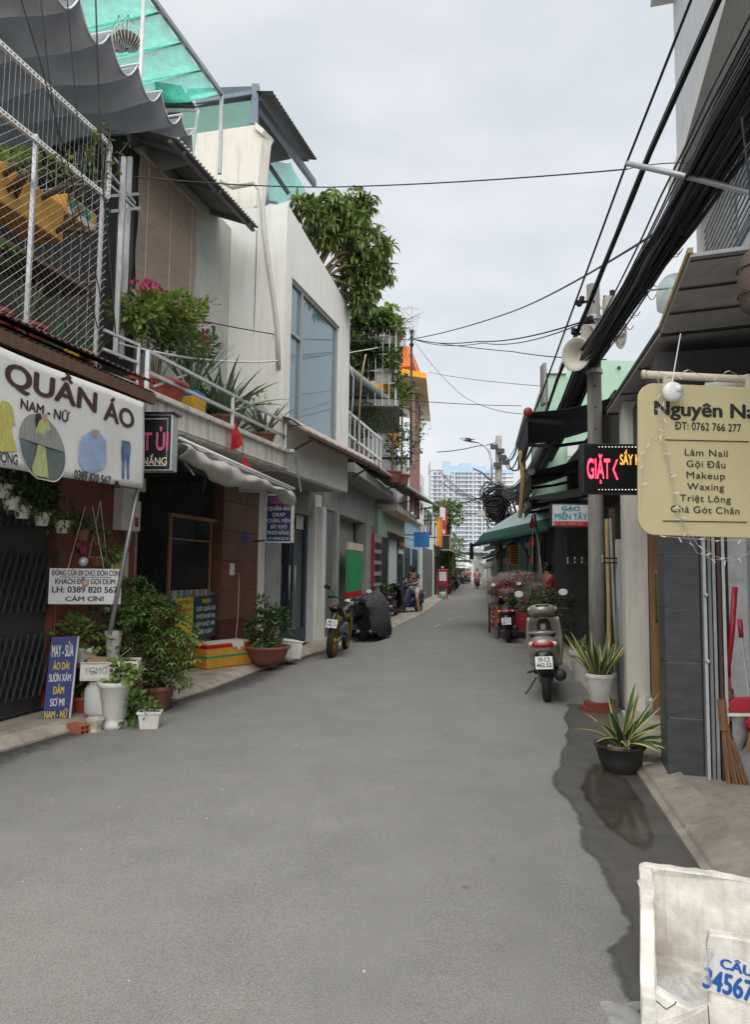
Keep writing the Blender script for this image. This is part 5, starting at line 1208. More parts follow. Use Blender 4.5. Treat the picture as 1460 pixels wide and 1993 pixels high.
t = thing('painted_sack', 'white sack with green and yellow print under the crate', 'sack', V((bc.x + .1, bc.y - .2, .2))); MB().lathe([(.13, 0), (.17, .06), (.17, .26), (.12, .36)], (bc.x + .1, bc.y - .15, .08), 16, sx=1.1, sy=.6).build('sack', 'paper_white', t, smooth=True)
mat('hollow_brick', (.40, .13, .06), .9, .2, 9, .3)
c = gpt(152, 1420, .03); t = thing('clay_brick', 'orange hollow clay brick lying on the road edge beside the blue board', 'brick', c); q = MB(); R = Matrix.Rotation(-.55, 3, 'Z')
for dz in (0, .04, .08): q.box(c + R @ V((0, 0, dz - .03)), (.2, .09, .008), R)
for dy in (-.042, 0, .042): q.box(c + R @ V((0, dy, .01)), (.198, .008, .074), R)
q.build('brick_body', 'hollow_brick', t)
# yellow foam ice box, planter bowl and white foam box
p0 = gpt(402, 1304, .09); p1 = gpt(490, 1292, .09); xd = (p1 - p0).normalized(); yd = V((-xd.y, xd.x, 0)); c = p0.lerp(p1, .5) + yd * .16; R = Matrix((xd, yd, V((0, 0, 1)))).transposed(); wI = (p1 - p0).length; hI = .34
t = thing('yellow_foam_box', 'yellow foam ice box with red and green bands and torn lid', 'box', c); MB().box(c + V((0, 0, hI / 2)), (wI, .32, hI), R).build('box', 'yellow_foam', t, bevel=.02)
for (z, h, mm) in ((hI - .035, .05, 'red_flag'), (hI * .48, .035, 'green_paint')): MB().box(c + V((0, 0, z)), (wI + .004, .324, h), R).build('band', mm, t, bevel=.004)
q = MB(); q.prism([c + R @ V((x, -.165, z)) for x, z in ((.0, hI + .01), (.22, hI + .03), (.27, hI - .09), (.2, hI - .06), (.16, hI - .12), (.09, hI - .05), (.05, hI - .07))], -yd * .01); q.build('torn_patch', 'foam_white', t); MB().box(c + R @ V((0, 0, hI + .008)), (wI - .02, .3, .016), R).build('lid', 'foam_white', t, bevel=.006)
c = gpt(520, 1296, .06); c.z = .09; t = thing('glazed_bowl_planter', 'wide brown bowl planter with small frangipani shrub by the glass door', 'plant', c)
MB().lathe([(.17, 0), (.2, .02), (.26, .1), (.31, .22), (.34, .24), (.34, .27), (.31, .27), (.28, .22)], c, 32).build('bowl', 'clay_pot', t, smooth=True); MB().lathe([(.3, .22), (.2, .24), (.001, .25)], c, 20).build('soil', 'soil', t)
stems(t, c + V((0, 0, .22)), c + V((0, 0, .6)), (.3, .25, .2), 12, .014)
for (x, y, n) in ((498, 1222, 40), (520, 1205, 46), (540, 1200, 40), (510, 1245, 46), (490, 1250, 30), (550, 1222, 26), (508, 1180, 22), (530, 1235, 34)):
    cc = D(x, y, c.y); bush(t, cc, (.13, .13, .12), n * 2, .11, .045, 'leaf_dark' if rnd() < .6 else 'leaf', clumps=5)
c = gpt(556, 1290, .05); c.z = .09; t = thing('white_foam_tray', 'tilted dirty white foam box with reddish side beside the bowl planter', 'box', c); R = Matrix.Rotation(.5, 3, 'Z') @ Matrix.Rotation(.12, 3, 'Y')
MB().box(c + V((-.02, .22, .15)), (.36, .42, .26), R).build('box', 'plastic_white', t, bevel=.015); MB().box(c + V((-.02, .22, .15)) + R @ V((.0, 0, .135)), (.38, .44, .02), R).build('lid', 'foam_white', t, bevel=.006)
# ================================================================== LEFT, further houses
mat('orange_wall', (.62, .17, .045), .8, .1, 3, .1); mat('amber_wall', (.72, .33, .02), .8, .1, 3, .1); mat('mauve_post', (.27, .15, .15), .7, .12, 4, .1); mat('soffit', (.62, .56, .48), .85, .06, 3, .05)
mat('lightblue_wall', (.34, .52, .62), .85, .12, 2, .1, streak=.4); mat('mint_wall', (.42, .62, .47), .85, .07, 2, .1, streak=.3, dirt=(.25, .36, .28)); mat('sage', (.30, .42, .33), .85, .12, 2, .1)
mat('tin_pale', (.42, .46, .45), .55, .15, 4, .1, metal=.25, streak=.3)
def sY(pl, Y): return (Y - pl.p0.y) / pl.u.y
hd = thing('vine_house', 'grey narrow house smothered in green vines with caged balconies', 'house', L2.P(2, -1, 0))
d0, d1 = .25, sY(L2, 20.6)
MB().pbox(L2, d0, d1, -3, -.35, 0, 7.2).build('wall', 'grey_wall', hd)
# stacked caged balconies with their end towards the viewer
Yd = 16.7
def dp(x, y, Y=Yd): return D(x, y, Y)
for (ya, yb) in ((655, 668), (778, 790)):
    a, b = dp(676, yb), dp(776, ya); MB().hexa([V((a.x, Yd, a.z)), V((b.x, Yd, a.z)), V((b.x + .13, Yd + 3.4, a.z)), V((a.x + .4, Yd + 3.4, a.z)), V((a.x, Yd, b.z)), V((b.x, Yd, b.z)), V((b.x + .13, Yd + 3.4, b.z)), V((a.x + .4, Yd + 3.4, b.z))]).build('balcony_slab', 'grey_wall', hd)
for x in (686, 702, 716, 730, 744, 757, 770): a, b = dp(x, 790), dp(x, 615); MB().bar(V((a.x, Yd - .02, a.z)), V((a.x, Yd - .02, b.z)), .05 if x == 770 else .025, .05 if x == 770 else .025).build('cage_bar', 'galv', hd)
for y in (625, 690, 722, 746): MB().bar(dp(680, y), dp(774, y), .025, .025).build('cage_rail', 'galv', hd)
a, b = dp(733, 742), dp(762, 716); MB().hexa([V((a.x, Yd + .05, a.z)), V((b.x, Yd + .05, a.z)), V((b.x, Yd + .12, a.z)), V((a.x, Yd + .12, a.z)), V((a.x, Yd + .05, b.z)), V((b.x, Yd + .05, b.z)), V((b.x, Yd + .12, b.z)), V((a.x, Yd + .12, b.z))]).build('panel', 'cream_wall', hd)
vn = thing('vine_curtain', 'thick green and yellow vine curtain hanging over the caged balconies', 'vine', dp(725, 660))
for (x, y, rx, rz, n, mm) in ((700, 630, .3, .28, 420, 'leaf_dark'), (730, 630, .32, .25, 420, 'leaf'), (750, 622, .3, .2, 380, 'leaf_light'), (765, 640, .22, .25, 200, 'leaf_light'), (700, 700, .3, .38, 520, 'leaf_dark'), (730, 700, .3, .3, 420, 'leaf_dark'), (760, 700, .2, .35, 240, 'leaf'), (772, 690, .1, .35, 120, 'leaf'), (700, 745, .2, .25, 160, 'leaf_dark'), (777, 745, .09, .25, 80, 'leaf'), (715, 612, .4, .12, 200, 'leaf_light'), (690, 660, .25, .2, 200, 'leaf')):
    bush(vn, dp(x, y, Yd + .15), (rx * 1.15, .5, rz * 1.2), int(n * 1.5), .13, .085, mm, 'diamond', clumps=14, up=-.3)
q = MB()
for i in range(60):
    x = U(715, 790); y = U(608, 640); p = dp(x, y, Yd + U(-.2, .4)); q.tube([p, p + V((U(-.04, .04), 0, -U(.2, .5))), p + V((U(-.08, .08), 0, -U(.5, 1.0)))], .005, 4, False)
for i in range(26):
    p = dp(U(770, 800), U(600, 660), Yd + .3); q.tube([p, p + V((U(0, .2), 0, U(-.1, .15))), p + V((U(.1, .4), 0, U(-.3, .2)))], .004, 4, False)
q.build('stem', 'stem', vn)
# grey metal awning with pale edge, rail, dangling pipes
ga = thing('sloping_tin_awning', 'grey tin awning with pale speckled edge under the vine house balconies', 'awning', dp(730, 760))
e0, e1 = D(679, 722, 15.0), D(788, 808, 19.4); inn = -L2.n * .95
MB().grid(60, 3, lambda u, v: e0.lerp(e1, u) + inn * v + V((0, 0, .012 * math.sin(u * 180) - .28 * v))).build('roof_sheet', 'sheet_grey', ga, smooth=True, solid=.004)
MB().tube([e0.lerp(e1, i / 20) + V((0, 0, .03)) for i in range(21)], .085, 8).build('edge_roll', 'tin_pale', ga, smooth=True)
for f in (.3, .62, .95): MB().bar(e0.lerp(e1, f) - V((0, 0, .02)), e0.lerp(e1, f) + inn - V((0, 0, .34)), .06, .08).build('rafter', 'sheet_grey', ga)
rr2 = thing('vine_house_railing', 'white metal rail with uprights below the tin awning', 'railing', D(700, 820, 15.5)); f0, f1 = D(672, 797, 14.9), D(742, 856, 16.9)
MB().bar(f0, f1, .05, .05).build('rail', 'white_metal', rr2); MB().bar(f0 - V((0, 0, .5)), f1 - V((0, 0, .5)), .05, .05).build('rail', 'white_metal', rr2)
for i in range(9): p = f0.lerp(f1, i / 8); MB().bar(p, p - V((0, 0, .75)), .025, .025).build('baluster', 'white_metal', rr2)
tag(MB().tube([D(712, 690, 15.2), D(704, 730, 15.1), D(701, 780, 15.1), D(696, 860, 15.1)], .02, 6).build('dangling_pipe', 'bamboo', smooth=True), 'bent bamboo cane dangling before the tin awning', 'cane')
tag(MB().tube([D(677, 700, 14.9), D(688, 735, 14.9), D(687, 780, 14.9), D(682, 830, 14.9)], .016, 6).build('hanging_hose', 'pipe_white', smooth=True), 'thin pale hose curving down beside the white wall corner', 'hose')
# dracaena and flowering shrubs on the lower balcony
MB().pbox(L2, d0 + .4, d1, -.4, .5, 3.55, 3.75).build('balcony_slab', 'grey_wall', hd)
for (x, y, Y, lab) in ((765, 800, 18.2, 'drooping dracaena with broad yellow green leaves, lower of two'), (783, 775, 18.8, 'drooping dracaena reaching up beside the cage post')):
    c = D(x, y, Y); b = V((c.x, c.y, 3.75)); t = thing('dracaena', lab, 'plant', b); pot_round(t, b, .16, .22, .3, 'clay_pot'); MB().tube([b + V((0, 0, .2)), c], .03, 6).build('stem', 'stem', t)
    blades(t, c, 26, .75, .085, 'leaf', (.4, 2.2), 1.5, .03, .15); blades(t, c + V((0, 0, .12)), 10, .65, .075, 'leaf_light', (.2, 1.4), 1.2, .03, .15)
c = D(715, 820, 17.2); t = thing('balcony_shrub', 'dark shrub with small red flowers behind the white balusters', 'plant', V((c.x, c.y, 3.75))); bush(t, c, (.55, .6, .4), 520, .09, .05, 'leaf_dark', clumps=12); bush(t, c + V((.1, -.2, 0)), (.4, .3, .3), 40, .05, .05, 'red_flag', 'diamond', name='blossom')
c = D(800, 838, 19.5); t = thing('flowering_shrub', 'loose shrub with pale blooms hanging off the balcony end', 'plant', V((c.x, c.y, 3.75))); bush(t, c, (.5, .5, .32), 360, .08, .04, 'leaf', clumps=10); bush(t, c, (.45, .4, .25), 60, .05, .04, 'paper_cream', 'diamond', name='blossom'); bush(t, D(785, 880, 19.2), (.5, .5, .5), 420, .09, .05, 'leaf_dark', clumps=10)
# shopfronts below
mat('awn_grey', (.34, .34, .33), .75, .15, 3, .1, trans=.1, streak=.4)
sh = thing('grey_tarp_awning', 'broad pale grey tarpaulin awning sloping over the vine house shopfront', 'awning', D(790, 930, 19))
w0, w1 = D(728, 905, 16.0), D(852, 985, 27.0); inn = -L2.n * 1.3
MB().grid(40, 6, lambda u, v: w0.lerp(w1, u) + inn * v + V((0, 0, .45 * v + .03 * math.sin(u * 25)))).build('cloth', 'awn_grey', sh, smooth=True, solid=.006)
MB().tube([w0, w1], .035, 6).build('front_bar', 'galv', sh)
for f in (.02, .35, .7, .98): MB().bar(w0.lerp(w1, f), w0.lerp(w1, f) + inn + V((0, 0, -.3)), .03, .03).build('arm', 'dark_metal', sh)
# ground floor walls as piers with dark openings
def pxs(px, o=0.0, pl=L2): return pl.s_of(pl.at(px, 1100, o))
MB().pbox(L2, d0, d1, -2.2, -2.1, 0, 3.5).build('shop_back_wall', 'dark_wall', hd); MB().pbox(L2, d0, d1, -.34, -.05, 2.75, 3.54).build('shop_lintel', 'grey_wall', hd)
for (xa, xb, mm) in ((626, 634, 'white_wall'), (654, 660, 'grey_wall'), (712, 722, 'grey_wall')): MB().pbox(L2, pxs(xa) + .0, pxs(xb), -.3, .0, .03, 2.75).build('pier', mm, hd)
MB().pbox(L2, pxs(634) + .01, pxs(654) - .01, -.12, -.08, .05, 2.74).build('roller_shutter', 'sheet_grey', hd)
mat('green_sign', (.03, .30, .10), .5, .15, 4, 0); mat('blue_sign', (.03, .22, .55), .5, .12, 4, 0)
s0, s1, z0, z1 = L2.rect(676, 704, 1072, 1150, .02); t = thing('green_shop_poster', 'bright green upright shop panel with red foot', 'sign', L2.P(s0, 0, z0)); MB().pbox(L2, s0, s1, -.02, .03, z0, z1).build('panel', 'green_sign', t); MB().pbox(L2, s0, s1, -.02, .035, z0 - .14, z0).build('foot', 'red_flag', t); MB().pbox(L2, s0 + .2, s1 + .3, -.05, .0, z1 + .02, z1 + .2).build('header', 'paper_cream', t)
s0, s1, z0, z1 = L2.rect(727, 742, 1040, 1140, .05); t = thing('vertical_shop_sign', 'tall grey sign board with red border and dark blocks', 'sign', L2.P(s0, 0, z0)); MB().pbox(L2, s0, s1, 0, .06, z0, z1).build('board', 'grey_wall', t); MB().pbox(L2, s0 - .05, s0, 0, .07, z0, z1).build('border', 'ink_red', t); [MB().pbox(L2, s0 + .1, s1 - .1, .06, .066, z0 + .1 + i * .32, z0 + .3 + i * .32).build('block', 'ink_black', t) for i in range(4)]
# orange house
he = thing('orange_house', 'orange and amber house with mauve posts and deep flat eaves', 'house', L2.P(9, -1, 0))
Ye = 23.0
def ep(x, y, Y=Ye): return D(x, y, Y)
MB().pbox(L2, sY(L2, 20.8), sY(L2, 27), -3, -.2, 6.2, ep(780, 715).z).build('wall', 'amber_wall', he); MB().pbox(L2, sY(L2, 20.8), sY(L2, 27), -3, -.3, 3.3, 6.2).build('wall', 'grey_wall', he)
a, b, c, d = ep(768, 680), ep(797, 680), ep(797, 738), ep(768, 715)
MB().prism([ep(766, 742), ep(797, 742), ep(797, 700), ep(766, 700)], (.6, 3.0, 0)).build('gable', 'amber_wall', he)
MB().prism([ep(765, 716, 22.6), ep(765, 676, 22.6), ep(797, 674, 22.6), ep(799, 690, 22.6), ep(806, 712, 22.6)], (.5, 2.6, .0)).build('upper_wall', 'orange_wall', he)
zE1 = ep(800, 716).z
def slab(p, th, name, m): MB().prism(p, (0, 0, -th)).build(name, m, he)
A = [ep(778, 703, 21.5), ep(826, 727, 24.5)]
e_a, e_b = D(778, 703, 22.2), D(831, 728, 22.6); z_ = e_a.z
f1_, f2_ = V((e_a.x - .4, 22.2, z_)), V((ep(829, 730, 22.4).x, 22.4, z_ - .35)); far1 = D(838, 778, 29.0)
MB().hexa([V((-.4, 22.3, z_ - .25)), V((f2_.x, 22.3, f2_.z - .18)), V((far1.x, 29, f2_.z - .18)), V((.6, 29, z_ - .25)), V((-.4, 22.3, z_)), V((f2_.x, 22.3, f2_.z)), V((far1.x, 29, f2_.z)), V((.6, 29, z_))]).build('eave_slab', 'amber_wall', he)
MB().hexa([V((-.3, 22.35, z_ - .27)), V((f2_.x - .03, 22.35, f2_.z - .2)), V((far1.x - .03, 28.9, f2_.z - .2)), V((.7, 28.9, z_ - .27)), V((-.3, 22.35, z_ - .255)), V((f2_.x - .03, 22.35, f2_.z - .185)), V((far1.x - .03, 28.9, f2_.z - .185)), V((.7, 28.9, z_ - .255))]).build('soffit', 'soffit', he)
for (x, Y, w) in ((803, 23.0, .16), (811, 24.6, .14), (815, 26.4, .12)): p = D(x, 800, Y); MB().bar(V((p.x, p.y, 3.4)), V((p.x, p.y, f2_.z - .1)), w, w).build('post', 'mauve_post', he)
MB().pbox(L2, sY(L2, 21.5), sY(L2, 27), -.3, .5, 3.3, 3.5).build('balcony_slab', 'soffit', he); MB().prism([ep(797, 690, 22.6), ep(801, 690, 22.6), ep(806, 712, 22.6), ep(803, 714, 22.6)], (.4, 3, 0)).build('roof_trim', 'mauve_post', he)
c = D(812, 822, 25); t = thing('pink_flower_shrub', 'pink flowering shrub on the orange house balcony', 'plant', V((c.x, c.y, 3.5))); bush(t, c, (.4, .5, .4), 200, .09, .05, 'leaf', clumps=8); bush(t, D(809, 795, 25), (.25, .3, .45), 140, .08, .06, 'magenta', 'diamond', name='blossom')
# roof bracket post where wires meet
bp = thing('wire_bracket_post', 'black iron post with insulators where street wires meet above the orange roof', 'post', D(802, 680, 19.5)); a = D(801, 690, 19.5); b = D(802, 650, 19.5)
MB().bar(V((a.x, a.y, 4.4)), V((a.x, a.y, b.z)), .06, .06).build('post', 'dark_metal', bp)
MB().bar(V((a.x, a.y, 4.6)), L2.P(sY(L2, 19.5), -.35, 4.6), .06, .06).build('wall_arm', 'dark_metal', bp)
for dz in (.0, -.2, -.38): MB().lathe([(.05, 0), (.07, .05), (.04, .1)], (a.x, a.y - .06, b.z + dz), 8).build('insulator', 'rubber', bp, smooth=True)
# next houses to the bend
hf = thing('pale_blue_shophouse', 'pale blue shophouse with white front and blue sign board', 'house', L2.P(15, -1, 0))
MB().pbox(L2, sY(L2, 27.05), sY(L2, 33.6), -4, -.1, 0, 3.6).build('wall', 'lightblue_wall', hf); MB().pbox(L2, sY(L2, 27.05), sY(L2, 33.6), -4, .1, 3.6, 5.9).build('upper_wall', 'white_wall', hf)
for i in range(3): MB().pbox(L2, sY(L2, 28 + i * 1.9), sY(L2, 29 + i * 1.9), .1, .13, 4.1, 5.3).build('window', 'glass_dark', hf)
for i in range(2): MB().pbox(L2, sY(L2, 27.6 + i * 2.9), sY(L2, 29.6 + i * 2.9), -.1, -.06, .1, 2.4).build('door', 'gate_blue', hf)
s0, s1, z0, z1 = L2.rect(806, 836, 1035, 1066, .5); t = thing('blue_shop_sign', 'plain blue projecting sign board on the pale blue shophouse', 'sign', L2.P(s0, .4, z0)); p0, p1 = D(806, 1065, 27.2), D(836, 1036, 27.2); MB().box(((p0.x + p1.x) / 2, 27.2, (p0.z + p1.z) / 2), (p1.x - p0.x, .1, p1.z - p0.z)).build('board', 'blue_sign', t); MB().bar(V((p0.x, 27.3, p1.z - .1)), L2.P(sY(L2, 27.5), -.1, p1.z - .1), .04, .04).build('bracket', 'dark_metal', t)
t = thing('orange_canopy', 'small orange shop canopy beside the blue sign board', 'awning', D(790, 1045, 26)); a, b = D(775, 1040, 22.5), D(805, 1052, 27); MB().grid(10, 3, lambda u, v: a.lerp(b, u) - L2.n * 1.0 * v + V((0, 0, .3 * v))).build('cloth', 'orange_wall', t, solid=.006); MB().tube([a, b], .02, 6).build('front_bar', 'galv', t)
MB().pbox(L2, sY(L2, 20.8), sY(L2, 27), -.2, .02, 0, 3.3).build('ground_wall', 'sage', he)
for i in range(3): MB().pbox(L2, sY(L2, 21.2 + i * 1.9), sY(L2, 22.6 + i * 1.9), .02, .06, .1, 2.5).build('door', ('dark_metal', 'white_metal', 'glass_dark')[i], he)
hg = thing('white_corner_house', 'white corner house with grey shutters beyond the pale blue shophouse', 'house', L2.P(22, -1, 0)); MB().pbox(L2, sY(L2, 33.8), sY(L2, 39.3), -4, .0, 0, 5.3).build('wall', 'white_wall', hg); MB().pbox(L2, sY(L2, 34), sY(L2, 39), .0, .05, .1, 2.6).build('shutter', 'sheet_grey', hg)
for i in range(3): MB().pbox(L2, sY(L2, 34.4 + i * 1.6), sY(L2, 35.4 + i * 1.6), .0, .04, 3.4, 4.6).build('window', 'glass_dark', hg)
# projecting shop signs at the bend
for (x0, x1, y0, y1, Y, mm, fr, lab) in ((850, 860, 1008, 1062, 33, 'amber_wall', 'orange_wall', 'upright amber shop sign with orange frame at the bend'), (860, 876, 1042, 1070, 34, 'ink_black', 'bamboo', 'black menu board in a gold frame at the bend'), (856, 868, 985, 1040, 35, 'paper_white', 'ink_red', 'white upright sign with red edge at the bend')):
    p0, p1 = D(x0, y1, Y), D(x1, y0, Y); t = thing('projecting_shop_sign', lab, 'sign', p0, 'projecting signs at the bend')
    MB().box(((p0.x + p1.x) / 2, Y, (p0.z + p1.z) / 2), (p1.x - p0.x, .1, p1.z - p0.z)).build('board', mm, t)
    for (cx_, cz_, w, h) in (((p0.x + p1.x) / 2, p1.z, p1.x - p0.x + .08, .06), ((p0.x + p1.x) / 2, p0.z, p1.x - p0.x + .08, .06), (p1.x, (p0.z + p1.z) / 2, .06, p1.z - p0.z)): MB().box((cx_, Y - .02, cz_), (w, .12, h)).build('frame_strip', fr, t)
    MB().bar(V((p0.x, Y, p1.z - .1)), L2.P(sY(L2, Y + .3), 0, p1.z - .1), .05, .05).build('bracket', 'dark_metal', t)
t = tag(MB().prism([D(862, 1012, 34), D(866, 1012, 34), D(867, 1032, 34), D(862, 1030, 34)], (0, .03, 0)).build('red_pennant', 'red_flag'), 'red pennant hanging before the white corner house', 'flag')
hues = ['cream_wall', 'grey_wall', 'sage', 'white_wall', 'lightblue_wall', 'bare_wall']
houseL = [(39.6, 45, 4.6), (45.2, 51, 3.9), (51.2, 58, 4.8), (58.2, 66, 4.2), (66.2, 75, 5.0)]
descr = ['cream low house with tin awning past the bend', 'grey low house with tin awning past the bend', 'sage green house with tin awning past the bend', 'white house with tin awning far down the lane', 'pale blue house with tin awning at the lane end']
def far_house(pl, y0, y1, h, m, lab, grp, i):
    t = thing('far_house', lab, 'house', pl.P(sY(pl, y0), -1, 0), grp); s0, s1 = sY(pl, y0), sY(pl, y1)
    MB().pbox(pl, s0, s1, -5, 0, 0, h).build('wall', m, t); MB().pbox(pl, s0 - .1, s1 + .1, -5, .15, h, h + .12).build('roof', 'sheet_grey', t)
    n = max(2, int((y1 - y0) / 1.8))
    for k in range(n):
        a = s0 + (s1 - s0) * (k + .2) / n; b = s0 + (s1 - s0) * (k + .8) / n
        MB().pbox(pl, a, b, 0, .05, .1, 2.3).build('door', ('dark_metal', 'gate_blue', 'sheet_grey')[(k + i) % 3], t)
        if h > 4.1: MB().pbox(pl, a, b, 0, .05, 3.1, h - .4).build('window', 'glass_dark', t)
    corrugated('awning_sheet', 'sheet_grey' if i % 2 else 'tin_pale', t, pl, s0, s1, 0, 2.95, 1.1 + .2 * (i % 3), 2.55, .25, .03, sub=3)
for i, (a, b, h) in enumerate(houseL): far_house(L3, a, b, h, hues[i], descr[i], 'houses past the bend', i)
# low tin sheds closing the view at the lane end
hn6 = ['cream', 'grey', 'sage green', 'white', 'pale blue', 'bare concrete']
for i in range(12):
    y = 75 + i * 3.6; w = U(7, 11); z = 2.3 + .12 * i + U(-.3, .4); lf = i % 2; x0 = along(kL, y) - w + U(.2, 1.3) if lf else along(kR, y) - U(.2, 1.4); m_ = 'tin_pale' if i < 6 else 'sheet_grey'
    if i == 11: x0 = along(kL, y) - 3; w = 14; z = 4.6
    t = thing('tin_roof_shed', 'low %s walled shed with %s tin roof closing the lane' % (hn6[i % 6], 'pale' if i < 6 else 'dull grey'), 'shed', (x0 + w / 2, y, 0), 'tin sheds at the lane end')
    MB().box((x0 + w / 2, y + 2, z / 2), (w, 3.4, z)).build('wall', hues[i % 6], t)
    MB().box((x0 + w * (.8 if lf else .2), y + .28, .95), (1.6, .1, 1.9)).build('door', ('dark_metal', 'gate_blue', 'dark_wood')[i % 3], t)
    MB().grid(40, 2, lambda u, v: (x0 - .4 + (w + .8) * u, y - .9 + 4.8 * v, z - .1 + .55 * v + .05 * math.sin(u * 90) + (-.3 * u if lf else .3 * u - .3))).build('roof_sheet', m_, t, smooth=True, solid=.01)
# street tree left beyond the bend
def street_tree(x, y, Y, r, lab, n=700):
    c = D(x, y, Y); t = thing('street_tree', lab, 'tree', (c.x, c.y, 0)); MB().tube([(c.x, c.y, 0), (c.x + .1, c.y, c.z * .5), (c.x, c.y, c.z)], [.14, .11, .05], 8).build('trunk', 'stem', t, smooth=True)
    stems(t, (c.x, c.y, c.z * .6), c, (r, r, r * .8), 14, .03); bush(t, c, (r, r, r * .8), n, .28, .16, 'leaf', 'diamond', clumps=16, name='crown'); bush(t, c + V((0, 0, r * .3)), (r * .8, r * .8, r * .5), n // 3, .26, .15, 'leaf_light', 'diamond', clumps=9, name='crown')
street_tree(874, 998, 44, 1.1, 'round green street tree before the white apartment tower')
street_tree(884, 1063, 70, 1.2, 'small street tree above the tin roofs at the lane end', 400)
c = G(872, 1160); t = thing('kerb_bush', 'tall leafy bush by the red cabinet on the kerb', 'plant', (c.x + .1, c.y + 2, 0)); cc = V((c.x + .25, c.y + 2.2, 1.5)); stems(t, (cc.x, cc.y, .1), cc, (.4, .4, .9), 12, .02); bush(t, cc, (.6, .6, 1.5), 900, .14, .08, 'leaf', 'diamond', clumps=18); bush(t, cc + V((0, 0, .3)), (.5, .5, 1.3), 240, .12, .07, 'leaf_yellow', 'diamond', clumps=9)

# ================================================================== apartment tower
YT_ = 420.0
def tp(x, y): return D(x, y, YT_)
mat('tower_white', (.56, .585, .62), .85, .04, .05, 0); mat('tower_blue', (.38, .52, .64), .85, .05, .05, 0); mat('tower_glass', (.16, .19, .22), .3, .25, .3, 0)
tw = thing('apartment_tower', 'white high-rise apartment block with pale blue crown far behind the lane', 'building', (tp(910, 1110).x, YT_, 0))
def tbox(x0, x1, y0, y1, dY, name, m, off=0):
    a, b = tp(x0, y1), tp(x1, y0); return MB().hexa([V((a.x, YT_ - off, a.z)), V((b.x, YT_ - off, a.z)), V((b.x, YT_ + dY, a.z)), V((a.x, YT_ + dY, a.z)), V((a.x, YT_ - off, b.z)), V((b.x, YT_ - off, b.z)), V((b.x, YT_ + dY, b.z)), V((a.x, YT_ + dY, b.z))]).build(name, m, tw)
tbox(838, 1000, 915, 1108, 18, 'wall', 'tower_white'); tbox(838, 862, 897, 915, 18, 'wall', 'tower_white', .5); tbox(862, 878, 898, 925, 16, 'crown_block', 'tower_blue', .9); tbox(878, 945, 908, 920, 16, 'crown_block', 'tower_blue', .6); tbox(897, 918, 902, 908, 12, 'crown_block', 'tower_blue', .4); tbox(945, 1000, 914, 921, 14, 'crown_block', 'tower_blue', .6)
colsx = [847, 855, 865, 877, 888, 895, 901, 908, 916, 924, 933, 942, 950, 958, 966, 974, 982]
base = None
wd = (tp(904, 1000) - tp(900, 1000)).length; hd_ = (tp(900, 1000) - tp(900, 1005.3)).length
for r in range(18):
    for k, x in enumerate(colsx):
        y = 922 + r * 8.2
        if y > 1062 and x > 950: continue
        p = tp(x, y); f = 1.6 if k in (0, 4, 7, 10, 12, 14) else .9
        if base is None:
            base = MB().box((0, 0, 0), (wd, .5, hd_)).build('window', 'tower_glass', tw); base.location = V((p.x, YT_ - .02, p.z)); base.scale = (f, 1, 1)
        else: o = share('window', base, tw, (p.x, YT_ - .02, p.z)); o.scale = (f, 1, 1)
for r in range(18):
    y = 926.4 + r * 8.2; a, b = tp(838, y), tp(1000, y)
    MB().box(((a.x + b.x) / 2, YT_ - .35, a.z), (b.x - a.x, .7, .3)).build('floor_band', 'tower_white', tw)
for x in (861, 872, 884, 921, 938, 954): a, b = tp(x, 1108), tp(x, 918); MB().box((a.x, YT_ - .5, (a.z + b.z) / 2), (.6, 1.0, b.z - a.z)).build('fin', 'tower_white', tw)
# ================================================================== RIGHT, nail shop
def sR(px, o=0.0, py=1200, pl=R1): return pl.s_of(pl.at(px, py, o))
hn = thing('nail_shop_house', 'nail shop house with grey tiled pillar, white balcony and slatted railing', 'house', R1.P(-1, -2, 0))
mat('slate_tile', (.05, .055, .062), .35, .3, 6, .15, stretch=(1, 1, 3)); mat('tile_joint', (.45, .45, .44), .8, .1, 5, .1); mat('shaded_white_tile', (.30, .305, .30), .3, .06, 3, .05); mat('shade_grey', (.66, .67, .68), .85, .08, 2, .1, streak=.2)  # white wall tile greyed: shade under the canopy is put into its colour
pc = G(1300, 1517, .07); ps0 = R1.s_of(pc); po = R1.o_of(pc); pw = .235; pd_ = .34
# pillar core and tiles; narrow face to the street, wide face to the camera
MB().pbox(R1, ps0 + .012, ps0 + pd_, po - pw, po - .012, .05, 2.85).build('pillar_core', 'tile_joint', hn)
rows = [.06, .10] + [D(1320, y, pc.y).z for y in (1396, 1288, 1184, 1080)] + [2.05, 2.45, 2.84]
for a, b in zip(rows, rows[1:]):
    mm = 'slate_tile' if b < 1.7 or b > 2.4 else 'slate_tile'
    MB().pbox(R1, ps0, ps0 + .012, po - pw, po - .002, a + .003, b - .003).build('tile', mm, hn, bevel=.002)
    MB().pbox(R1, ps0 + .016, ps0 + pd_, po - .012, po, a + .003, b - .003).build('tile', 'hollow_brick' if 1.65 < a < 1.9 else mm, hn, bevel=.002)
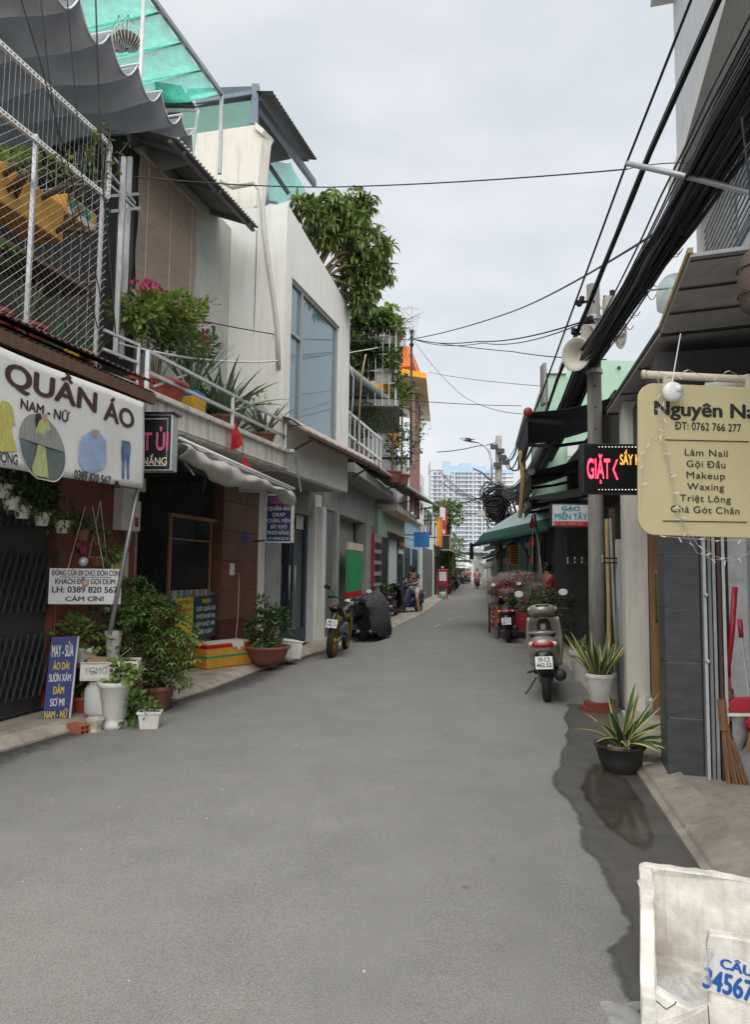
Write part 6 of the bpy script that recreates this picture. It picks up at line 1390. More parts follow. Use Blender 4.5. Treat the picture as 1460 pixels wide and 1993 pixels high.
# partition wall with white tiles, shop interior
for i in range(7):
    for j in range(3):
        MB().pbox(R1, ps0 + .06, ps0 + .075, po - pw - .14 - (j + 1) * .6 + .003, po - pw - .14 - j * .6 - .003, .075 + i * .4 + .003, .075 + (i + 1) * .4 - .003).build('wall_tile', 'shaded_white_tile', hn)
MB().pbox(R1, ps0 + .076, ps0 + .2, po - pw - 2.2, po - pw - .0, .05, 2.85).build('partition_wall', 'grey_wall', hn)
MB().pbox(R1, -5.5, ps0 + .06, po - 3.2, po - 3.1, .05, 3.2).build('back_wall', 'shaded_white_tile', hn); MB().pbox(R1, -5.5, ps0 + .3, po - 3.2, po - 2.3, 3.5, 3.56).build('ceiling', 'grey_wall', hn)
MB().pbox(R1, ps0 + .02, ps0 + .06, po - pw - 2, po - pw - .14, 1.92, 1.96).build('hook_rail', 'dark_metal', hn)
# gate leaves folded against the pillar
for i in range(5):
    o = po - pw - .02 - i * .03; MB().pbox(R1, ps0 - .06 - .012 * (i % 2), ps0 + .03, o - .012, o + .008, .08, 2.7).build('gate_leaf', ('galv', 'sheet_grey', 'steel', 'rust_sheet', 'galv')[i], hn)
MB().pbox(R1, ps0 - .02, ps0 + .05, po - pw - .3, po - pw - .18, .09, 2.7).build('gate_leaf', 'steel', hn)
for z in (1.75, 1.35, .9): MB().ball(R1.P(ps0 - .075, po - pw - .03, z), .016, 8).build('gate_knob', 'galv', hn, smooth=True)
# broom, dustpan, whisk broom
mat('red_plastic', (.36, .012, .03), .4, .2, 6, .05); mat('straw', (.22, .12, .06), .9, .4, 20, .4, stretch=(6, 6, .6))
def iw(px, py, off=.0): # on the interior partition wall
    d = ray(px, py); n_ = R1.u; q_ = R1.P(ps0 + .04 - off, 0, 0); tt = (q_ - CAM).dot(n_) / d.dot(n_); return CAM + d * tt
t = thing('hanging_broom', 'red handled broom hanging on the white tiled wall', 'broom', iw(1420, 1330)); MB().tube([iw(1430, 1142, .05), iw(1424, 1230, .05), iw(1414, 1315, .05)], .022, 8).build('handle', 'red_plastic', t, smooth=True); MB().tube([iw(1431, 1115, .05), iw(1430, 1142, .05)], .004, 5).build('hook', 'dark_metal', t)
MB().prism([iw(1411, 1310, .06), iw(1419, 1310, .06), iw(1429, 1345, .06), iw(1403, 1325, .06)], R1.u * .04).build('collar', 'red_plastic', t); MB().prism([iw(1404, 1325, .06), iw(1428, 1342, .06), iw(1434, 1402, .06), iw(1408, 1405, .06)], R1.u * .03).build('bristles', 'straw', t)
t = thing('dustpan', 'red long handled dustpan hung beside the broom', 'dustpan', iw(1445, 1370)); MB().tube([iw(1440, 1205, .06), iw(1443, 1240, .06)], .016, 8).build('grip', 'red_plastic', t, smooth=True); MB().tube([iw(1443, 1240, .06), iw(1458, 1355, .06)], .008, 6).build('handle', 'galv', t)
pts = [(1414, 1385), (1418, 1368), (1432, 1358), (1500, 1356), (1500, 1388)]; MB().prism([iw(x, y, .1) for x, y in pts], R1.u * .09).build('pan', 'red_plastic', t, bevel=.006); MB().prism([iw(1412, 1388, .11), iw(1500, 1388, .11), iw(1500, 1394, .11), iw(1412, 1394, .11)], R1.u * .1).build('lip', 'plastic_white', t)
t = thing('straw_broom', 'brown coconut straw broom standing on its bristles in the shop corner', 'broom', iw(1440, 1530)); q = MB()
for i in range(90):
    a = iw(1408 + U(-4, 4), 1400 + U(-10, 10), .1); b = iw(1408 + U(5, 50), 1540 + U(-20, 6), .14 + U(-.03, .05)); b.z = max(b.z, .085); q.tube([a, a.lerp(b, .5) + V((U(-.01, .01), 0, 0)), b], .0035, 4, False)
q.build('bristles', 'straw', t); MB().tube([iw(1404, 1360, .1), iw(1410, 1420, .1)], .03, 8).build('binding', 'straw', t)
t = thing('feather_duster', 'red and brown feather duster hanging near the dustpan', 'duster', iw(1455, 1440, .1)); q = MB()
for i in range(40): w = U(0, 6.28); q.strap(iw(1462, 1415, .12), V((math.cos(w) * .4, math.sin(w) * .4, -1)), U(.12, .2), .02, .1, 4, .1)
q.build('feathers', 'straw', t); MB().ball(iw(1464, 1410, .12), .05, 8).build('collar', 'red_plastic', t)
# upper storey: white walls, balcony soffit, slatted railing
zc = 4.3
u0, u1 = -5.5, sR(1366, -.8, 400)
MB().pbox(R1, u0, u1, -4, -.95, 3.5, 11).build('upper_wall', 'white_wall', hn)
MB().pbox(R1, u0, u1 + .01, -.95, -.75, zc - .1, zc).build('balcony_edge', 'shade_grey', hn); MB().pbox(R1, u0, u1 + .02, -.95, -.45, 5.75, 5.95).build('upper_slab', 'white_wall', hn); MB().pbox(R1, u0, u1, -.95, -.55, 5.95, 8.2).build('upper_front', 'shade_grey', hn); MB().pbox(R1, u0, u1 + .02, -.95, -.3, 8.2, 8.4).build('upper_slab', 'white_wall', hn)
MB().pbox(R1, u1 - .22, u1 + .015, -.95, -.74, zc, 5.75).build('corner_pier', 'white_wall', hn)
for i in range(13): z = zc + .05 + i * .075; MB().pbox(R1, u0, u1 - .22, -.79, -.775, z, z + .014).build('railing_slat', 'steel', hn)
for k in range(6): s = u1 - .3 - k * 1.1; MB().pbox(R1, s - .02, s + .02, -.82, -.795, zc, zc + 1.02).build('railing_post', 'white_metal', hn)
for k in range(3): s = u1 - 1.5 - k * 2.2; MB().pbox(R1, s - .6, s + .6, -.95, -.93, zc + .1, 5.6).build('window', 'tint_glass', hn)
# sheet canopy: dark boards, edge strip
mat('canopy_board', (.42, .41, .41), .7, .2, 2.5, .1, streak=.35, dirt=(.05, .045, .04))
cp = thing('sheet_canopy', 'sagging dark grey board canopy projecting above the beige nail sign', 'canopy', V((2.3, 5.5, 3.3)))
ce = [D(1344, 486, 3.9), D(1285, 611, 5.2), D(1181, 801, 7.9)]
for i in range(len(ce)): ce[i].z = 3.3
for a, b in zip(ce, ce[1:]):
    g_ = (b - a).normalized() * .012; inn = -R1.n * 2.7 + V((0, 0, .12)); a, b = a + g_, b - g_
    MB().hexa([a, b, b + inn, a + inn, a + V((0, 0, .03)), b + V((0, 0, .03)), b + inn + V((0, 0, .03)), a + inn + V((0, 0, .03))]).build('board', 'canopy_board', cp)
    n_ = 3
    for k in range(1, n_): p = a.lerp(b, k / n_) + V((0, 0, -.012)); MB().bar(p, p + inn, .012, .012).build('seam', 'dark_metal', cp)
MB().bar(ce[0] + V((0, 0, .045)), ce[1] + V((0, 0, .045)), .03, .03).build('edge_strip', 'bamboo', cp); MB().bar(ce[1] + V((0, 0, .045)), ce[2] + V((0, 0, .045)), .03, .03).build('edge_strip', 'dark_metal', cp)
for p in ce: MB().bar(p + V((0, 0, -.012)), p - R1.n * 2.7 + V((0, 0, .1)), .025, .02).build('bearer', 'dark_metal', cp)
t = thing('hanging_wrapped_bundle', 'brown wrapped rounded bundle hanging under the sheet canopy', 'bundle', D(1470, 545, 3.3)); c = D(1476, 548, 3.3); mat('burlap', (.12, .085, .07), .9, .35, 12, .5)
MB().lathe([(.03, -.17), (.075, -.13), (.095, 0), (.075, .12), (.03, .17)], c, 16, wob=lambda i, w: 1 + .05 * math.sin(3 * w + i)).build('bundle', 'burlap', t, smooth=True)
for dz in (-.07, .06): MB().tube([c + V((.092 * math.cos(w), .092 * math.sin(w), dz)) for w in [i * .5 for i in range(13)]], .004, 4, False).build('binding', 'dark_metal', t)
MB().tube([c + V((0, 0, .15)), c + V((0, .1, .9))], .006, 5).build('hanging_cord', 'dark_metal', t)
# beige nail sign on its pipe
mat('sign_beige', (.56, .49, .28), .6, .05, 2, .03, streak=.12, dirt=(.35, .3, .17)); mat('pvc_cream', (.60, .54, .42), .5, .06, 6, .03)
Yn = 3.6; sg = thing('nail_salon_sign', 'beige rounded hanging sign reading Nguyên Nail with a list of services', 'sign', D(1374, 1040, Yn))
a, b = D(1243, 1043, Yn), D(1506, 752, Yn); W_, H_ = b.x - a.x, b.z - a.z; cs_ = V(((a.x + b.x) / 2, Yn, (a.z + b.z) / 2)); r = .085; pts = []
xs_ = V((1, .05, -.018)).normalized(); ys_ = V((.018, 0, 1)).normalized()
for (sx, sy, w0_) in ((1, 1, 0), (-1, 1, 90), (-1, -1, 180), (1, -1, 270)):
    for k in range(9): w = math.radians(w0_ + k * 90 / 8); pts.append(cs_ + xs_ * (sx * (W_ / 2 - r) + r * math.cos(w)) + ys_ * (sy * (H_ / 2 - r) + r * math.sin(w)))
MB().prism(pts, (0, .02, 0)).build('board', 'sign_beige', sg, bevel=.003); nn_ = xs_.cross(ys_)
def st_(body, px, py, cap_px, w_px, bold, **kw):
    p = D(px, py, Yn); dx = p.x - cs_.x; p = cs_ + xs_ * dx + ys_ * (p.z - cs_.z) + nn_ * .001
    return text(body, p, xs_, ys_, cap_px * Yn / FPX / .69, 'ink_black', sg, width=w_px * Yn / FPX, bold=bold, lift=.002, **kw)
st_('Nguyên Nail', 1380, 811, 27, 222, .035); st_('ĐT: 0762 766 277', 1377, 838, 15, 134, .012)
for i, (s, w, y) in enumerate((('Làm Nail', 86, 888), ('Gội Đầu', 78, 910), ('Makeup', 77, 932), ('Waxing', 74, 954), ('Triệt Lông', 102, 977), ('Chà Gót Chân', 137, 999))): st_(s, 1374, y, 13, w, .006, gap=1.08)
for (x0, x1, y) in ((1293, 1459, 857), (1288, 1456, 1014)): p0, p1 = D(x0, y, Yn), D(x1, y + 2, Yn); MB().bar(V((p0.x, cs_.y + xs_.y * (p0.x - cs_.x) - .003, p0.z)), V((p1.x, cs_.y + xs_.y * (p1.x - cs_.x) - .003, p1.z)), .004, .004).build('rule', 'ink_black', sg)
pp0, pp1 = D(1252, 729, Yn + .03), D(1560, 744, Yn + .05); MB().tube([pp0, pp1], .021, 12).build('hanging_pipe', 'pvc_cream', sg, smooth=True)
MB().tube([pp0 - V((.004, 0, 0)), pp0 + V((.01, 0, 0))], .024, 12).build('pipe_cap', 'pvc_cream', sg, smooth=True)
for x in (1300, 1460): p = D(x, 735, Yn + .03); MB().box(p - V((0, 0, .03)), (.055, .02, .09)).build('strap', 'pvc_cream', sg)
MB().bar(pp1, R1.P(R1.s_of(pp1), .0, pp1.z), .04, .04).build('wall_bracket', 'galv', sg)
# small round camera and fairy lights
t = thing('round_security_camera', 'round white gadget tied over the beige sign beside its pipe', 'camera', D(1306, 765, Yn - .06)); c = D(1307, 765, Yn - .05); mat('gloss_white', (.72, .73, .75), .3, .04, 5, 0)
MB().lathe([(.02, 0), (.046, .004), (.053, .016), (.05, .03), (.03, .04)], c, 24, R=Matrix.Rotation(math.pi / 2, 3, 'X')).build('body', 'gloss_white', t, smooth=True); MB().ball(c + V((.022, -.035, .012)), .02, 12).build('lens_ball', 'gloss_white', t, smooth=True); MB().tube([c + V((0, -.01, .05)), D(1325, 650, Yn)], .003, 5).build('antenna', 'gloss_white', t)
fl = thing('fairy_lights', 'string of unlit white fairy lights looped over the beige sign', 'string lights', D(1300, 900, Yn))
paths = [[(1283, 745), (1287, 780), (1283, 835), (1268, 855), (1256, 880), (1252, 920), (1247, 990)], [(1290, 748), (1293, 800), (1291, 845), (1302, 900), (1312, 960), (1318, 1000), (1335, 1035), (1356, 1075), (1385, 1088), (1425, 1092), (1462, 1075)], [(1286, 850), (1300, 900), (1318, 985), (1330, 1020), (1360, 1062), (1395, 1084), (1440, 1090)], [(1285, 1043), (1340, 1048), (1400, 1052), (1462, 1052)], [(1278, 722), (1310, 738), (1340, 720), (1385, 740), (1420, 722), (1450, 738)]]
mat('wire_clear', (.40, .38, .33), .5, .1, 5, 0)
for pth in paths:
    P3 = [D(x, y, Yn - .035 + U(-.01, .01)) for x, y in pth]; sm3 = []
    for a, b in zip(P3, P3[1:]): sm3 += [a.lerp(b, i / 3) for i in range(3)]
    MB().tube(sm3 + [P3[-1]], .0014, 4, False).build('wire', 'wire_clear', fl)
    for a in sm3[::2]: d = V((U(-1, 1), U(-.3, .1), U(-1, .3))).normalized(); MB().tube([a, a + d * .026], .0025, 5).build('bulb', 'gloss_white', fl)
# bracket arm over the cables
tag(MB().tube([D(1222, 319, 5.2), D(1340, 345, 4.85), D(1475, 379, 4.5), D(1610, 412, 4.3)], .021, 10).build('bracket_arm', 'galv', smooth=True), 'straight grey metal arm reaching out over the cable bundle', 'bracket')
# ================================================================== RIGHT, second house
h2 = thing('grey_pier_house', 'narrow house with white pier, orange door jamb and dark doorway', 'house', R1.P(2.5, -1, 0))
wp = G(1222, 1388, .07); ws, wo_ = R1.s_of(wp), R1.o_of(wp)
MB().pbox(R1, ws, ws + .5, wo_ - .22, wo_, .05, 3.3).build('white_pier', 'cream_wall', h2)
jp = D(1262, 1200, 7.0); js = R1.s_of(jp); jo = R1.o_of(jp)
MB().pbox(R1, js + .1, js + .16, wo_ - .34, wo_ - .22, .07, 2.5).build('door_jamb', 'wood', h2); MB().pbox(R1, js - .02, js + .04, wo_ - .42, wo_ - .345, .07, 2.5).build('door_jamb', 'orange_wall', h2)
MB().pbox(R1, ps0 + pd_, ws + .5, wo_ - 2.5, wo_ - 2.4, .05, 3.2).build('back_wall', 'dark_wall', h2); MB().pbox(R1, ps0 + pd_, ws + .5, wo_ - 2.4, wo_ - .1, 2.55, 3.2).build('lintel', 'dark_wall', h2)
MB().pbox(R1, ps0 + pd_ - .02, ws, wo_ - .45, wo_ + .06, .05, .1).build('door_step', 'concrete', h2)
t = thing('hanging_green_towel', 'green striped towel hanging in the dark doorway', 'towel', D(1280, 1150, 6.0)); a, b = D(1275, 1112, 6.0), D(1286, 1212, 6.0)
MB().grid(6, 10, lambda u, v: V((a.x + (b.x - a.x) * u, 6.0 + .02 * math.sin(u * 9), a.z + (b.z - a.z) * v))).build('cloth', 'leaf', t, smooth=True, solid=.008); MB().bar(V((a.x, 6, a.z)), V((b.x, 6, a.z)), .012, .012).build('hanger_bar', 'galv', t)
c = G(1275, 1388, .1); t = thing('steel_pot', 'shiny round steel pot on the doorstep edge', 'pot', c); MB().lathe([(.06, 0), (.085, .03), (.09, .12), (.08, .16), (.07, .15), (.06, .06)], c, 20).build('pot', 'galv', t, smooth=True)
# far part of the right side: walls behind the pole
def sR2(px, o=0.0, py=1200): return R2.s_of(R2.at(px, py, o))
h3 = thing('rice_shop_house', 'dark fronted rice shop with grey pilasters behind the concrete pole', 'house', R2.P(3, -1, 0))
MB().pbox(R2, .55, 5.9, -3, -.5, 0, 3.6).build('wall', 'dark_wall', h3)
for px in (1122, 1106, 1092): s = sR2(px, -.2); MB().pbox(R2, s - .12, s + .12, -.5, -.2, .05, 3.3).build('pilaster', 'grey_wall', h3)
for i in range(5): s = 1.1 + i * 1.0; MB().pbox(R2, s, s + .8, -.5, -.45, .1, 2.6).build('shutter_panel', 'gate_metal', h3)
MB().pbox(R2, .3, 5.9, -.5, .02, 3.0, 3.6).build('fascia', 'dark_wall', h3)
h4 = thing('mint_house', 'pale mint green plastered house behind the concrete pole and black awnings', 'house', V((4.5, 15, 0)))
a = D(1066, 728, 13.6); b = D(1102, 728, 13.6)
def mbx(x0, x1, z0, z1, Y0, Y1, name, m): 
    sl = .15; MB().hexa([V((x0, Y0, z0)), V((x1, Y0, z0)), V((x1 + sl * (Y1 - Y0), Y1, z0)), V((x0 + sl * (Y1 - Y0), Y1, z0)), V((x0, Y0, z1)), V((x1, Y0, z1)), V((x1 + sl * (Y1 - Y0), Y1, z1)), V((x0 + sl * (Y1 - Y0), Y1, z1))]).build(name, m, h4)
zt_ = D(1080, 728, 13.6).z
mbx(a.x, b.x, 2.9, zt_, 13.6, 18.2, 'wall', 'mint_wall'); mbx(b.x, b.x + 1.9, 2.9, D(1210, 702, 13.9).z, 13.9, 18.2, 'wall', 'mint_wall'); mbx(a.x - .03, b.x + .0, zt_, zt_ + .08, 13.55, 18.25, 'coping', 'white_wall'); mbx(3.75, 6.5, 0, 2.9, 13.7, 18.2, 'ground_wall', 'dark_wall')
p = D(1205, 716, 13.88); MB().box(p, (.05, .06, .05)).build('vent_pipe', 'black', h4); p0, p1 = D(1062, 760, 13.55), D(1066, 730, 13.55)
MB().box((a.x - .06, 13.7, (p0.z + p1.z) / 2), (.06, .3, .8)).build('trim', 'grey_wall', h4)
mbx(D(1105, 885, 13.5).x, D(1128, 885, 13.5).x, D(1115, 888, 13.5).z, D(1115, 866, 13.5).z, 13.5, 13.58, 'window', 'white_metal')
# posts and props beside the pole
for (x, y0, y1, Y, m, w, nm, lab) in ((1186, 1010, 1345, 8.7, 'bamboo', .05, 'bamboo_pole', 'tall bamboo pole standing just behind the concrete pole'), (1196, 990, 1330, 8.9, 'dark_wood', .06, 'timber_post', 'dark red-brown timber post behind the bamboo pole'), (1214, 1050, 1370, 8.0, 'bare_wall', .1, 'mossy_post', 'mossy square concrete post beside the white pier')):
    a, b = D(x, y1, Y), D(x, y0, Y); q = MB(); (q.tube([V((a.x, Y, .0)), V((a.x + .01, Y, b.z * .5)), V((a.x, Y, b.z))], w / 2, 10) if m == 'bamboo' else q.bar(V((a.x, Y, .0)), V((a.x, Y, b.z)), w, w))
    tag(q.build(nm, m), lab, 'post')
tag(MB().tube([G(1208, 1378, .02), D(1196, 1200, 7.95), D(1188, 1010, 8.4)], .018, 8).build('grey_prop_pipe', 'sheet_grey', smooth=True), 'thin grey pipe leaning beside the snake plant pot', 'pipe')
for (x0, x1, y, Y, lab) in ((1105, 1150, 1097, 9.6, 'short dark clothes rack bar with pegs behind the concrete pole'), (1173, 1226, 1095, 8.0, 'short dark clothes rack bar with pegs in front of the white pier')):
    a, b = D(x0, y, Y), D(x1, y, Y); t = thing('rack_bar', lab, 'rack', a, 'clothes rack bars')
    for dz in (0, .05): MB().bar(a + V((0, 0, dz)), b + V((0, 0, dz)), .025, .02).build('bar', 'dark_metal', t)
    for i in range(4): p = a.lerp(b, i / 3.2); MB().bar(p, p + V((0, 0, .09)), .015, .015).build('peg', 'galv', t)
    MB().bar(b, V((b.x + .05, b.y + .35, b.z)), .025, .025).build('bracket', 'dark_metal', t)
# LED sign
Yl = 6.2; a, b = D(1134, 960, Yl), D(1300, 865, Yl); W_, H_ = b.x - a.x, b.z - a.z
mat('led_red', (.5, .01, .02), .5, .1, 30, 0, emit=((1, .03, .06), 2.2)); mat('led_amber', (.4, .2, .03), .5, .1, 30, 0, emit=((1, .45, .08), .45)); mat('led_white', (.6, .6, .6), .5, .1, 30, 0, emit=((.9, .95, 1), .6))
t, x, n = box_sign('led_shop_sign', 'lit black LED sign showing red GIẶT and amber SẤY KHÔ', V(((a.x + b.x) / 2, Yl, a.z)), (1, .02, 0), W_, H_, .12, 'sign_black', 'dark_metal', None)
def ledtext(s, px, py, cap, w, m, bold=.03):
    p = D(px, py, Yl); p.y = Yl - .008; return text(s, p, x, (0, 0, 1), cap * Yl / FPX / .69, m, t, width=w * Yl / FPX, bold=bold, lift=.002)
ledtext('GIẶT', 1165, 931, 38, 45, 'led_red', .03); ledtext('SẤY KHÔ', 1237, 905, 20, 62, 'led_amber')
q = MB(); [q.bar(V((D(x0, 915, Yl).x, Yl - .01, D(x0, y0, Yl).z)), V((D(x1, 915, Yl).x, Yl - .01, D(x1, y1, Yl).z)), .01, .01) for x0, y0, x1, y1 in ((1201, 895, 1193, 914), (1193, 914, 1201, 934))]; q.build('chevron', 'led_red', t)
q = MB()
for i in range(24):
    for yy in (870, 953): q.box(D(1140 + i * 6.5, yy, Yl - .008), (.007, .006, .007))
for i in range(20):
    q.box(D(1139, 872 + i * 4.1, Yl - .008), (.007, .006, .007))
stuff(q.build('bulb_border', 'led_white', t)); MB().bar(V((b.x, Yl + .1, b.z - .1)), R1.P(R1.s_of(V((b.x, Yl, 0))), -.1, b.z - .1), .03, .03).build('bracket', 'dark_metal', t)
# rice sign
Yg = 9.4; a, b = D(1072, 1026, Yg), D(1150, 980, Yg); W_, H_ = b.x - a.x, b.z - a.z; mat('ink_teal', (.02, .30, .38), .5, .1, 5, 0); mat('ink_pale', (.55, .3, .3), .5, .1, 5, 0)
t, x, n = box_sign('rice_shop_sign', 'small white sign reading GẠO MIỀN TÂY above a red phone strip', V(((a.x + b.x) / 2, Yg, a.z)), (1, .03, 0), W_, H_, .08, 'paper_white', 'dark_metal', 'dark_metal'); c = V(((a.x + b.x) / 2, Yg - .007, a.z))
text('GẠO', c + V((0, 0, H_ * .70)), x, (0, 0, 1), H_ * .17 / .69, 'ink_teal', t, width=W_ * .46, bold=.05, lift=.003); text('MIỀN TÂY', c + V((0, 0, H_ * .33)), x, (0, 0, 1), H_ * .24 / .69, 'ink_teal', t, width=W_ * .8, bold=.03, lift=.003)
MB().box(c + V((0, -.002, H_ * .15)), (W_ * .97, .008, H_ * .2)).build('phone_strip', 'ink_red', t); text('ĐT-Zalo: 0908 256 250', c + V((0, -.007, H_ * .11)), x, (0, 0, 1), H_ * .11 / .69, 'ink_pale', t, width=W_ * .86, bold=.01, lift=.003)
MB().bar(V((b.x, Yg, b.z - .06)), R2.P(R2.s_of(V((b.x, Yg, 0))), -.3, b.z - .06), .03, .03).build('bracket', 'dark_metal', t)
# black retractable awnings
mat('black_cloth', (.045, .047, .055), .8, .25, 4, .1, trans=.05); mat('alu_grey', (.30, .30, .30), .5, .15, 8, .05, metal=.4); mat('red_cap', (.22, .02, .025), .5, .1, 5, 0)
def fold_awning(cap, wall, Y0, Y1, label, capm, drop=.25):
    """front bar end 'cap' and wall end 'wall' (pixels) at depth Y0; runs to Y1 along the lane"""
    a = D(*cap, Y0); w = D(*wall, Y0 + .3); dv = R2.u * ((Y1 - Y0) / R2.u.y); t = thing('folding_awning', label, 'awning', a, 'black folding awnings')
    MB().grid(10, 12, lambda u, v: w.lerp(a, u) + dv * v + V((0, 0, -.05 * math.sin(math.pi * u)))).build('cloth', 'black_cloth', t, smooth=True, solid=.006)
    MB().tube([a, a + dv], .045, 10).build('front_bar', 'alu_grey', t, smooth=True); MB().lathe([(.055, 0), (.06, .01), (.06, .03), (.02, .045)], a - R2.u * .02, 14, R=Matrix.Rotation(math.pi / 2, 3, 'X')).build('end_cap', capm, t, smooth=True)
    MB().grid(24, 4, lambda u, v: a + dv * u + V((.015 * math.sin(u * 40) * v, 0, -.03 - drop * v))).build('valance', 'black_cloth', t, smooth=True, solid=.005)
    for f in (.08, .85):
        e = a + dv * f; el = e.lerp(w + dv * f, .5) + V((0, .35, -.16)); MB().bar(e - V((0, 0, .06)), el, .05, .05).build('arm', 'dark_metal', t); MB().bar(el, w + dv * f - V((0, 0, .25)), .05, .05).build('arm', 'dark_metal', t)
    MB().bar(w, w + dv, .12, .16).build('cassette', 'dark_metal', t); return t, a, dv
t, a, dv = fold_awning((1027, 803), (1205, 770), 9.2, 11.6, 'upper black folding awning with a red end cap', 'red_cap', .42)
p = D(1019, 930, 10.8); MB().tube([a + dv * .55 + V((0, 0, -.3)), p, D(1012, 1008, 10.8)], [.05, .045, .03], 8).build('hanging_roll', 'bamboo', t, smooth=True)
fold_awning((1034, 918), (1190, 868), 11.0, 13.2, 'middle black folding awning with a white end cap', 'gloss_white', .3)
fold_awning((1036, 975), (1150, 935), 12.4, 14.6, 'lower black awning above the rice sign', 'dark_metal', .12)
t = thing('pale_awning_strip', 'pale green translucent sheet strip between the black awnings', 'awning', D(1030, 965, 12.2)); a, b = D(1028, 968, 12.3), D(1140, 948, 12.3); MB().prism([a, b, b + V((0, 0, -.1)), a + V((0, 0, -.05))], (.2, 1.2, 0)).build('sheet', 'tin_pale', t)
# ---------------- concrete utility pole with horn speakers
mat('pole_concrete', (.25, .235, .215), .9, .25, 5, .4, streak=.6, stretch=(3, 3, .6)); mat('horn', (.60, .56, .48), .5, .08, 5, .05)
pb = D(1163, 1200, 9.0); PX, PY = pb.x, 9.0; ptop = D(1166, 556, 9.0).z
up_ = thing('concrete_utility_pole', 'weathered concrete utility pole carrying the thick cable bundle and horn speakers', 'utility pole', (PX, PY, 0))
MB().lathe([(.115, 0), (.105, 1.5), (.095, 3.5), (.085, ptop)], (PX, PY, 0), 12).build('shaft', 'pole_concrete', up_, smooth=True)
q = MB(); [q.lathe([(.012, -.1), (.012, .1)], (PX - .02, PY, ptop - .25 - i * .28), 8, R=Matrix.Rotation(math.pi / 2, 3, 'X')) for i in range(9)]; q.build('bolt_hole', 'black', up_)
for z in (ptop - .45, ptop - .95, 4.1): MB().lathe([(.11, -.03), (.11, .03)], (PX, PY, z), 12).build('clamp_band', 'galv', up_)
for (x0, y0, x1, y1) in ((1120, 592, 1150, 586), (1130, 632, 1160, 625), (1175, 578, 1205, 580), (1115, 650, 1160, 652)): MB().bar(D(x0, y0, 8.95), D(x1, y1, 8.95), .03, .03).build('insulator_arm', 'dark_metal', up_)
for (x, y) in ((1133, 590), (1128, 597), (1140, 630), (1117, 652), (1192, 578), (1150, 628)): MB().lathe([(.02, 0), (.04, .02), (.03, .05), (.04, .07), (.02, .09)], D(x, y, 8.92), 8).build('insulator', 'rubber', up_, smooth=True)
def horn(px, py, Y, dirv, L, r, lab):
    c = D(px, py, Y); d = V(dirv).normalized(); t = thing('horn_speaker', lab, 'loudspeaker', c, 'horn speakers on the pole'); R = d.to_track_quat('Z', 'Y').to_matrix()
    MB().lathe([(r * .2, -L), (r * .24, -L * .6), (r * .45, -L * .3), (r * .75, -L * .08), (r, 0), (r * 1.03, .008), (r * .98, .012), (r * .7, -L * .1), (r * .3, -L * .5)], c, 22, R=R).build('bell', 'horn', t, smooth=True)
    MB().lathe([(r * .3, -L * 1.45), (r * .34, -L * 1.4), (r * .34, -L * .98), (r * .2, -L * .95)], c, 14, R=R).build('driver', 'horn', t, smooth=True); MB().bar(c - d * L, V((PX, PY, c.z - d.z * L)), .03, .03).build('bracket', 'galv', t); return t
horn(1122, 690, 8.75, (-.75, -.6, -.15), .26, .21, 'horn speaker facing the lane at the lower side of the pole'); horn(1207, 648, 8.8, (.7, -.6, -.1), .26, .2, 'horn speaker half behind the cable bundle on the pole'); horn(1150, 655, 8.7, (-.9, -.1, -.1), .3, .13, 'slim horn speaker tucked between pole and cables')
t = thing('pole_junction_box', 'small pale junction box on the pole top above the cables', 'box', D(1192, 592, 8.9)); MB().box(D(1192, 594, 8.9), (.22, .14, .2)).build('case', 'horn', t, bevel=.01); MB().box(D(1145, 655, 8.75), (.16, .12, .28)).build('case', 'horn', t, bevel=.01); MB().bar(D(1150, 650, 8.8), V((PX, PY, D(1150, 650, 8.8).z)), .03, .03).build('bracket', 'galv', t); MB().bar(D(1190, 596, 8.92), V((PX, PY, D(1190, 596, 8.9).z)), .03, .03).build('bracket', 'galv', t)
# translucent drum end under the canopy edge
t = thing('clear_canopy_shell', 'pale green translucent domed shell showing beside the sheet canopy edge', 'canopy', D(1310, 560, 5.6)); c = D(1318, 572, 5.7); mat('clear_green', (.55, .68, .62), .25, .06, 3, 0, alpha=.55)
MB().lathe([(.02, .16), (.1, .14), (.15, .08), (.165, 0), (.16, -.12)], c, 20).build('shell', 'clear_green', t, smooth=True); MB().tube([D(1262, 566, 5.5), D(1300, 562, 5.6), D(1345, 556, 5.8)], .008, 5).build('bracket_rod', 'galv', t)
# ---------------- potted plants by the kerb
c = G(1166, 1386); t = thing('brick_pair', 'red bricks on the ground under the ribbed white pot', 'brick', c); mat('brick', (.22, .05, .035), .9, .2, 8, .3); MB().box(c + V((0, .03, .03)), (.34, .2, .06), .05).build('brick', 'brick', t, bevel=.005); MB().box(c + V((.02, .03, .085)), (.3, .18, .05), -.03).build('brick', 'brick', t, bevel=.005)
cpot = c + V((.02, .03, .11)); t = thing('snake_plant', 'snake plant in a ribbed white pot standing on red bricks', 'plant', cpot); pot_round(t, cpot, .1, .145, .3, 'plastic_white', .006, ribs=26)
for i in range(26): w = i * 2.4; tl = U(.15, .9); variegated(cpot + V((math.cos(w) * .07, math.sin(w) * .07, .25)), (math.cos(w) * tl, math.sin(w) * tl, 1), U(.3, .58), U(.05, .07), t, U(.05, .6), U(-.5, .5))
c2 = G(1196, 1368); t = thing('snake_plant', 'snake plant in a plain white pot leaning behind the ribbed pot', 'plant', c2); pot_round(t, c2, .11, .15, .36, 'plastic_white')
for i in range(14): w = i * 2.4; tl = U(.1, .7); variegated(c2 + V((math.cos(w) * .07, math.sin(w) * .07, .3)), (math.cos(w) * tl, math.sin(w) * tl, 1), U(.35, .6), .045, t, U(.05, .4), U(-.5, .5))
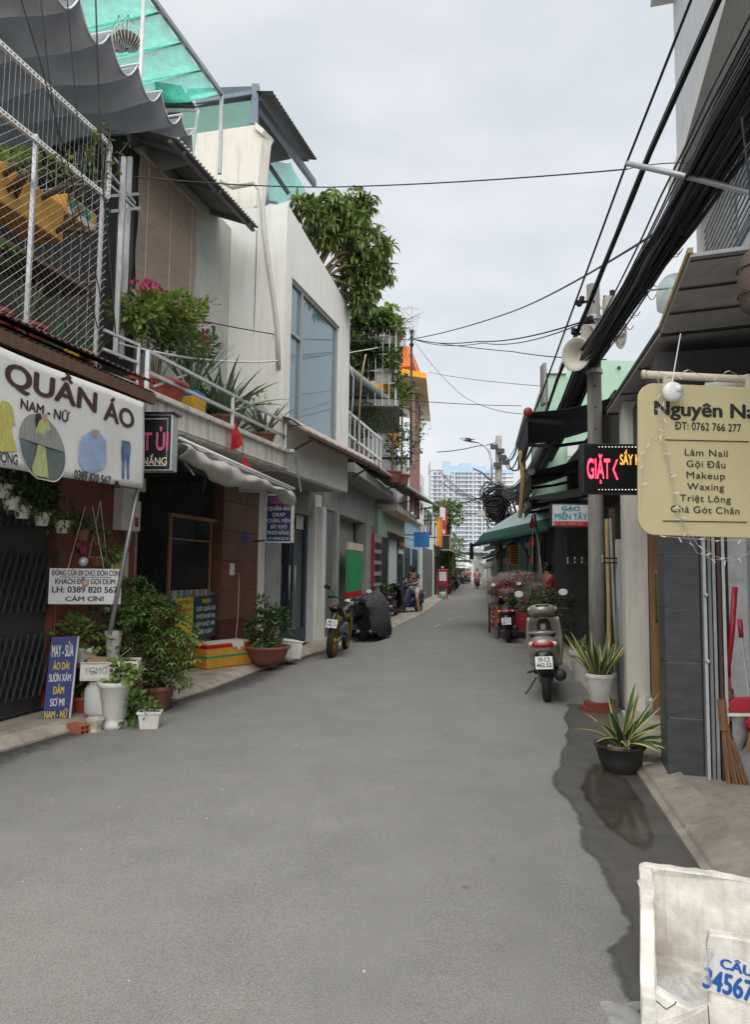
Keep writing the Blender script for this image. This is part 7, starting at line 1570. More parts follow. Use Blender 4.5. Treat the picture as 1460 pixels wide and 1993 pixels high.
c3 = G(1134, 1325); t = thing('snake_plant', 'small snake plant in a white pot between scooter and pole', 'plant', c3); pot_round(t, c3, .12, .17, .42, 'plastic_white')
for i in range(12): w = i * 2.4; tl = U(.1, .7); variegated(c3 + V((math.cos(w) * .07, math.sin(w) * .07, .36)), (math.cos(w) * tl, math.sin(w) * tl, 1), U(.2, .34), .05, t, U(.05, .4), U(-.5, .5))
# black bowl with snake plant
c = G(1207, 1503, .0); mat('bowl_black', (.03, .028, .028), .45, .25, 6, .1, streak=.2, dirt=(.12, .1, .08)); t = thing('bowl_snake_plant', 'drooping snake plant in a black bowl planter beside the puddle', 'plant', c)
MB().lathe([(.10, 0), (.115, .015), (.155, .1), (.175, .19), (.19, .195), (.19, .21), (.165, .21), (.15, .15)], c, 32).build('bowl', 'bowl_black', t, smooth=True); MB().lathe([(.165, .165), (.1, .18), (.001, .19)], c, 18).build('soil', 'soil', t, smooth=True)
q = MB(); [q.ball(c + V((U(-.08, .05), U(-.1, .02), .19)), U(.008, .016), 5) for i in range(50)]; stuff(q.build('root_chips', 'bamboo', t))
lv = [(-.9, .1, .34, .3, 1.0), (-.5, -.3, .36, .0, .8), (-.25, -.2, .3, .2, .4), (-.1, .2, .36, 0, .3), (.15, -.1, .42, .3, .3), (.3, .2, .4, -.3, .35), (.45, -.2, .4, .4, .45), (.6, .1, .38, 0, .5), (.8, -.2, .34, .4, .5), (1.0, .2, .36, -.2, .8), (1.2, -.3, .32, .3, .8), (1.5, .1, .36, .2, 1.2), (.4, -.6, .3, .3, .6), (.9, -.6, .3, .2, .9), (-.3, -.6, .26, .2, .5), (1.6, -.4, .34, .4, 1.6), (.7, .5, .4, .1, .5), (.1, -.5, .28, .4, .3), (-.7, -.5, .3, .3, 1.3), (1.3, -.6, .36, -.3, 1.5), (.5, -.9, .32, .5, 1.4), (-.2, -.9, .3, .2, 1.2), (1.0, -.9, .34, .1, 1.2), (.2, .1, .46, .2, .15), (.5, .0, .48, -.3, .2), (-.5, .4, .34, .3, .7)]
for (dx, dy, L, tw_, dr) in lv: variegated(c + V((.02 + dx * .03, dy * .03, .19)), (dx, dy, .85), L * 1.05, U(.06, .08), t, dr * .9, tw_ * 1.4)
# broken foam box by the camera
fbx = thing('broken_foam_box', 'grimy white foam box with broken corner and blue number label', 'box', V((1.25, 2.6, 0)))
mat('grimy_foam', (.71, .68, .62), .85, .32, 9, .3, streak=.55, dirt=(.27, .19, .13), bscale=200)
A_, B_ = V((.88, 2.40, 0)), V((1.06, 2.88, 0)); yd = (B_ - A_).normalized(); xd = V((yd.y, -yd.x, 0)); dl = (B_ - A_).length; Wf = .66; Hf = .37; T = .046
def fp(x, y, z): return A_ + xd * x + yd * y + V((0, 0, z))
def nz_(p): return p + V((U(-.003, .003), U(-.003, .003), U(-.003, .003)))
def slabp(p0, ax, prof, th, name):
    pts = []
    for a, b in zip(prof, prof[1:] + prof[:1]):
        n_ = max(1, int(((b[0] - a[0]) ** 2 + (b[1] - a[1]) ** 2) ** .5 / .03)); pts += [(a[0] + (b[0] - a[0]) * i / n_, a[1] + (b[1] - a[1]) * i / n_) for i in range(n_)]
    P3 = [nz_(p0 + ax * u + V((0, 0, v))) for u, v in pts]; MB().prism(P3, th).build(name, 'grimy_foam', fbx, bevel=.006)
slabp(fp(0, dl - T, 0), xd, [(0, .0), (Wf, .0), (Wf, Hf), (.4, Hf - .004), (.2, Hf + .003), (.02, Hf), (0, Hf - .01)], yd * T, 'back_wall')
slabp(fp(0, 0, 0), yd, [(0, .0), (dl - T, .0), (dl - T, Hf), (.26, Hf - .01), (.13, Hf - .02), (.06, .26), (.03, .2), (.0, .17)], xd * T, 'side_wall')
slabp(fp(T, 0, 0), xd, [(0, .0), (Wf - T, .0), (Wf - T, Hf), (.16, Hf - .005), (.152, .28), (.155, .15), (.1, .125), (.05, .14), (.0, .16)], yd * T, 'front_wall')
slabp(fp(Wf - T, T, 0), yd, [(0, 0), (dl - 2 * T, 0), (dl - 2 * T, Hf), (0, Hf)], xd * T, 'side_wall')
MB().hexa([fp(T, T, .004), fp(Wf - T, T, .004), fp(Wf - T, dl - T, .004), fp(T, dl - T, .004), fp(T, T, .05), fp(Wf - T, T, .05), fp(Wf - T, dl - T, .05), fp(T, dl - T, .05)]).build('bottom', 'grimy_foam', fbx)
mat('crack', (.06, .05, .045), .9, .2, 9, 0); crk = [(.002, .16), (.03, .145), (.05, .12), (.07, .1)]; MB().tube([fp(T + u, -.001, v) for u, v in ((.0, .13), (.03, .11), (.055, .13), (.06, .14))], .0018, 4).build('crack', 'crack', fbx); MB().tube([fp(T + u, -.001, v) for u, v in ((.152, .15), (.155, .1), (.15, .05), (.165, .0))], .0014, 4).build('crack', 'crack', fbx)
# label and plastic bag on the front
lb = thing('number_label', 'white sticker with bold blue number 34567 on the foam box', 'label', fp(.28, 0, .2)); mat('ink_blue', (.01, .09, .36), .5, .1, 5, 0); lx_ = (xd * 1 + V((0, 0, -.12))).normalized(); ly_ = (V((0, 0, 1)) + xd * .12).normalized(); lc = fp(T + .212, -.006, .25)
MB().prism([lc - lx_ * .075 - ly_ * .06, lc + lx_ * .08 - ly_ * .06, lc + lx_ * .08 + ly_ * .06, lc - lx_ * .045 + ly_ * .06], -yd * .002).build('sticker', 'paper_white', lb)
text('CÂU', lc + lx_ * .02 + ly_ * .022 - yd * .001, lx_, ly_, .028 / .69, 'ink_blue', lb, width=.09, bold=.04, lift=.003); text('34567', lc + lx_ * .002 - ly_ * .052 - yd * .001 , lx_, ly_, .06 / .69, 'ink_blue', lb, width=.14, bold=.04, lift=.003)
bgm = mat('clear_film', (.62, .62, .62), .18, .1, 12, .6, alpha=.26, spec=.8, bscale=30)
t = thing('plastic_bag', 'crumpled clear plastic bag stuffed in the broken foam box corner', 'bag', fp(.1, .1, .1)); c = fp(.1, .07, .1)
for k in range(3): a1, a2, a3 = U(0, 6), U(0, 6), U(5, 9); MB().grid(16, 16, lambda u, v: c + xd * (u - .5) * .17 + yd * ((v - .5) * .12 + .015 * math.sin(a3 * u + a1)) + V((0, 0, .02 * k + .022 * math.sin(a3 * u + a1) * math.cos(7 * v + a2) + .05 * (1 - abs(2 * u - 1)) * (1 - abs(2 * v - 1)) + .008 * math.sin(19 * u + 13 * v)))).build('film', 'clear_film', t)
t = tag(MB().add([fp(T + .155, -.006, .32), fp(T + .175, -.008, .33), fp(T + .165, -.01, .21), fp(T + .13, -.03, .235)], [(0, 1, 2, 3)]).build('torn_film_flap', 'clear_film', solid=.002), 'torn clear film flap peeling off the foam box front', 'film')
c = G(1218, 1978, .01); q = MB(); pts = [(-.06, -.07), (.06, -.06), (.08, .02), (.03, .05), (-.07, .06)]; ce_ = c + V((0, 0, .02))
q.grid(10, 10, lambda u, v: c + V((-.07 + .15 * u, -.07 + .13 * v, .012 + .008 * math.sin(u * 9) * math.sin(v * 7)))); tag(q.build('flat_plastic_bag', 'clear_film', smooth=True), 'flat clear plastic bag lying on wet asphalt beside the foam box', 'bag')
# litter specks on the road
for i in range(26):
    px, py = U(30, 1180), U(1300, 1985)
    if rnd() < .25: px, py = U(560, 690), U(1270, 1320)
    p = G(px, py)
    if p.x < along(kL, p.y) + .1 or p.x > along(kR, p.y) - .15: continue
    s = U(.003, .008); q = MB().box(p + V((0, 0, road_z(p) + .002)), (s * 2.2, s, .002), U(0, 3)); tag(q.build('litter_scrap', 'litter'), 'tiny pale paper scrap lying on the dry asphalt', 'litter', 'litter scraps on the asphalt')
for pth in ([(845, 1222), (858, 1216)], [(873, 1208), (880, 1205)], [(895, 1202), (902, 1201)], [(870, 1188), (900, 1196)], [(890, 1180), (915, 1182)], [(842, 1190), (870, 1192)]):
    a, b = G(*pth[0]), G(*pth[1]); d = (b - a).normalized(); s = V((-d.y, d.x, 0)) * .03; z = V((0, 0, road_z(a) + .004)); mat('chalk', (.42, .41, .38), .9, .15, 9, 0); o = struct(MB().add([a - s + z, b - s + z, b + s + z, a + s + z], [(0, 1, 2, 3)]).build('road_paint_mark', 'chalk'))
# ================================================================== scooters and motorcycles (local: +y forward, ground at z = 0)
mat('paint_champagne', (.33, .305, .27), .28, .05, 3, 0, metal=.35); mat('paint_black', (.02, .02, .022), .25, .1, 3, 0); mat('paint_red', (.34, .012, .02), .25, .1, 3, 0); mat('paint_navy', (.03, .04, .09), .25, .1, 3, 0); mat('paint_silver', (.42, .43, .44), .3, .08, 3, 0, metal=.5)
mat('seat_vinyl', (.025, .023, .022), .5, .2, 12, .15); mat('chrome', (.62, .62, .62), .15, .05, 3, 0, metal=1.0); mat('engine_grey', (.16, .16, .165), .45, .2, 9, .1, metal=.6); mat('lens_red', (.30, .008, .012), .12, .1, 4, 0); mat('lens_clear', (.6, .58, .56), .1, .05, 4, 0); mat('mirror_glass', (.7, .72, .75), .05, .02, 3, 0, metal=1.0); mat('gold_rim', (.42, .27, .04), .35, .15, 6, 0, metal=.6); mat('plate_white', (.66, .67, .68), .4, .06, 6, 0); mat('acid_green', (.45, .5, .03), .4, .1, 4, 0)
def ring(y, z, hw, hh, e=2.6, n=18, tilt=0.0):
    r = []
    for i in range(n):
        w = 2 * math.pi * i / n; c, s = math.cos(w), math.sin(w)
        dz = math.copysign(abs(s) ** (2 / e), s) * hh
        r.append(V((math.copysign(abs(c) ** (2 / e), c) * hw, y + dz * tilt, z + dz)))
    return r
def wheel(parent, y, r, w, rimm, spokes=5, label=None):
    R = Matrix.Rotation(math.pi / 2, 3, 'Y'); c = (0, y, r)
    t = MB().lathe([(r - .06, -w * .42), (r - .035, -w * .5), (r - .01, -w * .36), (r, 0), (r - .01, w * .36), (r - .035, w * .5), (r - .06, w * .42)], c, 30, R=R)
    t.f = t.f[:-2]; tyre = t.build('tyre', 'rubber', parent, smooth=True)
    q = MB(); q.lathe([(r - .062, -w * .4), (r - .05, -w * .4), (r - .05, w * .4), (r - .062, w * .4)], c, 26, R=R); q.f = q.f[:-2]
    for i in range(spokes):
        a = 2 * math.pi * i / spokes; d = V((0, math.cos(a), math.sin(a))); q.bar(V(c) + d * .03, V(c) + d * (r - .055), .03, .022, (1, 0, 0))
    q.lathe([(.045, -w * .5), (.05, -.02), (.05, .02), (.045, w * .5)], c, 14, R=R); q.build('rim', rimm, parent, smooth=False)
def mirrors(parent, x, y, z, h=.16, dx=.1, col='paint_black'):
    for sg in (-1, 1):
        m_ = MB().tube([(sg * x, y, z), (sg * (x + .02), y - .01, z + h * .6), (sg * (x + dx), y - .02, z + h)], .006, 6).build('mirror', 'dark_metal', parent, smooth=True)
        c = V((sg * (x + dx + .01), y - .02, z + h + .03)); R = Matrix.Rotation(math.pi / 2, 3, 'X')
        MB().lathe([(.02, -.02), (.05, -.015), (.056, .0), (.05, .004)], c, 16, R=R, sx=1.15, sy=.8).build('mirror_shell', col, m_, smooth=True); MB().lathe([(.047, 0), (.046, .003)], c + V((0, -.006, 0)), 16, R=R, sx=1.15, sy=.8).build('mirror_glass', 'mirror_glass', m_)
def plate(parent, c, lines, tilt=.25, w=.19, h=.14):
    x, y = V((1, 0, 0)), V((0, -math.sin(tilt) * -1, math.cos(tilt))); y = V((0, math.sin(tilt), math.cos(tilt))); n = x.cross(y)
    p = MB().prism([V(c) + x * a * w / 2 + y * b * h / 2 for a, b in ((-1, -1), (1, -1), (1, 1), (-1, 1))], -n * .004).build('number_plate', 'plate_white', parent)
    for i, s in enumerate(lines): text(s, V(c) + y * (.012 - i * .06) + n * .0005, x, y, .045 / .69, 'ink_black', p, width=w * (.66 if i == 0 else .86), bold=.02, lift=.002, ext=0)
def scooter(label, body, lines=None, group=None, tail='lens_red', detail=True, wrap=None):
    t = thing('motor_scooter', label, 'scooter', (0, 0, 0), group)
    wheel(t, -.60, .245, .10, 'engine_grey'); wheel(t, .64, .245, .09, 'engine_grey')
    # rear body with flared sides
    MB().loft([ring(-.86, .66, .06, .05), ring(-.82, .655, .125, .085, 2.4), ring(-.70, .63, .175, .125, 2.6), ring(-.5, .58, .19, .155, 2.8), ring(-.25, .52, .18, .16, 3), ring(-.05, .45, .15, .15, 3), ring(.06, .40, .11, .12, 3)]).build('rear_body', body, t, smooth=True)
    MB().loft([ring(-.66, .745, .10, .035), ring(-.55, .76, .15, .045, 3), ring(-.3, .745, .155, .05, 3), ring(-.05, .72, .13, .05, 3), ring(.05, .69, .08, .035)]).build('seat', 'seat_vinyl', t, smooth=True)
    # tail: lamp, grab rail, indicator lenses
    MB().loft([ring(-.868, .665, .105, .026, 3), ring(-.845, .67, .125, .036, 3), ring(-.8, .675, .12, .03, 3)]).build('tail_light', tail, t, smooth=True)
    for sg in (-1, 1): MB().ball((sg * .125, -.815, .675), .036, 10, (1, .9, .75)).build('indicator', 'lens_clear', t, smooth=True)
    MB().tube([(-.13, -.56, .77), (-.15, -.7, .79), (-.1, -.82, .80), (0, -.85, .805), (.1, -.82, .80), (.15, -.7, .79), (.13, -.56, .77)], .014, 8).build('grab_rail', body, t, smooth=True)
    MB().box((0, -.85, .565), (.09, .012, .03)).build('reflector', 'lens_red', t)
    # under-tail and mudguard
    MB().loft([ring(-.88, .46, .075, .12, 4), ring(-.80, .5, .1, .11, 3), ring(-.62, .53, .12, .08, 3)]).build('mudguard', 'paint_black', t, smooth=True)
    if lines: plate(t, (0, -.90, .475), lines)
    # engine, exhaust, stand
    MB().loft([ring(-.72, .245, .05, .07), ring(-.55, .27, .09, .09), ring(-.3, .3, .1, .09), ring(-.1, .33, .07, .08)]).build('engine', 'engine_grey', t, smooth=True)
    MB().tube([(.12, -.1, .24), (.15, -.3, .24), (.155, -.42, .27)], .02, 8).build('exhaust_pipe', 'dark_metal', t, smooth=True); MB().loft([[p + V((.165, 0, 0)) for p in ring(y, z, r, r, 2)] for y, z, r in ((-.42, .28, .04), (-.48, .285, .065), (-.78, .32, .07), (-.84, .325, .05))]).build('exhaust', 'dark_metal', t, smooth=True)
    MB().tube([(-.12, -.2, .22), (-.2, -.22, .1), (-.27, -.24, .02)], .011, 6).build('side_stand', 'dark_metal', t)
    for sg in (-1, 1): MB().tube([(sg * .14, -.25, .3), (sg * .22, -.27, .29)], .014, 6).build('footpeg', 'dark_metal', t)
    # floor, leg shield, front fender, fork
    MB().loft([ring(-.1, .28, .15, .04, 5), ring(.2, .28, .155, .035, 5), ring(.36, .30, .15, .04, 5)]).build('footboard', 'paint_black', t, smooth=True)
    def shield(u, v):
        x = (u - .5) * 2; z = .28 + v * .62; w = .175 + .05 * math.sin(v * math.pi * .9); return V((x * w, .40 + .12 * (1 - x * x) - .08 * v + .02 * math.sin(v * 3), z))
    MB().grid(14, 12, shield).build('leg_shield', body, t, smooth=True, solid=.03)
    MB().loft([ring(.40, .74, .09, .14, 3), ring(.34, .72, .07, .1, 3), ring(.30, .66, .05, .06, 3)]).build('inner_box', 'paint_black', t, smooth=True)
    MB().loft([ring(.42, .5, .05, .03), ring(.55, .545, .075, .03), ring(.68, .54, .08, .03), ring(.84, .44, .06, .03)]).build('front_fender', body, t, smooth=True)
    for sg in (-1, 1): MB().tube([(sg * .065, .64, .25), (sg * .06, .5, .66)], .018, 8).build('fork', 'engine_grey', t, smooth=True)
    # handlebar cowl, headlight, dash, grips
    MB().loft([ring(.26, 1.0, .07, .04, 2.6), ring(.32, 1.0, .16, .065, 2.6), ring(.40, .985, .19, .085, 2.6), ring(.47, .965, .15, .075, 2.6), ring(.53, .95, .06, .05)]).build('handlebar_cowl', body, t, smooth=True)
    MB().loft([ring(.40, .88, .07, .1, 3), ring(.45, .88, .06, .1, 3)]).build('steering_cover', body, t, smooth=True)
    MB().ball((0, .49, .955), .075, 12, (1.3, .6, .7)).build('headlight', 'lens_clear', t, smooth=True); MB().box((0, .30, 1.045), (.16, .1, .02), Matrix.Rotation(-.5, 3, 'X')).build('dashboard', 'glass_dark', t, bevel=.006)
    for sg in (-1, 1):
        MB().tube([(sg * .16, .36, 1.0), (sg * .28, .31, 1.0), (sg * .34, .28, .995)], .016, 8).build('handlebar_grip', 'rubber', t, smooth=True); MB().tube([(sg * .2, .38, 1.0), (sg * .33, .34, .99)], .006, 6).build('brake_lever', 'chrome', t)
        MB().ball((sg * .16, .36, 1.0), .045, 10, (.9, .9, .8)).build('switch_pod', body, t, smooth=True)
    mirrors(t, .19, .36, 1.01, .17, .08, body)
    return t
sc1 = scooter('champagne scooter with number plate 59-C2 462.52 parked beside the snake plants', 'paint_champagne', ('59-C2', '462.52'))
p = G(1093, 1368); ang = -.25
sc1.location = (p.x, p.y + .62, 0.0); sc1.rotation_euler = (0, math.radians(-4), ang)
sc1.location.z = .01; sc1.scale = (1.0,) * 3
sc2 = scooter('black scooter parked behind the flower stall with white number plate', 'paint_black', ('59-X1', '283.71'))
p = G(1003, 1252); sc2.location = (p.x, p.y + .62, .0); sc2.rotation_euler = (0, math.radians(-4), -.22)
sc3 = scooter('navy scooter straddled by the seated woman', 'paint_navy'); p = G(800, 1197); sc3.location = (p.x, p.y + .35, .0); sc3.rotation_euler = (0, 0, math.radians(150))
sc4 = scooter('dark scooter parked by the white pot with red tail lamp', 'paint_black', ('59-P2', '112.11')); p = G(764, 1207); sc4.location = (p.x, p.y + .7, 0); sc4.rotation_euler = (0, 0, -.25)
# sport motorcycle on the left
def sport_bike(label, rimm='gold_rim'):
    t = thing('motorcycle', label, 'motorcycle', (0, 0, 0)); wheel(t, -.66, .29, .11, rimm, 6); wheel(t, .66, .29, .09, rimm, 6)
    MB().loft([ring(-.05, .72, .08, .06), ring(.05, .78, .13, .09), ring(.2, .82, .15, .1), ring(.36, .8, .12, .1), ring(.46, .76, .06, .07)]).build('fuel_tank', 'paint_black', t, smooth=True)
    MB().loft([ring(-.78, .88, .04, .025), ring(-.6, .84, .08, .05), ring(-.35, .76, .1, .06), ring(-.05, .73, .09, .05)]).build('seat', 'seat_vinyl', t, smooth=True)
    for sg in (-1, 1):
        MB().prism([(sg * .09, y, z) for y, z in ((-.78, .86), (-.5, .74), (-.25, .66), (-.1, .6), (-.2, .72), (-.5, .82))], (sg * .025, 0, 0)).build('side_panel', 'paint_black', t); MB().prism([(sg * .118, y, z) for y, z in ((-.7, .83), (-.4, .72), (-.2, .65), (-.42, .76))], (sg * .006, 0, 0)).build('side_stripe', 'acid_green', t)
        MB().tube([(sg * .075, .66, .29), (sg * .07, .42, .86)], .024, 8).build('fork', 'gold_rim', t, smooth=True); MB().tube([(sg * .08, -.66, .29), (sg * .09, -.2, .36), (sg * .09, .0, .42)], .03, 8).build('swingarm', 'engine_grey', t, smooth=True)
        MB().tube([(sg * .05, .38, .93), (sg * .22, .36, .97), (sg * .36, .28, .96)], .015, 8).build('handlebar', 'dark_metal', t, smooth=True); MB().tube([(sg * .24, .35, .97), (sg * .36, .28, .96)], .02, 8).build('handlebar_grip', 'rubber', t, smooth=True)
        MB().tube([(sg * .1, -.2, .4), (sg * .2, -.22, .39)], .012, 6).build('footpeg', 'dark_metal', t)
    MB().loft([ring(-.25, .4, .1, .12, 3), ring(0, .42, .13, .16, 3), ring(.22, .42, .11, .15, 3)]).build('engine', 'engine_grey', t, smooth=True)
    MB().tube([(.1, .2, .3), (.14, 0, .22), (.15, -.3, .28)], .022, 8).build('exhaust_pipe', 'engine_grey', t, smooth=True); R = V((.1, -1, .35)).normalized().to_track_quat('Z', 'Y').to_matrix(); MB().lathe([(.035, 0), (.06, .05), (.062, .36), (.05, .38), (.035, .375), (.03, .3)], (.16, -.3, .3), 16, R=R).build('exhaust', 'dark_metal', t, smooth=True)
    MB().loft([ring(-.88, .6, .035, .06, 3), ring(-.8, .72, .05, .05, 3), ring(-.7, .8, .05, .04, 3)]).build('tail_fender', 'paint_black', t, smooth=True); MB().ball((0, -.79, .85), .05, 8, (1.1, .6, .5)).build('tail_light', 'lens_red', t, smooth=True); plate(t, (0, -.915, .6), ('68-L1', '545.71'), .3)
    MB().loft([ring(.42, .88, .08, .07), ring(.52, .86, .1, .09), ring(.58, .83, .06, .06)]).build('headlight', 'lens_clear', t, smooth=True); MB().loft([ring(.5, .575, .05, .02), ring(.66, .6, .06, .02), ring(.86, .5, .05, .02)]).build('front_fender', 'paint_black', t, smooth=True)
    MB().tube([(.0, -.3, .55), (.0, -.6, .75)], .04, 8).build('shock', 'acid_green', t, smooth=True); mirrors(t, .26, .34, .97, .14, .12); return t
sb_ = sport_bike('black sport motorcycle with gold wheels parked by the blue glass door'); p = G(655, 1281); sb_.location = (p.x, p.y + .66, 0); sb_.rotation_euler = (0, math.radians(5), -.14)
# motorbike under a patterned cover
def pattern_cloth():
    m = mat('dotted_cover', (.035, .035, .042), .75, .2, 4, .2); N = m.node_tree.nodes; Lk = m.node_tree.links.new; b = N['Principled BSDF']; s0_ = b.inputs['Base Color'].links[0].from_socket
    tcn = [n for n in N if n.type == 'TEX_COORD'][0]; vo = N.new('ShaderNodeTexVoronoi'); vo.inputs['Scale'].default_value = 26; Lk(tcn.outputs['Object'], vo.inputs['Vector']); r = N.new('ShaderNodeValToRGB'); r.color_ramp.elements[0].position = .16; r.color_ramp.elements[0].color = (1, 1, 1, 1); r.color_ramp.elements[1].position = .24; r.color_ramp.elements[1].color = (0, 0, 0, 1)
    Lk(vo.outputs['Distance'], r.inputs[0]); x = N.new('ShaderNodeMix'); x.data_type = 'RGBA'; Lk(r.outputs[0], x.inputs[0]); Lk(s0_, x.inputs[6]); x.inputs[7].default_value = (.35, .33, .33, 1); Lk(x.outputs[2], b.inputs['Base Color'])
pattern_cloth()
cv_ = thing('covered_motorbike', 'motorbike under a black cloth cover with pale speckles', 'motorcycle', (0, 0, 0)); wheel(cv_, -.6, .25, .1, 'engine_grey'); wheel(cv_, .6, .25, .09, 'engine_grey')
secs = [(-.9, .22, .84, .16), (-.84, .14, .92, .25), (-.5, .1, .95, .3), (-.1, .12, .95, .31), (.3, .12, 1.02, .34), (.5, .16, 1.02, .33), (.78, .2, .9, .24), (.88, .26, .76, .12)]; rg = []
for (y, z0, z1, hw) in secs:
    r_ = []; hem = z0 + .06 * math.sin(y * 13)
    for i in range(24):
        w = math.pi * i / 23; x = math.cos(w); zz = math.sin(w) ** .45; f = 1 + .06 * math.sin(i * 2.2 + y * 5) * (1 - zz); r_.append(V((x * hw * (1.15 - .25 * zz) * f, y + .03 * math.sin(i), hem + (z1 - hem) * zz)))
    rg.append(r_)
q = MB(); n = 24
for r_ in rg: q.v += [tuple(p) for p in r_]
q.f = [(i * n + j, i * n + j + 1, (i + 1) * n + j + 1, (i + 1) * n + j) for i in range(len(rg) - 1) for j in range(n - 1)] + [tuple(range(n)), tuple((len(rg) - 1) * n + j for j in range(n - 1, -1, -1))]
q.build('cover', 'dotted_cover', cv_, smooth=True, solid=.006); p = G(722, 1250); cv_.location = (p.x - .02, p.y + .72, 0); cv_.rotation_euler = (0, 0, -.2)
c = G(752, 1206); t = thing('pale_pot_plant', 'tall pale pot with thin plant between covered motorbike and dark scooter', 'plant', c); pot_round(t, c, .13, .17, .45, 'plastic_white'); bush(t, c + V((0, 0, .75)), (.28, .25, .3), 220, .1, .05, 'leaf', clumps=8)

# ================================================================== people
mat('skin', (.42, .24, .165), .55, .06, 6, 0); mat('hair', (.012, .01, .01), .5, .3, 20, .2, stretch=(6, 6, 1)); mat('cloth_dark', (.03, .032, .05), .85, .2, 8, .2); mat('cloth_light', (.5, .5, .52), .85, .1, 8, .2); mat('cloth_peach', (.55, .2, .13), .85, .12, 8, .2); mat('cloth_red', (.36, .02, .03), .85, .15, 8, .2); mat('helmet_green', (.05, .16, .12), .3, .1, 4, 0); mat('helmet_red', (.4, .03, .03), .3, .1, 4, 0); mat('cloth_grey', (.2, .2, .21), .85, .12, 8, .2)
def skin_mesh(name, m, parent, verts, edges, radii, root=0, sub=2):
    me = bpy.data.meshes.new(name); me.from_pydata([tuple(v) for v in verts], edges, []); o = bpy.data.objects.new(name, me); COL.objects.link(o); me.materials.append(MATS[m])
    sk = o.modifiers.new('skin', 'SKIN'); sk.use_smooth_shade = True
    if not me.skin_vertices: 
        bm = bmesh.new(); bm.from_mesh(me); bm.verts.layers.skin.verify(); bm.to_mesh(me); bm.free()
    for i, r in enumerate(radii): me.skin_vertices[0].data[i].radius = (r, r) if not isinstance(r, tuple) else r; me.skin_vertices[0].data[i].use_root = (i == root)
    s_ = o.modifiers.new('sub', 'SUBSURF'); s_.levels = sub; s_.render_levels = sub; child(o, parent); return o
def person(label, J, shirt, pants, legs_bare=False, helmet=None, group=None, arms_bare=True, hands=True):
    """J: joint positions in local metres: pelvis chest neck head, (l/r) shoulder elbow wrist hip knee ankle toe"""
    t = thing('person', label, 'person', (0, 0, 0), group); K = ['pelvis', 'spine', 'chest', 'neck', 'head', 'crown']; Vs = {k: V(J[k]) for k in J}
    Vs['spine'] = Vs['pelvis'].lerp(Vs['chest'], .5); hd = (Vs['head'] - Vs['neck']).normalized(); Vs['crown'] = Vs['head'] + hd * .09
    for s in 'lr': K += [s + 'sh', s + 'el', s + 'wr', s + 'ha', s + 'hip', s + 'kn', s + 'an', s + 'to']; Vs[s + 'ha'] = Vs[s + 'wr'] + (Vs[s + 'wr'] - Vs[s + 'el']).normalized() * .07
    rad = dict(pelvis=(.14, .11), spine=(.125, .1), chest=(.15, .11), neck=.052, head=(.075, .092), crown=(.062, .075)); E = [('pelvis', 'spine'), ('spine', 'chest'), ('chest', 'neck'), ('neck', 'head'), ('head', 'crown')]
    for s in 'lr':
        rad.update({s + 'sh': .062, s + 'el': .042, s + 'wr': .03, s + 'ha': (.036, .02), s + 'hip': .09, s + 'kn': .06, s + 'an': .038, s + 'to': (.038, .025)}); E += [('chest', s + 'sh'), (s + 'sh', s + 'el'), (s + 'el', s + 'wr'), (s + 'wr', s + 'ha'), ('pelvis', s + 'hip'), (s + 'hip', s + 'kn'), (s + 'kn', s + 'an'), (s + 'an', s + 'to')]
    ix = {k: i for i, k in enumerate(K)}; skin_mesh('body', 'skin', t, [Vs[k] for k in K], [(ix[a], ix[b]) for a, b in E], [rad[k] for k in K])
    if hands:
        for s in 'lr':
            d = (Vs[s + 'ha'] - Vs[s + 'wr']).normalized(); sd = d.cross(V((0, 0, 1))).normalized()
            for k in range(4): b0 = Vs[s + 'ha'] + sd * (k - 1.5) * .018; MB().tube([b0, b0 + d * .035, b0 + d * (.055 + .008 * (k in (1, 2))) - V((0, 0, .025))], [.009, .0085, .007], 6).build('finger', 'skin', t, smooth=True)
            b0 = Vs[s + 'wr'] + d * .03 + sd * .03; MB().tube([b0, b0 + d * .02 + sd * .022, b0 + d * .045 + sd * .02 - V((0, 0, .012))], [.011, .01, .008], 6).build('thumb', 'skin', t, smooth=True)
    g = 1.14; KK = ['pelvis', 'spine', 'chest', 'lsh', 'rsh', 'lel', 'rel']; vv = [Vs[k] for k in KK]; vv[5] = Vs['lsh'].lerp(Vs['lel'], .65); vv[6] = Vs['rsh'].lerp(Vs['rel'], .65); skin_mesh('shirt', shirt, t, vv, [(0, 1), (1, 2), (2, 3), (2, 4), (3, 5), (4, 6)], [(.155, .125), (.142, .115), (.165, .125), .075, .075, .06, .06])
    KK = ['pelvis', 'lhip', 'rhip', 'lkn', 'rkn', 'lan', 'ran']; vv = [Vs[k] for k in KK]
    if legs_bare: vv[3] = Vs['lhip'].lerp(Vs['lkn'], .55); vv[4] = Vs['rhip'].lerp(Vs['rkn'], .55); skin_mesh('shorts', pants, t, vv[:5], [(0, 1), (0, 2), (1, 3), (2, 4)], [(.15, .122), .105, .105, .09, .09])
    else: skin_mesh('trousers', pants, t, vv, [(0, 1), (0, 2), (1, 3), (2, 4), (3, 5), (4, 6)], [(.15, .122), .102, .102, .072, .072, .052, .052])
    for s in 'lr': d = (Vs[s + 'to'] - Vs[s + 'an']); MB().box(Vs[s + 'an'].lerp(Vs[s + 'to'], .6) - V((0, 0, .03)), (.09, d.length + .12, .025), math.atan2(-d.x, d.y)).build('sandal', 'rubber', t, bevel=.01)
    hc_ = Vs['head'] + hd * .03; f = V(J.get('face', (0, 1, 0))).normalized(); sd = f.cross(V((0, 0, 1)))
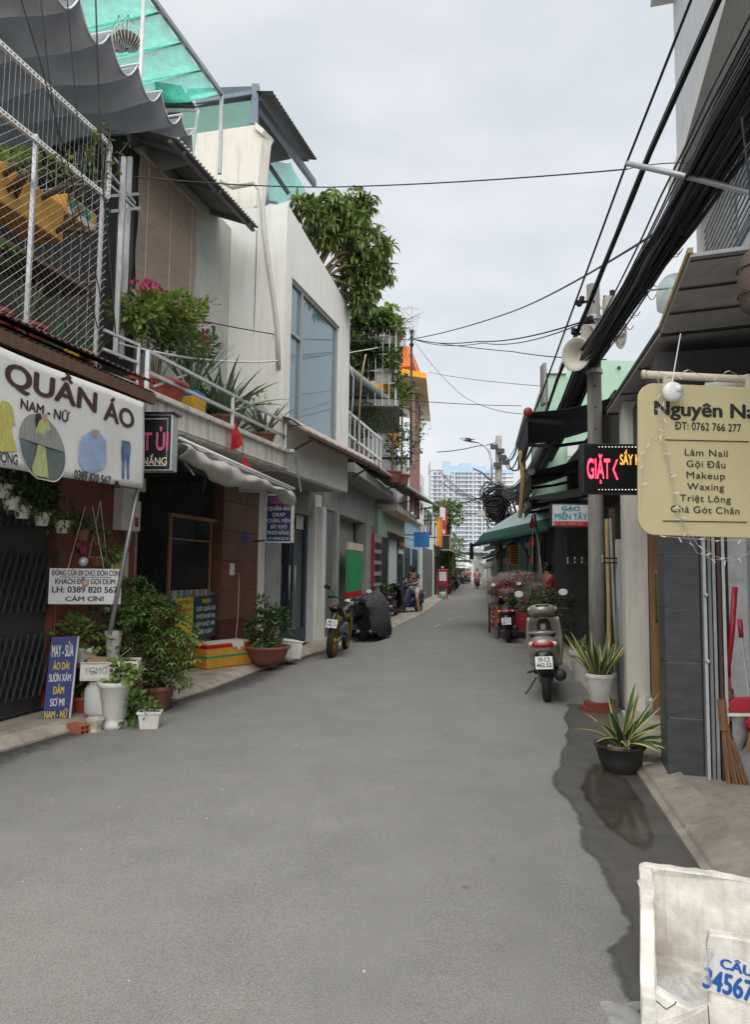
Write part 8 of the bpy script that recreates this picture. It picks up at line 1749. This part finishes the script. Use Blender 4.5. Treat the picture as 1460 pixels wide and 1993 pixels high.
    if helmet: MB().lathe([(.12, -.03), (.127, .0), (.12, .06), (.085, .115), (.03, .14)], hc_ + V((0, 0, .0)), 18, sx=.95, sy=1.08).build('helmet', helmet, t, smooth=True)
    else: MB().lathe([(.05, -.13), (.085, -.1), (.1, -.02), (.098, .05), (.07, .1), (.02, .125)], hc_ - f * .022, 18).build('hair', 'hair', t, smooth=True)
    for sg in (-1, 1): MB().ball(hc_ + f * .083 + sd * sg * .032 + V((0, 0, -.01)), .011, 8).build('eye', 'hair', t, smooth=True); MB().ball(hc_ + sd * sg * .082 - f * .01, .022, 8, (.5, 1, 1.2)).build('ear', 'skin', t, smooth=True)
    MB().loft([[hc_ + f * y + sd * x + V((0, 0, z)) for x, z in ((-w, -.055), (w, -.055), (w * .4, h))] for y, w, h in ((.07, .016, -.0), (.105, .010, -.045))]).build('nose', 'skin', t, smooth=True); MB().ball(hc_ + f * .083 + V((0, 0, -.078)), .02, 8, (1, .35, .28)).build('mouth', 'cloth_red', t, smooth=True)
    return t
seat_pose = dict(pelvis=(0, -.28, .86), chest=(0, -.22, 1.22), neck=(0, -.2, 1.4), head=(0, -.17, 1.53), lsh=(-.18, -.22, 1.31), rsh=(.18, -.22, 1.31), lel=(-.25, -.02, 1.12), rel=(.25, -.02, 1.12), lwr=(-.3, .22, 1.03), rwr=(.3, .22, 1.03), lhip=(-.1, -.25, .84), rhip=(.1, -.25, .84), lkn=(-.17, .14, .72), rkn=(.17, .14, .72), lan=(-.14, .1, .34), ran=(.14, .1, .34), lto=(-.14, .25, .32), rto=(.14, .25, .32))
pose = dict(seat_pose); pose.update(lan=(-.34, .0, .09), lto=(-.4, .12, .045), lkn=(-.3, .12, .55), ran=(.32, .0, .09), rto=(.36, .12, .045), rkn=(.28, .14, .55), lel=(-.24, -.1, 1.08), rel=(.24, -.08, 1.1), lwr=(-.08, .1, 1.02), rwr=(.06, .12, 1.04), head=(0, -.14, 1.52))
wm = person('woman in dark top and pale shorts sitting astride the navy scooter', pose, 'cloth_dark', 'cloth_light', True); wm.location = sc3.location; wm.rotation_euler = sc3.rotation_euler
riders = [(931, 1146, 'paint_red', 'cloth_peach', 'helmet_green', 'red scooter ridden away by the rider in peach shirt', 'rider in peach shirt and green helmet on red scooter', .12), (905, 1137, 'paint_black', 'cloth_dark', 'helmet_red', 'black scooter ridden by the rider in dark clothes', 'rider in dark clothes and red helmet', 2.9), (914, 1137, 'paint_red', 'cloth_red', 'helmet_red', 'small red scooter beside the rider in dark clothes', 'rider in red shirt and red helmet', .15), (895, 1134, 'paint_silver', 'cloth_red', None, 'silver scooter near the tree-lined kerb with bareheaded rider', 'bareheaded rider in red shirt far down the lane', 2.8)]
for (x, y, bm_, sh_, hm, l1, l2, rz) in riders:
    p = G(x, y); s_ = scooter(l1, bm_, group='scooters moving down the lane'); s_.location = (p.x, p.y + .6, 0); s_.rotation_euler = (0, 0, -rz); r_ = person(l2, seat_pose, sh_, 'cloth_grey', False, hm, 'riders far down the lane', hands=False); r_.location = s_.location; r_.rotation_euler = s_.rotation_euler
for (x, y, rz, l1) in ((884, 1152, -.3, 'black scooter parked before the kerb bush'), (892, 1146, -.2, 'grey scooter parked behind the black one at the kerb bush')): p = G(x, y); s_ = scooter(l1, 'paint_black' if x < 890 else 'paint_silver', group='scooters parked past the bend'); s_.location = (p.x, p.y + .6, 0); s_.rotation_euler = (0, 0, rz)
# vendor standing behind the stall
vp = dict(pelvis=(0, 0, .92), chest=(0, .03, 1.28), neck=(0, .05, 1.44), head=(0, .07, 1.57), lsh=(-.18, .03, 1.36), rsh=(.18, .03, 1.36), lel=(-.25, .05, 1.1), rel=(.25, .08, 1.1), lwr=(-.2, .25, .98), rwr=(.2, .27, 1.0), lhip=(-.09, 0, .9), rhip=(.09, 0, .9), lkn=(-.1, .02, .5), rkn=(.1, .02, .5), lan=(-.1, 0, .1), ran=(.1, 0, .1), lto=(-.11, .14, .05), rto=(.11, .14, .05))
vd = person('vendor in dark red shirt standing behind the flower stall', vp, 'cloth_red', 'cloth_dark'); vd.location = (4.05, 16.4, .02); vd.rotation_euler = (0, 0, 2.3)
# ---------------- flower stall cart wrapped in clear plastic
st_c = G(1000, 1232); fs = thing('flower_stall_cart', 'low stall cart heaped with plastic-wrapped orange and red flowers', 'stall', (st_c.x + .25, 16.6, 0)); cx, cy = st_c.x - .02, 16.4
mat('goods_orange', (.55, .16, .03), .6, .4, 9, .2, island=.4); mat('goods_red', (.35, .03, .05), .6, .4, 9, .2, island=.4); mat('goods_grey', (.3, .28, .26), .5, .3, 5, .3); mat('film_grey', (.42, .40, .38), .2, .15, 5, .6, alpha=.22, bscale=12)
MB().box((cx, cy, .72), (1.3, 1.5, .05), -.15).build('table_top', 'dark_wood', fs)
for dx in (-.6, .6):
    for dy in (-.65, .65): MB().bar((cx + dx, cy + dy, 0), (cx + dx, cy + dy, .72), .05, .05).build('leg', 'dark_metal', fs)
MB().box((cx, cy - .7, .45), (1.15, .04, .5), -.15).build('front_cloth', 'cloth_red', fs)
for i in range(15):
    c = V((cx + U(-.7, .6), cy + U(-.75, .4), .85 + U(0, .5))); t = thing('flower_bunch', ['plastic-wrapped bunch of orange flowers heaped on the stall cart', 'plastic-wrapped bunch of red flowers heaped on the stall cart'][i % 2], 'flowers', c, ['orange flower bunches on the stall', 'red flower bunches on the stall'][i % 2]); bush(t, c, (.17, .17, .14), 60, .08, .06, ('goods_orange', 'goods_red')[i % 2], 'diamond', clumps=4, name='blossom'); MB().lathe([(.03, -.22), (.1, -.08), (.19, .06), (.17, .16)], c, 12, wob=lambda k, w: 1 + .15 * math.sin(4 * w + k)).build('wrap', 'film_grey', t, smooth=True); bush(t, c - V((0, 0, .1)), (.1, .1, .1), 16, .1, .05, 'leaf', name='foliage')
for i in range(8):
    c = V((cx - .55 + U(-.2, .1), cy - .5 + U(-.5, .4), .2 + U(0, .4))); t = thing('flower_bunch', 'bunch of pinkish red flowers hung low on the lane side of the stall', 'flowers', c, 'bunches hung on the stall side'); bush(t, c, (.13, .13, .13), 60, .06, .04, 'goods_red' if i % 3 else 'goods_orange', 'diamond', clumps=4, name='blossom'); MB().tube([c, V((cx - .5, c.y, .72))], .004, 4).build('string', 'pipe_white', t)
t = thing('plastic_sheet_cover', 'grey plastic sheet bulging over the flower stall goods', 'sheet', (cx, cy, .8)); MB().lathe([(.8, -.1), (.88, .2), (.78, .5), (.5, .72), (.1, .78)], (cx, cy + .2, .75), 30, sx=.85, sy=.8, wob=lambda i, w: 1 + .07 * math.sin(5 * w + i) + .04 * math.sin(13 * w)).build('sheet', 'film_grey', t, smooth=True)
c = G(1072, 1268); t = thing('stall_bush', 'dark leafy potted bush between the stall and the champagne scooter', 'plant', (c.x, c.y, 0)); pot_round(t, (c.x, c.y + .3, .02), .16, .22, .3, 'dark_metal'); cc = V((c.x, c.y + .3, .75)); stems(t, (cc.x, cc.y, .3), cc, (.4, .35, .35), 14); bush(t, cc, (.62, .5, .42), 900, .07, .04, 'leaf_dark', clumps=20); bush(t, cc + V((0, 0, .2)), (.55, .4, .3), 40, .03, .03, 'paper_cream', 'diamond', name='blossom')
# red cabinet on the kerb
p0, p1 = G(851, 1166), G(868, 1165); t = thing('red_cart_cabinet', 'small red metal cabinet cart with white notice on the kerb', 'cabinet', p0); w = (p1.x - p0.x); hgt = 1.55
MB().box((p0.x + w / 2, p0.y, hgt * .72), (w, .4, hgt * .56)).build('body', 'red_plastic', t, bevel=.02)
for dx in (.04, w - .04): MB().bar((p0.x + dx, p0.y - .15, 0), (p0.x + dx, p0.y - .15, hgt * .5), .05, .05).build('leg', 'red_plastic', t)
MB().box((p0.x + w / 2, p0.y - .21, hgt * .76), (w * .7, .02, hgt * .3)).build('notice', 'paper_white', t); MB().lathe([(.14, 0), (.2, .35), (.18, .36)], (p0.x + w / 2, p0.y - .05, .02), 14).build('basin', 'mint_wall', t, smooth=True); MB().ball((p0.x + w / 2, p0.y, hgt + .08), .07, 8).build('finial', 'paper_cream', t, smooth=True)
# ================================================================== RIGHT, far side
mat('umbrella_green', (.02, .075, .06), .75, .15, 4, .1, trans=.12); mat('umbrella_pale', (.45, .60, .60), .7, .1, 4, .05, trans=.3); mat('tarp_brown', (.17, .13, .125), .85, .2, 5, .2, streak=.3)
ab, at_ = D(926, 1058, 18.2), D(1062, 1000, 16.5)
um = thing('green_canopy_tent', 'dark green fabric canopy with pale top over the flower stall', 'canopy', D(1000, 1040, 17.5))
r0, r1, r2, r3 = D(940, 1038, 17.8), D(1070, 1008, 16.0), D(1075, 1012, 18.8), D(985, 1032, 20.2); apex0, apex1 = D(1004, 998, 17.9), D(1066, 974, 17.3)
MB().add([r0, r1, apex1, apex0], [(0, 1, 2, 3)]).build('roof_panel', 'umbrella_pale', um, solid=.006); MB().add([r3, r2, apex1, apex0], [(0, 1, 2, 3)]).build('roof_panel', 'umbrella_pale', um, solid=.006); MB().add([r0, r3, apex0], [(0, 1, 2)]).build('roof_panel', 'umbrella_pale', um, solid=.006)
e0, e1 = D(925, 1058, 17.6), D(1070, 1030, 15.9); MB().grid(24, 4, lambda u, v: r0.lerp(r1, u).lerp(e0.lerp(e1, u), v) + V((0, -.02 * math.sin(u * 30) * v, 0))).build('valance', 'umbrella_green', um, smooth=True, solid=.005)
u2 = e0 + V((.25, 2.6, 0)); u3 = e1 + V((.35, 2.6, 0)); MB().add([e0 + V((0, 0, .03)), e1 + V((0, 0, .03)), u3, u2], [(0, 1, 2, 3)]).build('inner_lining', 'umbrella_green', um, solid=.006)
MB().bar(e0, e1, .06, .06).build('front_bar', 'umbrella_green', um); dp_ = e0 + V((-.02, 0, 0)); MB().grid(4, 4, lambda u, v: e0 + V((-.14 + .14 * u, .3 * u, -.42 * v + .02))).build('corner_flap', 'umbrella_green', um, solid=.006)
for (x, y) in ((e1.x - .1, e1.y + .6), (e1.x + .1, e1.y + 2.4)): MB().bar((x, y, 0), (x, y, e0.z + .3), .05, .05).build('post', 'steel', um)
a, b = G(1055, 1190), D(1041, 1000, 14.6); b.y = 14.6; fp_ = thing('flag_string_pole', 'slanting thin grey pole hung with three red flags beside the stall', 'pole', a); MB().tube([V((b.x + .3, 14.6, 0)), b], .022, 8).build('pole', 'steel', fp_, smooth=True)
for (x0, y0, x1, y1, lab) in ((1030, 998, 1042, 1030, 'top red flag on the slanting pole string'), (1030, 1040, 1041, 1065, 'middle red flag on the slanting pole string'), (1032, 1075, 1038, 1098, 'lowest and slimmest red flag on the slanting pole string')):
    q = MB().prism([D((x0 + x1) / 2 + 1, y0, 14.4), D(x1, y1 - 6, 14.4), D((x0 + x1) / 2, y1, 14.4), D(x0, y1 - 5, 14.4)], (.01, .04, 0)); tag(q.build('red_flag', 'red_flag'), lab, 'flag')
tag(MB().tube([D(1038, 985, 14.4), D(1036, 1100, 14.4)], .004, 4).build('flag_string', 'pipe_white'), 'thin string carrying the three red flags', 'string')
t = thing('alley_name_sign', 'blue alley name plate lettered HẺM 200A hanging under the green canopy', 'sign', D(1015, 1050, 20.5)); a, b = D(1000, 1056, 19.0), D(1030, 1043, 19.0); MB().box(((a.x + b.x) / 2, 19, (a.z + b.z) / 2), (b.x - a.x, .03, b.z - a.z)).build('plate', 'blue_sign', t)
text('HẺM 200A', V(((a.x + b.x) / 2, 18.985, a.z + .1)), (1, 0, 0), (0, 0, 1), .075 / .69, 'ink_white', t, width=.32, bold=.03); text('LÊ ĐỨC THỌ', V(((a.x + b.x) / 2, 18.985, a.z + .025)), (1, 0, 0), (0, 0, 1), .04 / .69, 'ink_white', t, width=.26, bold=.02); MB().bar(V((b.x - .2, 19, a.z)), V((b.x + .15, 19.4, a.z - .5)), .03, .03).build('bracket', 'dark_metal', t)
for i, (y0, y1, h, m_, lab) in enumerate(((18.6, 24, 3.6, 'dark_wall', 'dark shopfront behind the flower stall'), (24.2, 31, 4.4, 'mint_wall', 'mint green house beyond the green canopy'), (31.2, 38, 3.9, 'grey_wall', 'grey shophouse beyond the mint house'), (38.2, 46, 4.6, 'cream_wall', 'cream shophouse beside the distant lamp pole'), (46.2, 55, 4.0, 'bare_wall', 'bare concrete shophouse further along the lane'), (55.2, 66, 5.0, 'white_wall', 'white shophouse far along the lane'), (66.2, 80, 4.4, 'sage', 'sage shophouse at the far lane end'))): far_house(R2, y0, y1, h, m_, lab, 'houses along the far lane', i)
for (x0, x1, y0, y1, Y, m_, nm, lab) in ((992, 1009, 1062, 1100, 22.0, 'amber_wall', 'menu_board', 'brown and yellow lettered menu board beside the mint post'), (1010, 1022, 1058, 1114, 21.5, 'mint_wall', 'mint_upright_board', 'upright pale mint panel standing beyond the stall')):
    a, b = D(x0, y1, Y), D(x1, y0, Y); t = thing(nm, lab, 'sign', a); MB().box(((a.x + b.x) / 2, Y, (a.z + b.z) / 2), (b.x - a.x, .06, b.z - a.z)).build('panel', m_, t); MB().bar(((a.x + b.x) / 2, Y + .05, 0), ((a.x + b.x) / 2, Y + .05, b.z), .05, .05).build('post', 'steel', t)
    if nm == 'menu_board': [MB().box(((a.x + b.x) / 2, Y - .035, b.z - .06 - k * .08), (b.x - a.x - .04, .01, .035)).build('text_line', 'dark_wood', t) for k in range(7)]
for i, (x0, x1, y, Y, m_) in enumerate(((957, 985, 1086, 34, 'paper_cream'), (965, 1002, 1072, 28, 'tarp_brown'), (948, 975, 1092, 44, 'awn_grey'), (985, 1008, 1060, 25, 'tarp_brown'), (940, 962, 1098, 55, 'awn_grey'))):
    a, b = D(x0, y + 4, Y), D(x1, y, Y); t = thing('stall_awning', ['cream stall awning with drop cloth', 'brown tarpaulin stall awning nearer the pole', 'grey stall awning by the grey shophouse', 'small brown awning under the green canopy edge', 'grey awning far along the lane'][i], 'awning', a, 'stall awnings along the far lane'); q0_ = V((b.x + .6, Y + .4, b.z + .25))
    MB().hexa([a, V((b.x, Y, b.z)), V((b.x + .5, Y + 3, b.z)), V((a.x + .5, Y + 3, a.z)), a + V((0, 0, .02)), V((b.x, Y, b.z + .02)), V((b.x + .5, Y + 3, b.z + .3)), V((a.x + .5, Y + 3, a.z + .02))]).build('cloth', m_, t); MB().grid(8, 3, lambda u, v: V((a.x + (b.x - a.x) * u, Y - .01, a.z + (b.z - a.z) * u - .25 * v + .02 * math.sin(u * 20)))).build('valance', m_, t, solid=.01)
    for xx_ in (a.x + .05, b.x - .05): MB().bar((xx_, Y + .05, 0), (xx_, Y + .05, a.z), .05, .05).build('post', 'steel', t)
# ---------------- distant pole with lamp and tangle
Yp = 31.0; pc_ = D(971, 1000, Yp); ptz = D(971, 849, Yp).z; dp2 = thing('lamp_utility_pole', 'concrete pole with curved street lamp arm and heavy cable tangle', 'utility pole', (pc_.x, Yp, 0)); MB().lathe([(.19, 0), (.17, 3), (.14, ptz)], (pc_.x, Yp, 0), 12).build('shaft', 'pole_concrete', dp2, smooth=True)
MB().tube([D(957, 945, Yp), D(957, 900, Yp), D(953, 880, Yp), D(944, 868, Yp), D(930, 860, Yp), D(917, 858, Yp)], .05, 8).build('lamp_arm', 'galv', dp2, smooth=True); a, b = D(930, 861, Yp), D(898, 853, Yp); lh = MB().loft([[p + a.lerp(b, f) for p in ring(0, 0, .01 + w_, h_, 3)] for f, w_, h_ in ((0, .04, .03), (.3, .12, .07), (.7, .14, .08), (1, .06, .03))]).build('lamp_head', 'galv', dp2, smooth=True)
MB().bar(D(957, 940, Yp), D(970, 940, Yp), .05, .05).build('clamp', 'galv', dp2); MB().bar(D(957, 912, Yp), D(970, 912, Yp), .05, .05).build('clamp', 'galv', dp2); MB().tube([D(956, 935, Yp), D(935, 918, Yp), D(921, 912, Yp)], .04, 6).build('side_arm', 'steel_blue', dp2, smooth=True)
for (x, y) in ((962, 870), (975, 878), (968, 905), (985, 900), (978, 890)): MB().box(D(x, y, Yp - .2), (.3, .2, .2)).build('bracket_cluster', 'dark_metal', dp2)
MB().box(D(937, 1000, Yp - .3), (.3, .25, .2)).build('junction_box', 'horn', dp2)
tg = thing('cable_tangle', 'huge dark knot of tangled cables hanging on the lamp pole', 'cable', D(968, 985, Yp)); c = D(968, 985, Yp - .25)
for i in range(34):
    pts = []; w0_ = U(0, 6.28); r_ = U(.15, .55); cc = c + V((U(-.25, .25), U(-.2, .2), U(-.5, .5)))
    for k in range(14): w = w0_ + k * .5; pts.append(cc + V((r_ * math.cos(w) * U(.85, 1.15), .3 * math.sin(w * .7), r_ * 1.2 * math.sin(w) * U(.85, 1.15))))
    MB().tube(pts, U(.02, .05), 5, False).build('coil', 'cable', tg, smooth=True)
MB().ball(c - V((0, -.1, .1)), .5, 12, (.9, .5, 1.2)).build('wrapped_core', 'cable', tg, smooth=True)
# ---------------- cable bundles along the right side
def catenary(a, b, sag, n=14, jit=0.0): return [a.lerp(b, i / n) + V((U(-jit, jit), 0, U(-jit, jit) - sag * 4 * (i / n) * (1 - i / n))) for i in range(n + 1)]
cb = thing('thick_cable_bundle', 'thick flattened bundle of black cables running pole to pole above the shops', 'cable', (PX, PY, 4.5))
w1 = D(1150, 690, 8.8); w0 = D(1440, 215, 4.3); w_1 = w0 + (w0 - w1) * 1.1; w_1.z = w0.z + .3; w2 = D(1108, 790, 10.2); w3 = D(985, 955, Yp)
for i in range(72):
    o = V((U(-1, 1) * .19, 0, U(-1, 1) * .15)); o2 = V((U(-1, 1) * .13, 0, U(-1, 1) * .13)); o3 = o2 * 2
    pts = catenary(w_1 + o, w0 + o, 0, 3)[:-1] + catenary(w0 + o, w1 + o2, .03 + U(0, .05), 8, .008)[:-1] + catenary(w1 + o2, w2 + o2, .0, 3)[:-1] + catenary(w2 + o2, w3 + o3, .5 + U(-.1, .25), 12, .01)
    MB().tube(pts, U(.006, .019), 5, False).build('cable', 'cable' if rnd() < .7 else 'cable_grey', cb, smooth=True)
for i in range(7):
    p = w0.lerp(w1, U(.1, .95)) + V((U(-.1, .1), 0, -.1)); MB().tube([p + V((.06 * math.cos(k * .7) , .05 * math.sin(k), -.05 + .06 * math.sin(k * .7) - .008 * k)) for k in range(10)], .004, 4, False).build('loose_loop', 'cable', cb)
sbn = thing('slim_cable_bundle', 'slimmer twisted cable bundle running beside the thick bundle', 'cable', (2, 7, 5)); a0, a1, a2 = D(1395, 10, 4.6), D(1265, 300, 6.2), D(1085, 740, 10.2)
far_ = D(990, 905, Yp)
for i in range(7): o = V((U(-1, 1) * .025, 0, U(-1, 1) * .03)); MB().tube([a0 * 1.0 + (a0 - a1) * .8 + o] + [a0 + o] + catenary(a0 + o, a1 + o, 0, 4)[1:] + catenary(a1 + o, a2 + o, .02, 8, .006)[1:] + catenary(a2 + o, far_ + o, .7, 12)[1:], .013, 5, False).build('cable', 'cable', sbn, smooth=True)
def wire(pts, r, label, m='cable', sag=0.0, n=12, name='overhead_wire'):
    P3 = []
    for a, b in zip(pts, pts[1:]): P3 += catenary(V(a), V(b), sag, n)[(1 if P3 else 0):]
    return tag(MB().tube(P3, r, 5, False).build(name, m, smooth=True), label, 'wire')
q0_ = D(1345, 2, 5.2); q1_ = D(1220, 318, 7.0); q2_ = D(1046, 790, 11.2); wire([q0_ + (q0_ - q1_) * .8, q0_, q1_, q2_, D(985, 905, Yp)], .013, 'single straight overhead cable running left of the slim bundle', n=8)
node = D(803, 660, 19.4)
wire([D(262, 345, 7.4), D(640, 365, 9), D(1222, 330, 7)], .008, 'thin wire crossing the lane high above from the blind to the metal arm', sag=.03); wire([D(1222, 330, 7), D(1335, 318, 6)], .005, 'thin wire tail running from the metal arm to the bundle', sag=-.02)
wire([node, D(1000, 606, 14), D(1275, 455, 6.6)], .014, 'pale service cable rising from the roof post to the thick bundle', 'cable_grey', .06); wire([node, D(930, 665, 15), D(1130, 628, 9)], .012, 'twisted service cable from the roof post to the pole insulators', sag=.08); wire([node, D(940, 668, 15), D(1128, 632, 9)], .009, 'second service cable hanging just below the twisted one', sag=.12)
wire([D(395, 625, 8.6), D(640, 662, 13), node], .009, 'dark wire from the bougainvillea to the roof post', sag=.04); wire([node, D(1000, 685, 14), D(1180, 700, 9)], .009, 'wire from the roof post towards the horn speaker', sag=.03)
wire([D(230, 668, 7.3), D(420, 702, 8.6), D(560, 700, 11), D(690, 685, 15), node], .013, 'white cable sagging across the white house to the roof post', 'pipe_white', .03); wire([D(560, 742, 11), D(700, 770, 15), D(1015, 790, 18)], .009, 'dark wire crossing the blue-tinted window', sag=.05)
wire([node, D(900, 770, 17), D(1020, 806, 13)], .006, 'thin wire dipping from the roof post to the black awning', sag=.1); wire([D(835, 725, 24), D(1060, 752, 15)], .007, 'faint wire from the orange eave to the mint house', sag=.05); wire([D(851, 880, 30), D(930, 868, 31), D(968, 860, Yp)], .02, 'wire pair from the left houses to the lamp pole top', sag=.05); wire([D(862, 985, 34), D(900, 978, 32), D(968, 950, Yp)], .03, 'thick wire from the left houses to the cable tangle', sag=.12); wire([D(862, 985, 34), D(920, 1000, 32), D(955, 985, Yp)], .025, 'lower thick wire from the left houses to the cable tangle', sag=.1)
for (xs, lab) in (([(38, -10), (75, 110), (100, 200), (135, 330), (170, 480)], 'dark drop wire hanging before the canvas, slimmest of four'), ([(78, -10), (98, 170), (118, 300), (150, 460), (190, 640)], 'dark drop wire hanging before the fence corner'), ([(130, -10), (148, 200), (158, 330), (180, 500), (200, 600)], 'dark drop wire hanging before the mesh edge'), ([(186, -10), (190, 110), (196, 260), (202, 380), (215, 520), (225, 650)], 'thick twisted drop cable hanging before the canvas')):
    wire([L1.at(x, y, .55) for x, y in xs], .009 if 'thick' in lab else .006, lab, n=4)
wire([D(985, 888, Yp), D(1008, 866, 20), D(1030, 840, 14)], .03, 'drooping cable pair from the lamp pole to the awnings', sag=.3); wire([D(985, 905, Yp), D(1010, 885, 20), D(1032, 850, 14)], .025, 'lower drooping cable from the lamp pole to the awnings', sag=.3)
for i in range(10): wire([D(975 + U(-8, 8), 950 + U(-20, 20), Yp), D(1060 + U(-15, 20), 990 + U(-45, 10), 16)], .008, 'slack service wire fanning from the cable tangle towards the awnings', sag=U(.1, .4), n=10)['group'] = 'service wires fanning from the tangle'
for i in range(8): wire([D(968, 962 + U(-10, 30), Yp), D(858 + U(-6, 4), 905 + U(0, 75), 34)], .012, 'slack service wire crossing the lane before the apartment tower', sag=U(.1, .6), n=10)['group'] = 'service wires crossing before the tower'
